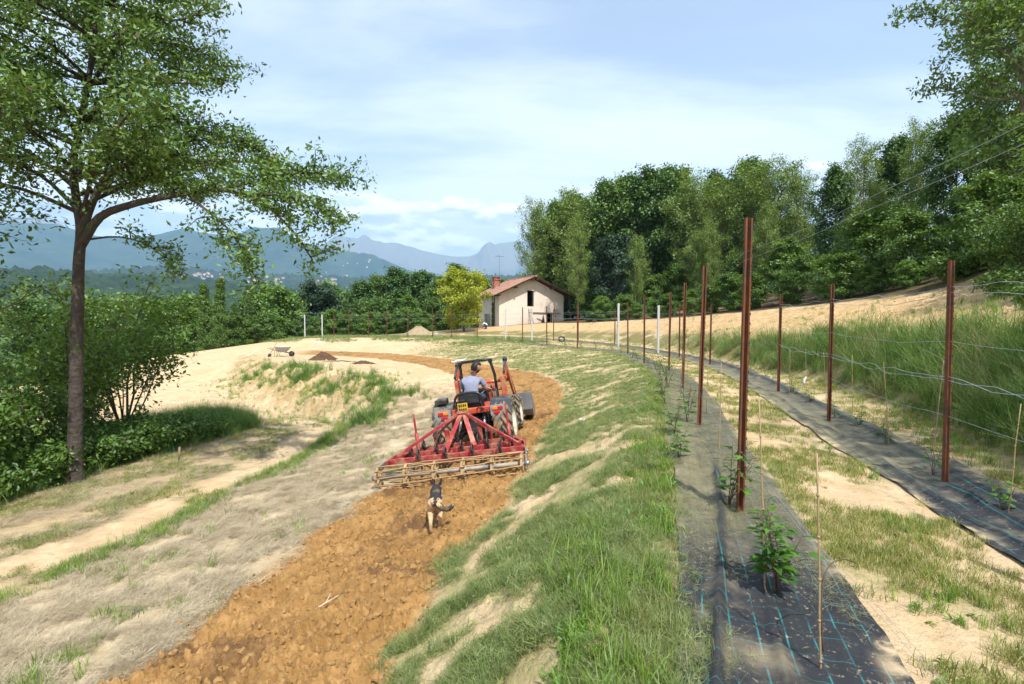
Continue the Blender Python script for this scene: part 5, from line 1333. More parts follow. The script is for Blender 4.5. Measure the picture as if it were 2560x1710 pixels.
M_plate = plain('yellow_plate', (0.58, 0.38, 0.02), 0.5, 0, 0.08, 20, dirt=(0.22, 0.15, 0.05), dirt_amt=0.4, dirt_scale=14)
M_grey = plain('light_grey_panel', (0.26, 0.27, 0.27), 0.5, 0, 0.1, 6, dirt=(0.35, 0.26, 0.16), dirt_amt=0.35)
M_bucket = plain('worn_bucket', (0.17, 0.18, 0.185), 0.5, 0.2, 0.2, 5, dirt=(0.33, 0.24, 0.15), dirt_amt=0.40)
HEAD = R(7.0)
def ground_frame(x, y, head, half=0.6, fwd=0.7):
    """axes standing on the ground at x, y and heading head (clockwise from +Y)"""
    f = Vector((math.sin(head), math.cos(head))); r = Vector((math.cos(head), -math.sin(head)))
    zl = np.mean([gz(x - r.x * half * k - f.x * q, y - r.y * half * k - f.y * q) for k in (.6, .8, 1) for q in (-.5, 0, .5)]); zr_ = np.mean([gz(x + r.x * half * k - f.x * q, y + r.y * half * k - f.y * q) for k in (.6, .8, 1) for q in (-.5, 0, .5)])
    zf = np.mean([gz(x + f.x * fwd + r.x * k, y + f.y * fwd + r.y * k) for k in (-.5, 0, .5)]); zb = np.mean([gz(x - f.x * fwd + r.x * k, y - f.y * fwd + r.y * k) for k in (-.5, 0, .5)])
    X = Vector((r.x, r.y, (zr_ - zl) / (1.6 * half))).normalized(); Y = Vector((f.x, f.y, (zf - zb) / (2 * fwd))); Y = (Y - X * Y.dot(X)).normalized(); Z = X.cross(Y)
    M = Matrix((X, Y, Z)).transposed().to_4x4(); M.translation = Vector((x, y, (zl + zr_) / 2))
    return M
TM = ground_frame(-0.62, 9.85, HEAD)
def root_at(name, M, **kw):
    o = empty(name, **kw); o.matrix_world = M; return o
def wheel(parent, x, y, r, w, lugs):
    b = MB(); s = 1 if x > 0 else -1
    prof = [(-w / 2, r * 0.62), (-w / 2 * 1.02, r * 0.80), (-w / 2 * 0.9, r * 0.91), (-w / 2 * 0.5, r * 0.935), (0, r * 0.94), (w / 2 * 0.5, r * 0.935), (w / 2 * 0.9, r * 0.91), (w / 2 * 1.02, r * 0.80), (w / 2, r * 0.62), (-w / 2, r * 0.62)]
    b.lathe(prof, 40, 'X', (x, y, r))
    for k in range(lugs):
        for sd_ in (-1, 1):
            pts = []
            for j in range(5):
                t = j / 4
                a = 2 * math.pi * (k + (0.5 if sd_ > 0 else 0)) / lugs - 0.62 * (1 - t) * (18 / lugs)
                xx = sd_ * (0.0 + w * 0.53 * t); rr = r * (0.965 - 0.055 * max(0, t - 0.6) / 0.4)
                pts.append(Vector((x + xx, y - rr * math.sin(a), r + rr * math.cos(a))))
            b.tube(pts, [0.028, 0.032, 0.032, 0.030, 0.022], 4)
    wh = empty('wheel'); wh.parent = parent
    b.build('tyre', M_tyre, wh)
    rb = MB()
    q = w / 2
    rb.lathe([(s * q * 0.98, r * 0.66), (s * q * 0.90, r * 0.60), (s * q * 0.35, r * 0.55), (s * q * 0.30, r * 0.30), (s * q * 0.55, r * 0.20), (s * q * 0.60, 0.004)], 32, 'X', (x, y, r))
    rb.lathe([(-s * q * 0.95, r * 0.64), (-s * q * 0.5, r * 0.56), (s * q * 0.3, r * 0.55)], 32, 'X', (x, y, r))
    for k in range(6):
        a = k * math.pi / 3; rb.tube([(x + s * q * 0.5, y + math.sin(a) * r * 0.13, r + math.cos(a) * r * 0.13), (x + s * q * 0.68, y + math.sin(a) * r * 0.13, r + math.cos(a) * r * 0.13)], 0.012, 6)
    rb.build('rim', M_rim, wh)
def build_tractor():
    T = root_at('tractor', TM, label='small red open tractor with black roll bar and front loader, seen from behind', cat='tractor')
    for sx in (-1, 1):
        wheel(T, sx * 0.575, 0.0, 0.465, 0.35, 15)
        wheel(T, sx * 0.60, 1.42, 0.36, 0.24, 14)
    b = MB()                                                       # gearbox, axles, engine block
    b.box((0, 0.05, 0.47), (0.34, 0.55, 0.34), bevel=0.03); b.box((0, 0.62, 0.45), (0.26, 0.8, 0.26), bevel=0.03)
    b.tube([(-0.45, 0, 0.45), (0.45, 0, 0.45)], 0.075, 12); b.tube([(-0.5, 1.42, 0.36), (0.5, 1.42, 0.36)], 0.05, 10)
    b.box((0, 1.3, 0.52), (0.30, 0.9, 0.3), bevel=0.03); b.box((0, -0.24, 0.55), (0.22, 0.1, 0.26), bevel=0.02)
    b.tube([(0, -0.22, 0.42), (0, -0.42, 0.40)], 0.022, 8); b.tube([(0, -0.3, 0.42), (0, -0.36, 0.42)], 0.06, 14)
    b.build('chassis', M_iron, T)
    b = MB(); b.prism([(0.85, 0.60), (1.95, 0.60), (1.99, 0.72), (1.92, 0.90), (1.5, 0.98), (0.85, 1.0)], -0.19, 0.19, 'X')
    hood = b.build('hood', M_red, T)
    gb = MB()
    for k in range(6): gb.box((0, 1.985, 0.64 + k * 0.035), (0.28, 0.03, 0.012))
    gb.build('grille', M_blk, hood)
    for sx in (-1, 1):                                             # fenders arched over the rear tyres
        P = []
        for k in range(9):
            a = math.radians(-38 + k * 17.5)
            P.append((math.sin(a) * 0.52, 0.45 + math.cos(a) * 0.50))
        P = [(-0.37, 0.72)] + P[1:]
        inner = [(y * 0.965, 0.45 + (z - 0.45) * 0.965) for y, z in P]
        b = MB()
        lo, hi = (sx * 0.36, sx * 0.76) if sx > 0 else (-0.76, -0.36)
        for (p, q, ip, iq) in zip(P[:-1], P[1:], inner[:-1], inner[1:]): b.prism([p, q, iq, ip], lo, hi, 'X')
        bmesh.ops.remove_doubles(b.bm, verts=b.bm.verts, dist=0.0005)
        f = b.build('fender', M_blu, T)
        MB().prism([(sx * 0.38, 0.68), (sx * 0.66, 0.68), (sx * 0.70, 0.78), (sx * 0.66, 0.87), (sx * 0.38, 0.87)], -0.375, -0.345, 'Y').build('light_panel', M_grey, f)
        MB().box((sx * 0.47, -0.385, 0.815), (0.10, 0.03, 0.055), bevel=0.006).build('indicator_lamp', M_lampo, f)
        MB().box((sx * 0.57, -0.385, 0.815), (0.09, 0.03, 0.055), bevel=0.006).build('tail_lamp', M_lampr, f)
        MB().box((sx * 0.50, -0.39, 0.73), (0.12, 0.03, 0.06), bevel=0.012).build('reflector', M_lampr, f)
    b = MB(); b.box((0, 0.10, 0.80), (0.72, 0.72, 0.035), bevel=0.01); b.box((0, -0.30, 0.80), (0.74, 0.06, 0.11), bevel=0.012)
    b.build('deck', M_red, T)
    b = MB(); b.box((-0.06, 0.75, 0.42), (0.9, 0.55, 0.03), bevel=0.008); b.build('foot_plate', M_iron, T)
    b = MB(); b.box((-0.05, 0.10, 0.86), (0.44, 0.40, 0.10), bevel=0.04); b.box((-0.05, -0.10, 1.0), (0.42, 0.08, 0.22), rot=(R(-10), 0, 0), bevel=0.03)
    b.build('seat', M_blk, T)
    gp = [(-0.32, -0.16, 0.80), (-0.32, -0.17, 0.98), (-0.27, -0.18, 1.08), (-0.18, -0.18, 1.12), (0.08, -0.18, 1.12), (0.17, -0.18, 1.08), (0.22, -0.17, 0.98), (0.22, -0.16, 0.80)]
    MB().tube([tuple(p) for p in catmull(gp, 3)], 0.024, 8).build('seat_guard', M_blk, T)
    b = MB(); b.box((-0.14, -0.345, 0.885), (0.19, 0.012, 0.17), bevel=0.004); pl = b.build('number_plate', M_plate, T)
    k_ = MB()
    for j in range(2):
        for i, w in enumerate((0.026, 0.016, 0.026, 0.020)): k_.box((-0.20 + i * 0.04, -0.353, 0.925 - j * 0.075), (w, 0.004, 0.045))
    k_.build('plate_lettering', M_blk, pl)
    MB().box((-0.14, -0.32, 1.0), (0.10, 0.07, 0.06), bevel=0.015).build('plate_lamp', M_blk, T)
    MB().box((-0.60, -0.08, 1.0), (0.22, 0.24, 0.10), bevel=0.015).build('battery_box', M_blk, T)
    rp = [(-0.34, 0.78, 0.55), (-0.34, 0.76, 1.30), (-0.335, 0.74, 1.56), (-0.29, 0.735, 1.635), (0.27, 0.735, 1.635), (0.315, 0.74, 1.56), (0.36, 0.76, 1.30), (0.36, 0.78, 0.55)]
    MB().tube(rp, 0.030, 8).build('roll_bar', M_blk, T)
    b = MB()
    for sx in (-0.33, 0.31): b.box((sx, 0.735, 1.61), (0.09, 0.09, 0.08), bevel=0.015)
    b.build('roll_bar_joint', M_blk, T)
    b = MB(); b.lathe([(math.cos(t) * 0.016, 0.18 + math.sin(t) * 0.016) for t in [2 * math.pi * i / 8 for i in range(9)]], 24, 'Z')
    b.tube([(-0.17, 0, 0), (0.17, 0, 0)], 0.012, 6); b.tube([(0, 0, 0), (0, 0, -0.35)], 0.02, 8)
    sw = b.build('steering_wheel', M_blk, T); sw.location = (-0.02, 0.66, 1.06); sw.rotation_euler = (R(32), 0, 0)
    MB().box((-0.02, 0.84, 0.92), (0.36, 0.18, 0.26), bevel=0.04).build('dashboard', M_blk, T)
    b = MB(); b.lathe([(-0.012, 0.0), (-0.012, 0.13), (0.012, 0.13), (0.012, 0.0)], 24, 'X'); g = b.build('side_shield', M_blu, T); g.location = (0.40, 0.36, 0.95); g.scale = (1, 1.2, 1)
    for x, y in ((0.24, 0.42), (0.30, 0.5)):
        b = MB(); b.tube([(x, y, 0.8), (x - 0.01, y + 0.05, 1.08)], 0.009, 6); b.tube([(x - 0.01, y + 0.05, 1.06), (x - 0.012, y + 0.06, 1.12)], 0.02, 8); b.build('lever', M_blk, T)
    # loader
    for sx in (-1, 1):
        MB().box((sx * 0.49, 0.92, 1.02), (0.10, 0.12, 0.46), bevel=0.012).build('loader_post', M_red, T)
        MB().box((sx * 0.49, 0.92, 0.66), (0.08, 0.14, 0.3), bevel=0.01).build('loader_bracket', M_blk, T)
        b = MB()
        arm = [(0.90, 1.22), (1.24, 1.46), (1.36, 1.46), (2.36, 0.42), (2.30, 0.34), (1.28, 1.33), (0.95, 1.12)]
        b.prism(arm, sx * 0.53 - 0.022, sx * 0.53 + 0.022, 'X'); b.build('loader_arm', M_red, T)
        b = MB(); b.tube([(sx * 0.53, 0.92, 1.3), (sx * 0.53, 1.28, 1.52)], 0.028, 8); b.tube([(sx * 0.53, 1.28, 1.52), (sx * 0.53, 1.34, 1.56)], 0.05, 8); b.tube([(sx * 0.53, 1.30, 1.50), (sx * 0.53, 2.3, 0.62)], 0.02, 8)
        b.build('hydraulic_ram', M_blu, T)
        MB().box((sx * 0.53, 1.33, 1.53), (0.09, 0.10, 0.07), bevel=0.01).build('ram_head', M_blk, T)
    MB().tube([(-0.5, 0.92, 0.98), (0.5, 0.92, 0.98)], 0.035, 10).build('loader_crossbar', M_red, T)
    MB().tube([(-0.53, 1.6, 1.06), (0.53, 1.6, 1.06)], 0.04, 10).build('arm_crossbar', M_red, T)
    b = MB(); Q = [(2.38, 0.60), (2.34, 0.20), (2.42, 0.05), (2.60, 0.0), (2.98, 0.0), (2.98, 0.025), (2.62, 0.03), (2.46, 0.08), (2.38, 0.22), (2.42, 0.60)]
    b.prism(Q, -0.80, 0.86, 'X')
    bk = b.build('bucket', M_bucket, T)
    for x in (-0.805, 0.865): MB().prism([(2.38, 0.60), (2.35, 0.2), (2.45, 0.02), (2.96, 0.0), (2.74, 0.36), (2.52, 0.6)], x - 0.012, x + 0.012, 'X').build('bucket_side', M_bucket, bk)
    # three point linkage
    for sx in (-1, 1):
        b = MB(); b.bar((sx * 0.16, -0.1, 0.38), (sx * 0.30, -0.66, 0.36), 0.03, 0.05); b.build('lower_link', M_iron, T)
        b = MB(); b.tube([(sx * 0.20, -0.18, 0.76), (sx * 0.26, -0.46, 0.40)], 0.018, 8); b.tube([(sx * 0.215, -0.25, 0.67), (sx * 0.24, -0.38, 0.50)], 0.028, 8); b.build('lift_rod', M_steel, T)
    b = MB(); b.tube([(0, -0.26, 0.70), (0, -0.62, 0.82)], 0.022, 8); b.build('top_link', M_steel, T)
    for (x, z0_, s_) in ((-0.2, 0.82, 0.3), (0.12, 0.83, 0.2), (0.2, 0.80, 0.36)):
        pts = catmull([(x, -0.33, z0_), (x + 0.06, -0.40, z0_ + 0.03), (x + 0.13, -0.40, z0_ - 0.05), (x + 0.10, -0.34, z0_ - s_)], 4)
        MB().tube([tuple(p) for p in pts], 0.011, 6).build('hose', M_blk, T)
    for x, c in ((-0.26, M_blk), (0.22, M_blk)): MB().tube([(x, -0.36, 0.84), (x, -0.42, 0.85)], 0.024, 8).build('coupling', c, T)
    # driver
    D = root_at('person', TM, label='bearded man in a grey-blue shirt driving the tractor, head turned right', cat='person')
    J = dict(pel=((-0.05, 0.10, 0.98), (.155, .13)), bel=((-0.055, 0.13, 1.12), (.15, .12)), che=((-0.03, 0.21, 1.27), (.165, .125)), nk0=((0.0, 0.28, 1.38), (.08, .075)), nk1=((0.03, 0.32, 1.44), .052),
             sl=((-0.19, 0.22, 1.32), .072), sr=((0.15, 0.25, 1.31), .072), el_=((-0.25, 0.38, 1.12), .052), er=((0.23, 0.33, 1.09), .052), wl=((-0.13, 0.58, 1.10), .034), wr=((0.24, 0.50, 1.06), .034),
             hl=((-0.14, 0.14, 0.95), .105), hr=((0.05, 0.14, 0.95), .105), kl=((-0.22, 0.50, 0.93), .075), kr=((0.14, 0.50, 0.93), .075), al=((-0.24, 0.62, 0.53), .05), ar=((0.15, 0.64, 0.53), .05), tl=((-0.25, 0.78, 0.48), .042), tr=((0.16, 0.80, 0.48), .042))
    J['ml'] = ((-0.235, 0.32, 1.20), .062); J['mr'] = ((0.205, 0.30, 1.17), .062)
    Bn = [('pel', 'bel', 1), ('bel', 'che', 1), ('che', 'nk0', 1), ('nk0', 'nk1', 0), ('che', 'sl', 1), ('sl', 'ml', 1), ('ml', 'el_', 1), ('el_', 'wl', 0), ('che', 'sr', 1), ('sr', 'mr', 1), ('mr', 'er', 0), ('er', 'wr', 0), ('pel', 'hl', 2), ('hl', 'kl', 2), ('kl', 'al', 2), ('al', 'tl', 3), ('pel', 'hr', 2), ('hr', 'kr', 2), ('kr', 'ar', 2), ('ar', 'tr', 3)]
    bd = link_mesh('body', skin_body('body', J, Bn, 'pel', [M_skin, M_shirt, M_jean, M_shoe]), None, D)
    hd = link_mesh('head', head_mesh('head', M_skin, M_hair, M_hair), None, D)
    hd.location = (0.035, 0.335, 1.425); hd.rotation_euler = (R(-22), R(8), R(-52))
    hm = hand_mesh('hand', M_skin)
    h1 = link_mesh('hand', hm, None, D); h1.location = (-0.13, 0.57, 1.10); h1.rotation_euler = (R(-10), 0, R(-25))
    h2 = bpy.data.objects.new('hand', hm); col.objects.link(h2); h2.parent = D; h2.location = (0.24, 0.49, 1.07); h2.rotation_euler = (R(-15), 0, R(5)); h2.scale = (-1, 1, 1)
build_tractor()

# ------------------------------------------------------------------ harrow behind the tractor
def build_harrow():
    HM = TM @ Matrix.Translation((-0.10, -1.45, 0))
    Hh = root_at('harrow', HM, label='red spring-tine harrow with a caged roller, hitched behind the tractor', cat='harrow')
    zf = 0.30
    W1, W2 = 1.17, 0.92                                           # half widths of rear and front beam
    yr, yf, ym = 0.0, 0.66, 0.34
    def beam(y, w, nm='beam', h=0.085): MB().bar((-w, y, zf), (w, y, zf), 0.05, h, bevel=0.005).build(nm, M_fred, Hh)
    beam(yr, W1 - 0.03); beam(ym, W1 - 0.1); beam(yf, W2)
    MB().bar((-W1, yr - 0.10, zf - 0.055), (W1, yr - 0.10, zf - 0.055), 0.022, 0.022).build('rod', M_fred, Hh)
    for sx in (-1, 1):
        MB().bar((sx * W1, yr - 0.12, zf), (sx * (W1 - 0.04), ym + 0.02, zf), 0.02, 0.10, bevel=0.004).build('end_plate', M_fred, Hh)
        MB().bar((sx * (W1 - 0.04), ym, zf), (sx * W2, yf + 0.02, zf), 0.05, 0.07, bevel=0.004).build('corner_beam', M_fred, Hh)
        MB().tube([(sx * (W2 - 0.08), yf - 0.03, zf - 0.25), (sx * (W2 - 0.08), yf - 0.03, zf + 0.31)], 0.034, 4).build('parking_stand', M_fred, Hh)
        MB().bar((sx * (W2 - 0.08), yf - 0.03, zf + 0.3), (sx * (W2 - 0.08), yf - 0.03, zf + 0.66), 0.03, 0.03).build('stand_leg', M_fred, Hh)
        MB().bar((sx * 0.06, yf + 0.12, 0.84), (sx * (W1 - 0.12), yr + 0.10, zf + 0.06), 0.035, 0.05, bevel=0.004).build('outer_brace', M_fred, Hh)
        MB().bar((sx * 0.10, yf + 0.10, 0.80), (sx * 0.52, yf - 0.02, zf + 0.2), 0.03, 0.035).build('front_brace', M_fred, Hh)
        MB().bar((sx * 0.52, yf - 0.02, zf + 0.2), (sx * 0.50, yf, zf), 0.03, 0.035).build('brace_foot', M_fred, Hh)
        MB().bar((sx * 0.30, yf + 0.05, zf - 0.02), (sx * 0.30, yf + 0.05, zf + 0.28), 0.03, 0.09, R(90)).build('hitch_lug', M_fred, Hh)
        MB().bar((sx * (W1 + 0.015), yr - 0.10, zf + 0.01), (sx * (W1 + 0.05), yr - 0.42, zf - 0.02), 0.014, 0.085).build('roller_arm', M_steel, Hh)
        MB().bar((sx * (W1 + 0.05), yr - 0.40, zf - 0.0), (sx * (W1 + 0.05), yr - 0.50, 0.14), 0.014, 0.085).build('roller_hanger', M_steel, Hh)
        for q in range(2): MB().tube([(sx * (W1 + 0.02), yr - 0.16 - 0.14 * q, zf), (sx * (W1 + 0.06), yr - 0.16 - 0.14 * q, zf)], 0.018, 6).build('bolt', M_steel, Hh)
        MB().tube([(sx * (W1 + 0.02), yr - 0.50, 0.20), (sx * (W1 + 0.10), yr - 0.50, 0.20)], 0.04, 10).build('bearing', M_steel, Hh)
    for x0, x1, y1 in ((-0.02, -0.18, yr), (0.05, 0.26, ym)):
        MB().bar((x0, yf + 0.12, 0.82), (x1, y1 - 0.03, zf + 0.05), 0.085, 0.018, bevel=0.003).build('mast_strut', M_fred, Hh)
    b = MB(); b.box((0, yf + 0.12, 0.84), (0.16, 0.03, 0.10), bevel=0.006); b.tube([(-0.10, yf + 0.10, 0.85), (0.10, yf + 0.10, 0.85)], 0.02, 8); b.build('mast_head', M_fred, Hh)
    for k in range(8):                                            # cross plates between the beams
        x = -0.98 + k * 0.28
        MB().bar((x - 0.05, yr - 0.05, zf - 0.01), (x + 0.09, yf - 0.05, zf - 0.01), 0.014, 0.075).build('cross_plate', M_fred, Hh)
    n = 0
    for y, xs in ((yf - 0.08, (-0.72, -0.22, 0.28, 0.74)), (ym - 0.06, (-0.86, -0.40, 0.04, 0.50, 0.92)), (yr - 0.06, (-0.62, -0.16, 0.30, 0.76))):
        for x in xs:
            n += 1
            pts = [(x, y + 0.04, zf + 0.03)]
            for j in range(13):
                a = math.radians(200 - j * 30)
                pts.append((x + 0.008 * j / 13, y - 0.01 + 0.055 * math.cos(a), zf + 0.085 + 0.09 * math.sin(a)))
            pts += [(x + 0.01, y + 0.06, zf - 0.05), (x + 0.01, y + 0.05, zf - 0.16), (x + 0.01, y - 0.02, zf - 0.26), (x + 0.01, y + 0.07, zf - 0.36)]
            MB().tube(pts, 0.018, 6).build('spring_tine', M_iron, Hh)
    # caged roller
    rl = empty('roller', (0, yr - 0.50, 0.20)); rl.parent = Hh
    MB().tube([(-W1 - 0.03, 0, 0), (W1 + 0.03, 0, 0)], 0.034, 10).build('axle', M_pipe, rl)
    rr = 0.17
    for k in range(6):
        x = -W1 + 0.01 + k * (2 * W1 - 0.02) / 5
        b = MB()
        rot = k * 0.12
        for j in range(6):
            a0, a1 = rot + j * math.pi / 3, rot + (j + 1) * math.pi / 3
            b.bar((x, math.sin(a0) * rr, math.cos(a0) * rr), (x, math.sin(a1) * rr, math.cos(a1) * rr), 0.035, 0.012)
        for j in range(3): b.bar((x, math.sin(rot + j * math.pi / 3) * rr, math.cos(rot + j * math.pi / 3) * rr), (x, -math.sin(rot + j * math.pi / 3) * rr, -math.cos(rot + j * math.pi / 3) * rr), 0.035, 0.010)
        b.build('cage_ring', M_mud, rl)
    rn = random.Random(3)
    for j in range(9):
        pts = []
        for k in range(16):
            t = k / 15; a = j * 2 * math.pi / 9 + 0.6 * t
            r2 = rr * (1.04 + rn.uniform(-.05, .05))
            pts.append((-W1 + 2 * W1 * t, math.sin(a) * r2, math.cos(a) * r2 + rn.uniform(-.006, .006)))
        MB().tube(pts, 0.0105, 5).build('cage_bar', M_mud, rl)
build_harrow()

# ------------------------------------------------------------------ dog
def build_dog():
    x0, y0 = -0.92, 6.08
    X = Vector((math.cos(R(-7)), -math.sin(R(-7)), 0)); Y = Vector((math.sin(R(-7)), math.cos(R(-7)), 0))
    M = Matrix((X, Y, Vector((0, 0, 1)))).transposed().to_4x4(); M.translation = Vector((x0, y0, gz(x0, y0) - 0.01))
    Dg = root_at('dog', M, label='black and tan shepherd dog trotting after the harrow, tail swung aside', cat='dog')
    Dg.matrix_world = M @ Matrix.Scale(0.69, 4)
    M_tan = plain('tan_fur', (0.52, 0.36, 0.21), 0.9, 0, 0.22, 22, 0.02, 60, 0.1)
    M_bfur = plain('black_fur', (0.030, 0.027, 0.027), 0.75, 0, 0.4, 16, 0.02, 60, 0.3)
    M_gfur = plain('grizzled_fur', (0.12, 0.085, 0.058), 0.9, 0, 0.5, 14, 0.02, 60, 0.1)
    J = dict(rump=((0, -0.28, 0.54), (.095, .09)), hip=((0, -0.20, 0.56), (.115, .11)), loin=((0.0, 0.02, 0.55), (.105, .105)), che=((0.0, 0.22, 0.53), (.125, .15)), sho=((0.0, 0.34, 0.55), (.115, .13)), nk=((0.005, 0.45, 0.53), (.085, .09)), hd=((0.01, 0.56, 0.52), (.075, .07)), mz=((0.012, 0.66, 0.47), (.042, .04)), ns=((0.013, 0.73, 0.44), (.024, .022)),
             t1=((0.05, -0.34, 0.50), .036), t2=((0.13, -0.37, 0.44), .046), t3=((0.22, -0.36, 0.43), .046), t4=((0.29, -0.34, 0.47), .036), t5=((0.32, -0.33, 0.50), .016),
             # left hind stretched back, right hind under the body
             lh=((-0.075, -0.24, 0.50), .078), lk=((-0.085, -0.14, 0.33), .062), lc=((-0.075, -0.36, 0.20), .030), lp=((-0.07, -0.33, 0.06), .024), lt=((-0.07, -0.27, 0.022), .026),
             rh=((0.075, -0.22, 0.50), .078), rk=((0.085, -0.02, 0.33), .060), rc=((0.075, -0.20, 0.20), .029), rp=((0.07, -0.12, 0.06), .023), rt=((0.07, -0.06, 0.022), .026),
             lf=((-0.08, 0.32, 0.46), .056), le=((-0.085, 0.26, 0.30), .038), lw=((-0.08, 0.36, 0.16), .025), lq=((-0.08, 0.36, 0.03), .024), lx=((-0.08, 0.41, 0.018), .022),
             rf=((0.08, 0.32, 0.46), .056), re=((0.085, 0.28, 0.30), .038), rw=((0.085, 0.24, 0.16), .025), rq=((0.08, 0.20, 0.05), .024), rx=((0.08, 0.24, 0.03), .022))
    Bn = [('rump', 'hip', 1), ('hip', 'loin', 1), ('loin', 'che', 1), ('che', 'sho', 1), ('sho', 'nk', 1), ('nk', 'hd', 2), ('hd', 'mz', 1), ('mz', 'ns', 1), ('rump', 't1', 1), ('t1', 't2', 2), ('t2', 't3', 2), ('t3', 't4', 1), ('t4', 't5', 1),
          ('hip', 'lh', 0), ('lh', 'lk', 0), ('lk', 'lc', 0), ('lc', 'lp', 0), ('lp', 'lt', 0), ('hip', 'rh', 0), ('rh', 'rk', 0), ('rk', 'rc', 0), ('rc', 'rp', 0), ('rp', 'rt', 0),
          ('sho', 'lf', 0), ('lf', 'le', 0), ('le', 'lw', 0), ('lw', 'lq', 0), ('lq', 'lx', 0), ('sho', 'rf', 0), ('rf', 're', 0), ('re', 'rw', 0), ('rw', 'rq', 0), ('rq', 'rx', 0)]
    def paint(me):
        for p in me.polygons:
            c = p.center + Vector((random.gauss(0, .006), random.gauss(0, .01), random.gauss(0, .008)))
            if p.material_index == 1 and c.z < 0.43 and c.y > -0.30 and c.y < 0.45: p.material_index = 0
            if p.material_index == 0 and c.z > 0.545 and abs(c.x) < 0.17 and c.y > -0.24: p.material_index = 1
            if -0.06 < c.y < 0.06 and c.z > 0.60 and abs(c.x + 0.01) < 0.07: p.material_index = 2
            if c.z > 0.5 and c.y < -0.27 and abs(c.x) > 0.03: p.material_index = 0
            if -0.3 < c.y < 0.4 and p.material_index == 1 and c.z < 0.545: p.material_index = 2
        for v in me.vertices:
            v.co += v.normal * (0.007 * math.sin(v.co.x * 140 + v.co.y * 90) * math.sin(v.co.z * 120 + v.co.y * 60))
    link_mesh('body', skin_body('body', J, Bn, 'hip', [M_tan, M_bfur, M_gfur], 2, paint), None, Dg)
    for sx in (-1, 1):
        b = MB(); bx = 0.01 + sx * 0.052
        b.prism([(bx - 0.034, 0.56), (bx + 0.034, 0.56), (bx + sx * 0.03 + 0.014, 0.66), (bx + sx * 0.032, 0.695), (bx + sx * 0.03 - 0.014, 0.66)], 0.535, 0.56, 'Y'); b.build('ear', M_bfur, Dg)
build_dog()
# ------------------------------------------------------------------ farmhouse
M_plaster = plain('lime_plaster', (0.70, 0.60, 0.50), 0.9, 0, 0.06, 1.2, 0.03, 3, 0.1, dirt=(0.56, 0.46, 0.36), dirt_amt=0.36, dirt_scale=0.6)
M_tile = plain('clay_tile', (0.33, 0.135, 0.085), 0.9, 0, 0.4, 2.8, 0.02, 9, 0.1, dirt=(0.28, 0.21, 0.16), dirt_amt=0.6, dirt_scale=1.9)
M_beam = plain('old_beam', (0.055, 0.035, 0.024), 0.9, 0, 0.25, 3)
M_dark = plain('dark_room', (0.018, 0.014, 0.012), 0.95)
M_brick = plain('chimney_brick', (0.36, 0.13, 0.085), 0.9, 0, 0.3, 9, dirt=(0.5, 0.42, 0.36), dirt_amt=0.3, dirt_scale=4)
M_timber = plain('weathered_timber', (0.22, 0.155, 0.10), 0.9, 0, 0.2, 6)
M_lead = plain('lead_flashing', (0.45, 0.48, 0.50), 0.4, 0.5)
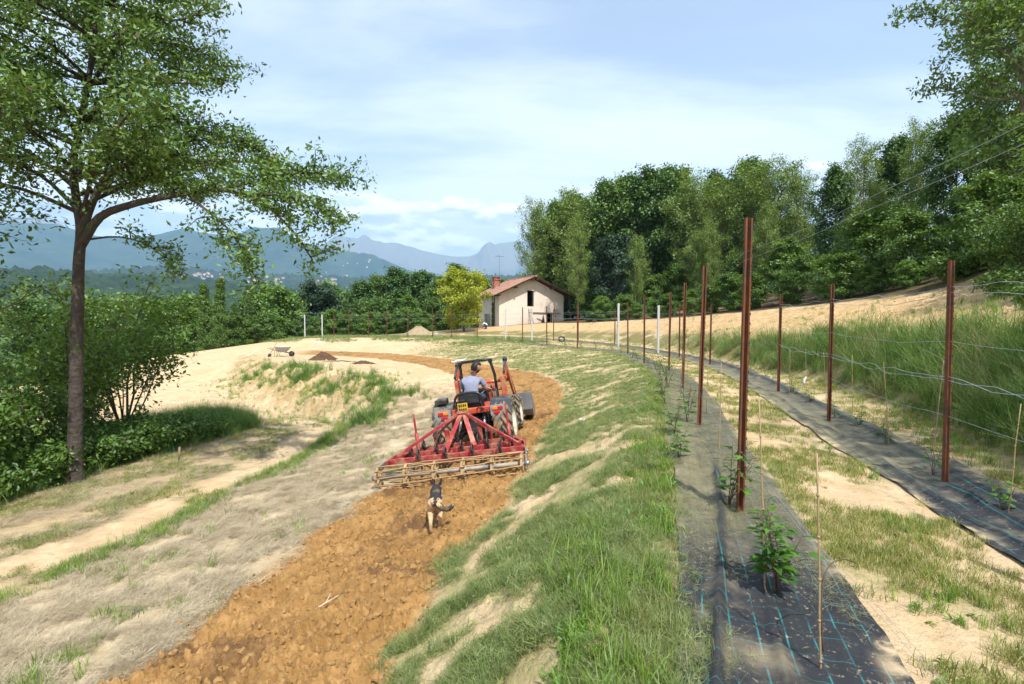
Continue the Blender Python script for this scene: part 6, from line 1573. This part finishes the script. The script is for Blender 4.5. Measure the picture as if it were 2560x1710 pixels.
def build_house():
    ang = R(26)
    x0, y0 = -1.47, 58.5                                    # front left corner
    W_, Ln = 8.6, 6.0
    zb = 0.55; eave = 4.6; ridge = 6.50
    hs = empty('farmhouse', (x0, y0, zb), (0, 0, ang), label='old cream plastered farmhouse with red tiled gable roof and dark openings', cat='house')
    e, rdg = eave - zb, ridge - zb
    slope = (rdg - e) / (W_ / 2)
    t = 0.45
    # front gable wall built round its openings: (x0, x1, z0, z1)
    ops = [(3.62, 4.50, 3.24 - zb, 5.10 - zb), (6.20, 7.02, 0.7, 2.42 - zb)]
    xs = sorted({0, W_ / 2, W_} | {v for o in ops for v in o[:2]})
    b = MB()
    def top(x): return e + slope * min(x, W_ - x)
    for xa, xb in zip(xs[:-1], xs[1:]):
        cuts = [o for o in ops if o[0] <= xa + 1e-6 and o[1] >= xb - 1e-6]
        lo = 0.0
        for o in cuts:
            b.prism([(xa, lo), (xb, lo), (xb, o[2]), (xa, o[2])], 0, t, 'Y'); lo = o[3]
        b.prism([(xa, lo), (xb, lo), (xb, top(xb)), (xa, top(xa))], 0, t, 'Y')
    bmesh.ops.remove_doubles(b.bm, verts=b.bm.verts, dist=0.0005)
    b.build('front_wall', M_plaster, hs)
    b = MB(); b.prism([(0, 0), (W_, 0), (W_, e), (W_ / 2, rdg), (0, e)], Ln - t, Ln, 'Y'); b.build('back_wall', M_plaster, hs)
    MB().box((W_ - t / 2, Ln / 2, e / 2), (t, Ln - 2 * t, e)).build('side_wall', M_plaster, hs)
    b = MB(); wa, wb, wz0, wz1 = 2.6, 4.3, 0.55, 1.85        # left wall with a wide low opening
    b.box((t / 2, (t + wa) / 2, e / 2), (t, wa - t, e)); b.box((t / 2, (wb + Ln - t) / 2, e / 2), (t, Ln - t - wb, e)); b.box((t / 2, (wa + wb) / 2, wz0 / 2), (t, wb - wa, wz0)); b.box((t / 2, (wa + wb) / 2, (wz1 + e) / 2), (t, wb - wa, e - wz1))
    b.build('side_wall', M_plaster, hs)
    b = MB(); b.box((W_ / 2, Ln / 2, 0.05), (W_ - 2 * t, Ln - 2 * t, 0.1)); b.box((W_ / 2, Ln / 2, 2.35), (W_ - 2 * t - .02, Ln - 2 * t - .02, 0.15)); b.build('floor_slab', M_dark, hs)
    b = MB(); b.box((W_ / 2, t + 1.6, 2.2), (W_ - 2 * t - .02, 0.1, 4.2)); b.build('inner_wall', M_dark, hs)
    for (xa, xb, za, zb_) in ops[:1]:
        b = MB(); b.box(((xa + xb) / 2, 0.2, za + 0.02), (xb - xa, 0.3, 0.06)); b.box((xa + 0.03, 0.22, (za + zb_) / 2), (0.06, 0.1, zb_ - za)); b.box((xb - 0.03, 0.22, (za + zb_) / 2), (0.06, 0.1, zb_ - za)); b.build('window_frame', M_beam, hs)
    b = MB(); b.box((6.18, 0.2, 0.9), (0.08, 0.2, 1.7)); b.box((7.04, 0.2, 0.9), (0.08, 0.2, 1.7)); b.build('door_frame', M_beam, hs)
    d = MB(); d.box((0.38, 0, 0.75), (0.74, 0.05, 1.5)); dd = d.build('door', M_beam, hs); dd.location = (6.22, 0.46, 0.2); dd.rotation_euler = (0, 0, R(75))
    b = MB(); b.box((0.0, (wa + wb) / 2, wz0 + 0.03), (0.5, wb - wa + 0.3, 0.06)); b.box((0.06, wa + 0.55, (wz0 + wz1) / 2), (0.1, 0.9, wz1 - wz0 - .02)); b.build('shutter', M_grey, hs)
    # roof: tiles in ridged courses over boards
    ov, og = 0.72, 0.92
    for sx in (-1, 1):
        def rp(s, y, lift): # s metres down the slope from the ridge
            c = 1 / math.hypot(1, slope); x = W_ / 2 + sx * s * c; z = rdg + 0.18 - s * c * slope
            return (x + sx * lift * slope * c, y, z + lift * c)
        SL = (W_ / 2 + ov) * math.hypot(1, slope)
        ny, ns = 36 * 4 + 1, 13 * 3 + 1
        ys = np.linspace(-og, Ln + og, ny); V, F = [], []
        for i in range(ns):
            c_, r_ = divmod(i, 3); s = min(SL, (c_ + r_ / 3.0 + (0.001 if r_ == 0 else 0)) * SL / 13)
            for j, y in enumerate(ys):
                ph = (y + og) / 0.22 * 2 * math.pi
                jit = 0.012 * perlin(np.array([y * 3.1 + sx]), np.array([c_ * 2.3]), 5)[0]
                V.append(rp(s, y, 0.045 + 0.045 * math.cos(ph) + 0.028 * (r_ / 3.0) + jit))
        for i in range(ns - 1):
            for j in range(ny - 1):
                a = i * ny + j; F.append((a, a + 1, a + ny + 1, a + ny))
        me = np_mesh('roof_tiles', np.array(V), np.array(F))
        o = link_mesh('roof_tiles', me, M_tile, hs); o['kind'] = 'stuff'
        b = MB(); p0, p1 = rp(0, 0, -0.01), rp(SL - 0.03, 0, -0.01); p2, p3 = rp(SL - 0.03, 0, -0.07), rp(0, 0, -0.07)
        b.prism([(p[0], p[2]) for p in (p0, p1, p2, p3)], -og + 0.03, Ln + og - 0.03, 'Y'); b.build('roof_boards', M_beam, hs)
        for k in range(3):
            s = 0.35 + k * (SL - 0.75) / 2
            p = rp(s, 0, -0.17); MB().box((p[0], -og / 2 + 0.12, p[2]), (0.20, og + 0.2, 0.20)).build('purlin_end', M_beam, hs)
        p = rp(SL - 0.02, 0, 0.0)
        for k in range(9): q = rp(SL - 0.35, -0.4 + k * (Ln + 0.8) / 8, -0.11); MB().box((q[0], q[1], q[2] - .03), (0.7, 0.10, 0.10), rot=(0, sx * math.atan(slope), 0)).build('rafter_end', M_beam, hs)
    b = MB()
    for k in range(17): b.tube([(W_ / 2, -og + k * 0.45, rdg + 0.24), (W_ / 2, -og + 0.47 + k * 0.45, rdg + 0.26)], [0.13, 0.11], 8)
    o = b.build('ridge_tiles', M_tile, hs); o['kind'] = 'stuff'
    # chimney on the left slope, towards the back
    cx, cy = 1.75, 4.7; cz = rdg + 0.18 - (W_ / 2 - cx) * slope
    ch = MB(); ch.box((cx, cy, cz + 0.30), (0.75, 0.62, 1.5)); chim = ch.build('chimney', M_brick, hs)
    c2 = MB(); c2.box((cx, cy, cz + 1.10), (0.95, 0.82, 0.10)); c2.build('chimney_cap', M_brick, chim)
    c3 = MB()
    for sx in (-1, 1):
        for sy in (-1, 1): c3.box((cx + sx * 0.28, cy + sy * 0.22, cz + 1.25), (0.16, 0.14, 0.2))
    c3.box((cx, cy, cz + 1.39), (0.92, 0.8, 0.08)); c3.build('chimney_pot', M_brick, chim)
    MB().box((cx, cy - 0.1, cz + 0.02), (0.95, 1.0, 0.16), rot=(0, -math.atan(slope), 0)).build('flashing', M_lead, chim)
    b = MB(); b.tube([(cx + 0.25, cy - 0.4, cz), (cx + 0.25, cy - 0.4, cz + 4.1)], 0.014, 6); b.tube([(cx - 0.35, cy - 0.4, cz + 3.9), (cx + 0.9, cy - 0.4, cz + 3.9)], 0.009, 5)
    for k in range(7): b.tube([(cx - 0.3 + k * 0.19, cy - 0.75, cz + 3.9), (cx - 0.3 + k * 0.19, cy - 0.05, cz + 3.9)], 0.008, 4)
    b.build('aerial', M_iron, hs)
    # downpipe and creeper on the shaded side
    b = MB(); b.tube([(-0.06, 1.2, e - 0.1), (-0.06, 1.25, 0.1)], 0.045, 6); b.tube([(-0.05, 1.7, e - 0.2), (-0.05, 1.6, 0.5)], 0.03, 6); b.build('downpipe', M_blu, hs)
    R_ = Matrix.Translation((x0, y0, zb)) @ Matrix.Rotation(ang, 4, 'Z')
    def at(x, y, z): return R_ @ Vector((x, y, z))
    g = R_.to_3x3()
    # ladder and poles leaning on the wall
    lx, lz = 3.95, gz(*(at(3.95, -0.55, 0)[:2])) - zb
    ld = empty('ladder', at(lx, -0.55, lz), (0, 0, ang), label='wooden ladder leaning on the gable wall under the loft opening', cat='ladder')
    for x in (-0.2, 0.2): MB().bar((x, 0, 0), (x * 0.8, 0.50, 1.75), 0.05, 0.07).build('rail', M_timber, ld)
    for k in range(5): MB().bar((-0.2, 0.05 + k * 0.09, 0.3 + k * 0.3), (0.2, 0.05 + k * 0.09, 0.3 + k * 0.3), 0.03, 0.03).build('rung', M_timber, ld)
    b = MB(); b.bar((0, 0, 0), (3.9, 0.0, -0.06), 0.09, 0.10); o = b.build('timber_pole', M_timber); o.location = at(4.2, -0.07, 1.98); o.rotation_euler = (0, 0, ang)
    tag(o, 'long pole fixed level across the gable wall above the doorway', 'pole')
    b = MB(); b.bar((0, -0.6, 0), (0.1, -0.02, 1.75), 0.06, 0.06); o = b.build('timber_prop', M_timber); o.location = at(7.2, 0, gz(*(at(7.2, -.6, 0)[:2])) - zb); o.rotation_euler = (0, 0, ang)
    tag(o, 'slanting timber prop leaning beside the doorway', 'prop')
    b = MB(); b.bar((0, -0.02, 0), (0.75, -0.02, -0.28), 0.03, 0.09); o = b.build('loose_board', M_timber); o.location = at(4.9, -0.02, 1.3); o.rotation_euler = (0, 0, ang)
    tag(o, 'short board fixed slanting on the gable wall', 'board')
    b = MB(); b.lathe([(0, 0.002), (0, 0.17), (0.5, 0.12), (0.8, 0.05), (1.0, 0.012)], 10, 'Z'); p = at(5.5, -0.5, 0); o = b.build('garden_cone', M_iron); o.location = (p.x, p.y, gz(p.x, p.y))
    tag(o, 'small dark pointed cone standing against the gable wall', 'cone')
    # ivy on the corner
    rn = np.random.default_rng(5); n = 900
    C = np.stack([-0.06 - 0.10 * rn.random(n), 1.5 + rn.normal(0, 0.2, n), 0.2 + 2.9 * rn.random(n) ** 1.6], -1)
    C = (np.array(g) @ C.T).T + np.array(at(0, 0, 0))
    me = leaves_mesh('foliage', C, rn.random(n), 0.07, 0.6, 0.2, 3); me.materials.append(L_mid)
    iv = empty('ivy', at(-0.1, 1.5, 0.1), label='ivy climbing the shaded side wall of the farmhouse', cat='ivy')
    o = link_mesh('foliage', me, None, iv); o.matrix_parent_inverse = Matrix.Translation(-iv.location); o['kind'] = 'stuff'
build_house()

# ------------------------------------------------------------------ the other worker
def build_worker():
    x0, y0 = -2.95, 56.6
    P = empty('person', (x0, y0, gz(x0, y0)), (0, 0, R(70)), label='crouching worker in a straw hat and white shirt beside the house', cat='person')
    M_ws = plain('white_shirt', (0.66, 0.70, 0.76), 0.9, 0, 0.06)
    M_straw = plain('straw_hat_weave', (0.52, 0.34, 0.17), 0.9, 0, 0.15)
    J = dict(pel=((0, -0.28, 0.36), (.15, .14)), bel=((0, -0.12, 0.50), (.15, .14)), che=((0, 0.08, 0.62), (.165, .14)), nk0=((0, 0.22, 0.68), .07), nk1=((0, 0.27, 0.71), .055), sl=((-.19, .12, .64), .07), sr=((.19, .12, .64), .07), el_=((-.21, .24, .42), .05), er=((.21, .24, .42), .05), wl=((-.1, .36, .18), .034), wr=((.1, .36, .18), .034),
             hl=((-.1, -.26, .34), .1), hr=((.1, -.26, .34), .1), kl=((-.15, .1, .40), .075), kr=((.15, .1, .40), .075), al=((-.14, -.12, .07), .05), ar=((.14, -.12, .07), .05), tl=((-.14, .05, .04), .042), tr=((.14, .05, .04), .042))
    Bn = [('pel', 'bel', 1), ('bel', 'che', 1), ('che', 'nk0', 1), ('nk0', 'nk1', 0), ('che', 'sl', 1), ('sl', 'el_', 1), ('el_', 'wl', 0), ('che', 'sr', 1), ('sr', 'er', 1), ('er', 'wr', 0), ('pel', 'hl', 2), ('hl', 'kl', 2), ('kl', 'al', 2), ('al', 'tl', 3), ('pel', 'hr', 2), ('hr', 'kr', 2), ('kr', 'ar', 2), ('ar', 'tr', 3)]
    link_mesh('body', skin_body('body', J, Bn, 'pel', [M_skin, M_ws, M_jean, M_shoe]), None, P)
    hd = link_mesh('head', head_mesh('head', M_skin, M_hair), None, P); hd.location = (0, 0.26, 0.68); hd.rotation_euler = (R(-45), 0, 0)
    ht = MB(); ht.lathe([(0.13, 0.24), (0.12, 0.10), (0.20, 0.095), (0.235, 0.06), (0.24, 0.003)], 20, 'Z'); h = ht.build('straw_hat', M_straw, P); h.location = (0, 0.26, 0.68); h.rotation_euler = (R(-45), 0, 0)
    hm = hand_mesh('hand', M_skin)
    for sx in (-1, 1):
        o = bpy.data.objects.new('hand', hm); col.objects.link(o); o.parent = P; o.location = (sx * 0.1, 0.36, 0.18); o.rotation_euler = (R(-70), 0, 0); o.scale = (-sx, 1, 1)
build_worker()

# ------------------------------------------------------------------ wheelbarrow, spade, heaps, logs and small things
M_galv = plain('galvanised_tray', (0.30, 0.31, 0.31), 0.45, 0.5, 0.15, 6, dirt=(0.25, 0.19, 0.13), dirt_amt=0.3)
def build_barrow():
    x0, y0 = -15.1, 33.6
    B = empty('wheelbarrow', (x0, y0, gz(x0, y0) - .01), (0, 0, R(-80)), label='grey wheelbarrow standing on the sand by the dark compost heap', cat='wheelbarrow')
    b = MB(); lo, hi = [(-.2, -.22), (.2, -.22), (.2, .25), (-.2, .25)], [(-.33, -.40), (.33, -.40), (.33, .50), (-.33, .50)]
    v0 = [b.bm.verts.new((x, y, 0.36)) for x, y in lo]; v1 = [b.bm.verts.new((x, y, 0.64)) for x, y in hi]; v2 = [b.bm.verts.new((x * 1.02, y * 1.02, 0.65)) for x, y in hi]; v3 = [b.bm.verts.new((x * 1.05, y * 1.05, 0.345)) for x, y in lo]
    b.bm.faces.new(v0); b.bm.faces.new(v3[::-1])
    for k in range(4):
        q = (k + 1) % 4; b.bm.faces.new((v0[k], v0[q], v1[q], v1[k])); b.bm.faces.new((v1[k], v1[q], v2[q], v2[k])); b.bm.faces.new((v2[k], v2[q], v3[q], v3[k]))
    b.build('tray', M_galv, B)
    for sx in (-1, 1):
        MB().tube([(sx * .10, .60, .2), (sx * .2, .1, .33), (sx * .28, -.45, .45), (sx * .3, -.85, .60)], 0.018, 6).build('handle', M_iron, B)
        MB().tube([(sx * .22, -.15, .36), (sx * .25, -.28, .02), (sx * .25, -.40, .02), (sx * .27, -.42, .42)], 0.014, 6).build('leg', M_iron, B)
    w = empty('wheel', (0, 0.58, 0.19)); w.parent = B
    MB().lathe([(-.04, .11), (-.045, .16), (0, .19), (.045, .16), (.04, .11), (-.04, .11)], 20, 'X').build('tyre', M_blk, w)
    MB().lathe([(-.03, .002), (-.03, .11), (.03, .11), (.03, .002)], 16, 'X').build('rim', M_iron, w)
    S = empty('spade', (-15.85, 33.3, gz(-15.85, 33.3)), (0, R(28), R(10)), label='long handled spade stuck slanting in the sand by the wheelbarrow', cat='spade')
    MB().tube([(0, 0, .15), (0, 0, 1.25)], 0.017, 6).build('handle', M_timber, S)
    b = MB(); b.prism([(-.10, .22), (.10, .22), (.10, .02), (.04, -.08), (0, -.1), (-.04, -.08), (-.10, .02)], -.004, .004, 'Y'); b.build('blade', M_iron, S)
build_barrow()
def heap(name, x, y, rx, ry, h, mat, seed, label, cat='heap'):
    n, k = 36, 14; V = []; F = []
    for i in range(k):
        t = i / (k - 1)
        for j in range(n):
            a = 2 * math.pi * j / n
            w = 1 + 0.22 * perlin(np.array([math.cos(a) * 1.6 + seed]), np.array([math.sin(a) * 1.6]), seed)[0]
            px, py = x + math.cos(a) * rx * t * w, y + math.sin(a) * ry * t * w
            z = gz(px, py) + h * (1 - t) ** 1.15 * (1 - 0.3 * (t < 0.08)) + 0.09 * h * fbm(np.array([px * 7]), np.array([py * 7]), 3, seed)[0] - 0.03 - 0.06 * (i == k - 1)
            V.append((px, py, z))
    for i in range(k - 1):
        for j in range(n): F.append((i * n + j, i * n + (j + 1) % n, (i + 1) * n + (j + 1) % n, (i + 1) * n + j))
    me = np_mesh(name, np.array(V), np.array(F)); me.shade_smooth()
    o = link_mesh(name, me, mat); tag(o, label, cat)
M_comp = plain('dark_compost', (0.10, 0.055, 0.035), 0.95, 0, 0.3, 6, 0.06, 18, 0.1)
M_earth = plain('grey_earth', (0.33, 0.25, 0.16), 0.95, 0, 0.2, 3, 0.06, 12, 0.1, dirt=(0.16, 0.17, 0.06), dirt_amt=0.3)
heap('compost_heap', -11.3, 30.6, 1.05, 0.8, 0.55, M_comp, 3, 'large dark brown compost heap beside the wheelbarrow')
heap('compost_heap', -9.9, 29.4, 1.5, 0.45, 0.10, M_comp, 5, 'thin spread of dark compost between the two heaps')
heap('compost_heap', -8.0, 27.6, 0.75, 0.5, 0.26, M_comp, 7, 'smaller dark compost heap past the spread')
heap('earth_mound', -9.6, 52.5, 1.7, 1.1, 1.1, M_earth, 9, 'grey-brown earth mound behind the far fence')
M_log = plain('log_bark', (0.19, 0.135, 0.095), 0.9, 0, 0.3, 4, 0.03, 14)
for i, (u, d, l, r, a) in enumerate([(1722, 40.5, 2.2, 0.16, 8), (1738, 41, 1.6, 0.10, -12), (1870, 34.5, 2.4, 0.13, 3), (1960, 31, 2.8, 0.14, -3), (2005, 30, 1.7, 0.10, 6), (1655, 43.5, 0.9, 0.12, 60), (1820, 37, 2.2, 0.08, -5)]):
    x, y = (u - 1280) / 1280 * d, d
    zz = gz(x, y) + r * 0.8
    dx, dy = math.cos(R(a)) * l / 2, math.sin(R(a)) * l / 2
    za, zb_ = gz(x - dx, y - dy) + r * 0.8, gz(x + dx, y + dy) + r * 0.8
    b = MB(); pts = [(x - dx + 2 * dx * t, y - dy + 2 * dy * t, za + (zb_ - za) * t + 0.02 * math.sin(t * 7)) for t in (0, .2, .4, .6, .8, 1)]
    b.tube(pts, [r, r * .97, r * 1.02, r * .95, r * .9, r * .88], 10); b.tube([(pts[3][0], pts[3][1], pts[3][2]), (pts[3][0] + 0.1, pts[3][1] - 0.1, pts[3][2] + r * 1.7)], [r * .35, r * .2], 6)
    tag(b.build('log', M_log), 'felled log lying along the top of the sand bank at the wood edge', 'log', 'logs along the wood edge')
b = MB(); b.lathe([(0, .003), (0, .14), (.30, .17), (.315, .175), (.315, .165), (.03, .13), (.03, .003)], 18, 'Z'); b.tube([(-.17, 0, .3), (-.13, 0, .42), (0, 0, .46), (.13, 0, .42), (.17, 0, .3)], 0.006, 5)
o = b.build('pail', plain('white_plastic', (0.72, 0.72, 0.70), 0.5, 0, 0.03)); o.location = (-7.2, 48.6, gz(-7.2, 48.6) - .01); tag(o, 'white plastic pail on the ground by the far posts', 'pail')
rn = random.Random(8); b = MB()
for k in range(9):
    a0 = rn.uniform(0, 6); tilt = Euler((rn.uniform(-.35, .35) + 1.0, rn.uniform(-.3, .3), rn.uniform(-.5, .5))).to_matrix(); rr = rn.uniform(.19, .25)
    b.tube([tilt @ Vector((math.cos(t) * rr, math.sin(t) * rr, rn.uniform(-.04, .04))) + Vector((0, 0, .22)) for t in [a0 + 2 * math.pi * j / 20 for j in range(21)]], 0.016, 5)
o = b.build('hose_coil', M_blk); o.location = (3.65, 37.6, gz(3.65, 37.6)); tag(o, 'dark tangled coil of hose below the bare sand bank', 'hose coil')
M_tape = plain('white_plastic_strip', (0.70, 0.72, 0.72), 0.5, 0, 0.05)
def strip(name, x, y, l, a, label, w=0.06):
    pts = [(x + math.cos(R(a)) * l * t, y + math.sin(R(a)) * l * t) for t in np.linspace(0, 1, 8)]
    b = MB(); b.tube([(p[0], p[1], gz(*p) + 0.03 + 0.02 * math.sin(i)) for i, p in enumerate(pts)], [w * (0.5 + 0.5 * math.sin(0.4 + i * .35)) for i in range(8)], 5)
    tag(b.build(name, M_tape), label, 'plastic strip')
strip('plastic_strip', -3.2, 27.2, 1.3, 60, 'white plastic strip lying on the sandy bank above the tilled curve')
strip('plastic_strip', -17.3, 44.5, 1.1, 50, 'white plastic strip on the grassy slope by the ramp')
strip('plastic_strip', 1.35, 10.2, 0.16, 40, 'scrap of white plastic at the foot of the bank beside the tractor', 0.02)
# paper tag on a cane
d = 1.8 * 1280 / (997 - 800); x = (2018 - 1280) / 1280 * d
b = MB(); pts = [(0, 0, 0), (-0.03, 0, -0.05), (-0.05, 0, -0.12), (-0.035, 0, -0.20)]
b.tube(pts, [0.012, 0.022, 0.024, 0.014], 5); o = b.build('plant_tag', M_tape); o.location = (x - 0.01, d - 0.02, 0.35); tag(o, 'white curled plant tag tied to a cane before the tall grass', 'tag')
# tendril on the nearest cane
b = MB(); b.tube([tuple(p) for p in catmull([(1.455, 2.33, 0.10), (1.46, 2.36, 0.32), (1.52, 2.42, 0.45), (1.64, 2.5, 0.46), (1.74, 2.55, 0.42)], 4)], 0.003, 5); o = b.build('dry_tendril', M_bstem); tag(o, 'dry tendril arching off the near bamboo cane', 'tendril')
# dry forked twig and large clod on the tilled strip
b = MB(); x, y = -1.62, 4.35; z = gz(x, y) + 0.03
b.tube([(x - .06, y - .06, z), (x, y, z + .02), (x + .09, y + .07, z + .05)], [.006, .007, .004], 5); b.tube([(x, y, z + .02), (x + .015, y + .09, z + .06)], [.005, .003], 5)
tag(b.build('twig', plain('dry_twig', (0.55, 0.42, 0.27), 0.8)), 'dry forked twig lying on the tilled soil', 'twig')
# wooden stake at the hedge
b = MB(); x, y = -7.9, 12.0; b.tube([(x, y, gz(x, y) - .1), (x + .03, y, gz(x, y) + .35)], 0.022, 6); tag(b.build('stake', M_timber), 'short pale wooden stake in the grass at the hedge foot', 'stake')
b = MB(); x, y = 10.9, 12.8; b.tube([(x, y, gz(x, y) - .1), (x + .0, y, gz(x, y) + .45), (x + .1, y, gz(x, y) + .72)], 0.012, 6); tag(b.build('stake', M_tape), 'thin bent white-topped stick on the sand above the tall grass', 'stick')
# fallen branches and roots on the steep earth bank
for i in range(12):
    x, y = 13.2 + random.uniform(-.8, 2.2), 12.5 + random.uniform(-2.0, 3.5)
    pts = [(x, y, gz(x, y) + .05)]
    for k in range(5): pts.append((pts[-1][0] + random.uniform(-.1, .25), pts[-1][1] + random.uniform(-.25, .2), gz(pts[-1][0], pts[-1][1]) + random.uniform(.05, .3)))
    tag(MB().tube([tuple(p) for p in catmull(pts, 3)], 0.018, 5).build('dead_branch', M_bark2), 'bare dead branch or root on the steep earth bank', 'branch', 'dead branches on the earth bank')
# bare canes and wisps of brush along the wood edge
# ------------------------------------------------------------------ villages far off
M_vw = plain('village_wall', (0.62, 0.56, 0.48), 0.9); M_vr = plain('village_roof', (0.36, 0.16, 0.10), 0.9)
b = MB(); b.box((0, 0, 3), (12, 9, 8)); ME_vw = b.mesh('wall'); ME_vw.materials.append(M_vw)
b = MB(); b.prism([(-5.2, 7), (5.2, 7), (0, 10)], -6.6, 6.6, 'X'); ME_vr = b.mesh('roof'); ME_vr.materials.append(M_vr)
dg = bpy.context.evaluated_depsgraph_get(); dg.update()
def village(n, u0, u1, v0, v1, label, group, near=2200):
    """houses set on whatever slope a sight line between these bearings meets"""
    hills = [bpy.data.objects[k] for k in ('wooded_hill', 'foothill', 'front_mountain')]
    k = 0; tries = 0
    while k < n and tries < n * 12:
        tries += 1
        u, v = random.uniform(u0, u1), random.uniform(v0, v1)
        dr = Vector((u - 1280, 1280, 800 - v)).normalized(); best = None
        for h in hills:
            ok, p, nn, _ = h.ray_cast(Vector((0, 0, EYE)), dr)
            if ok and (best is None or p.length < best.length): best = p
        if best is None or best.length < near: continue
        k += 1
        hs = empty('village_house', best - Vector((0, 0, 2)), (0, 0, random.uniform(0, 3)), label=label, cat='house', group=group); s = random.uniform(0.8, 1.9); hs.scale = (s, s, s * 0.9)
        for nm, me in (('wall', ME_vw), ('roof', ME_vr)):
            o = bpy.data.objects.new(nm, me); col.objects.link(o); o.parent = hs
village(16, 430, 560, 684, 700, 'far village house among trees beyond the sweeping cherry limb', 'houses of the far village under the cherry')
village(10, 620, 720, 690, 712, 'far house of the scattered hamlet below the front mountain', 'houses of the scattered hamlet')
village(8, 770, 880, 690, 712, 'far house of the scattered hamlet below the front mountain', 'houses of the scattered hamlet')
village(6, 840, 935, 650, 675, 'tiny pale house high on the front mountain slope', 'houses on the mountain slope')
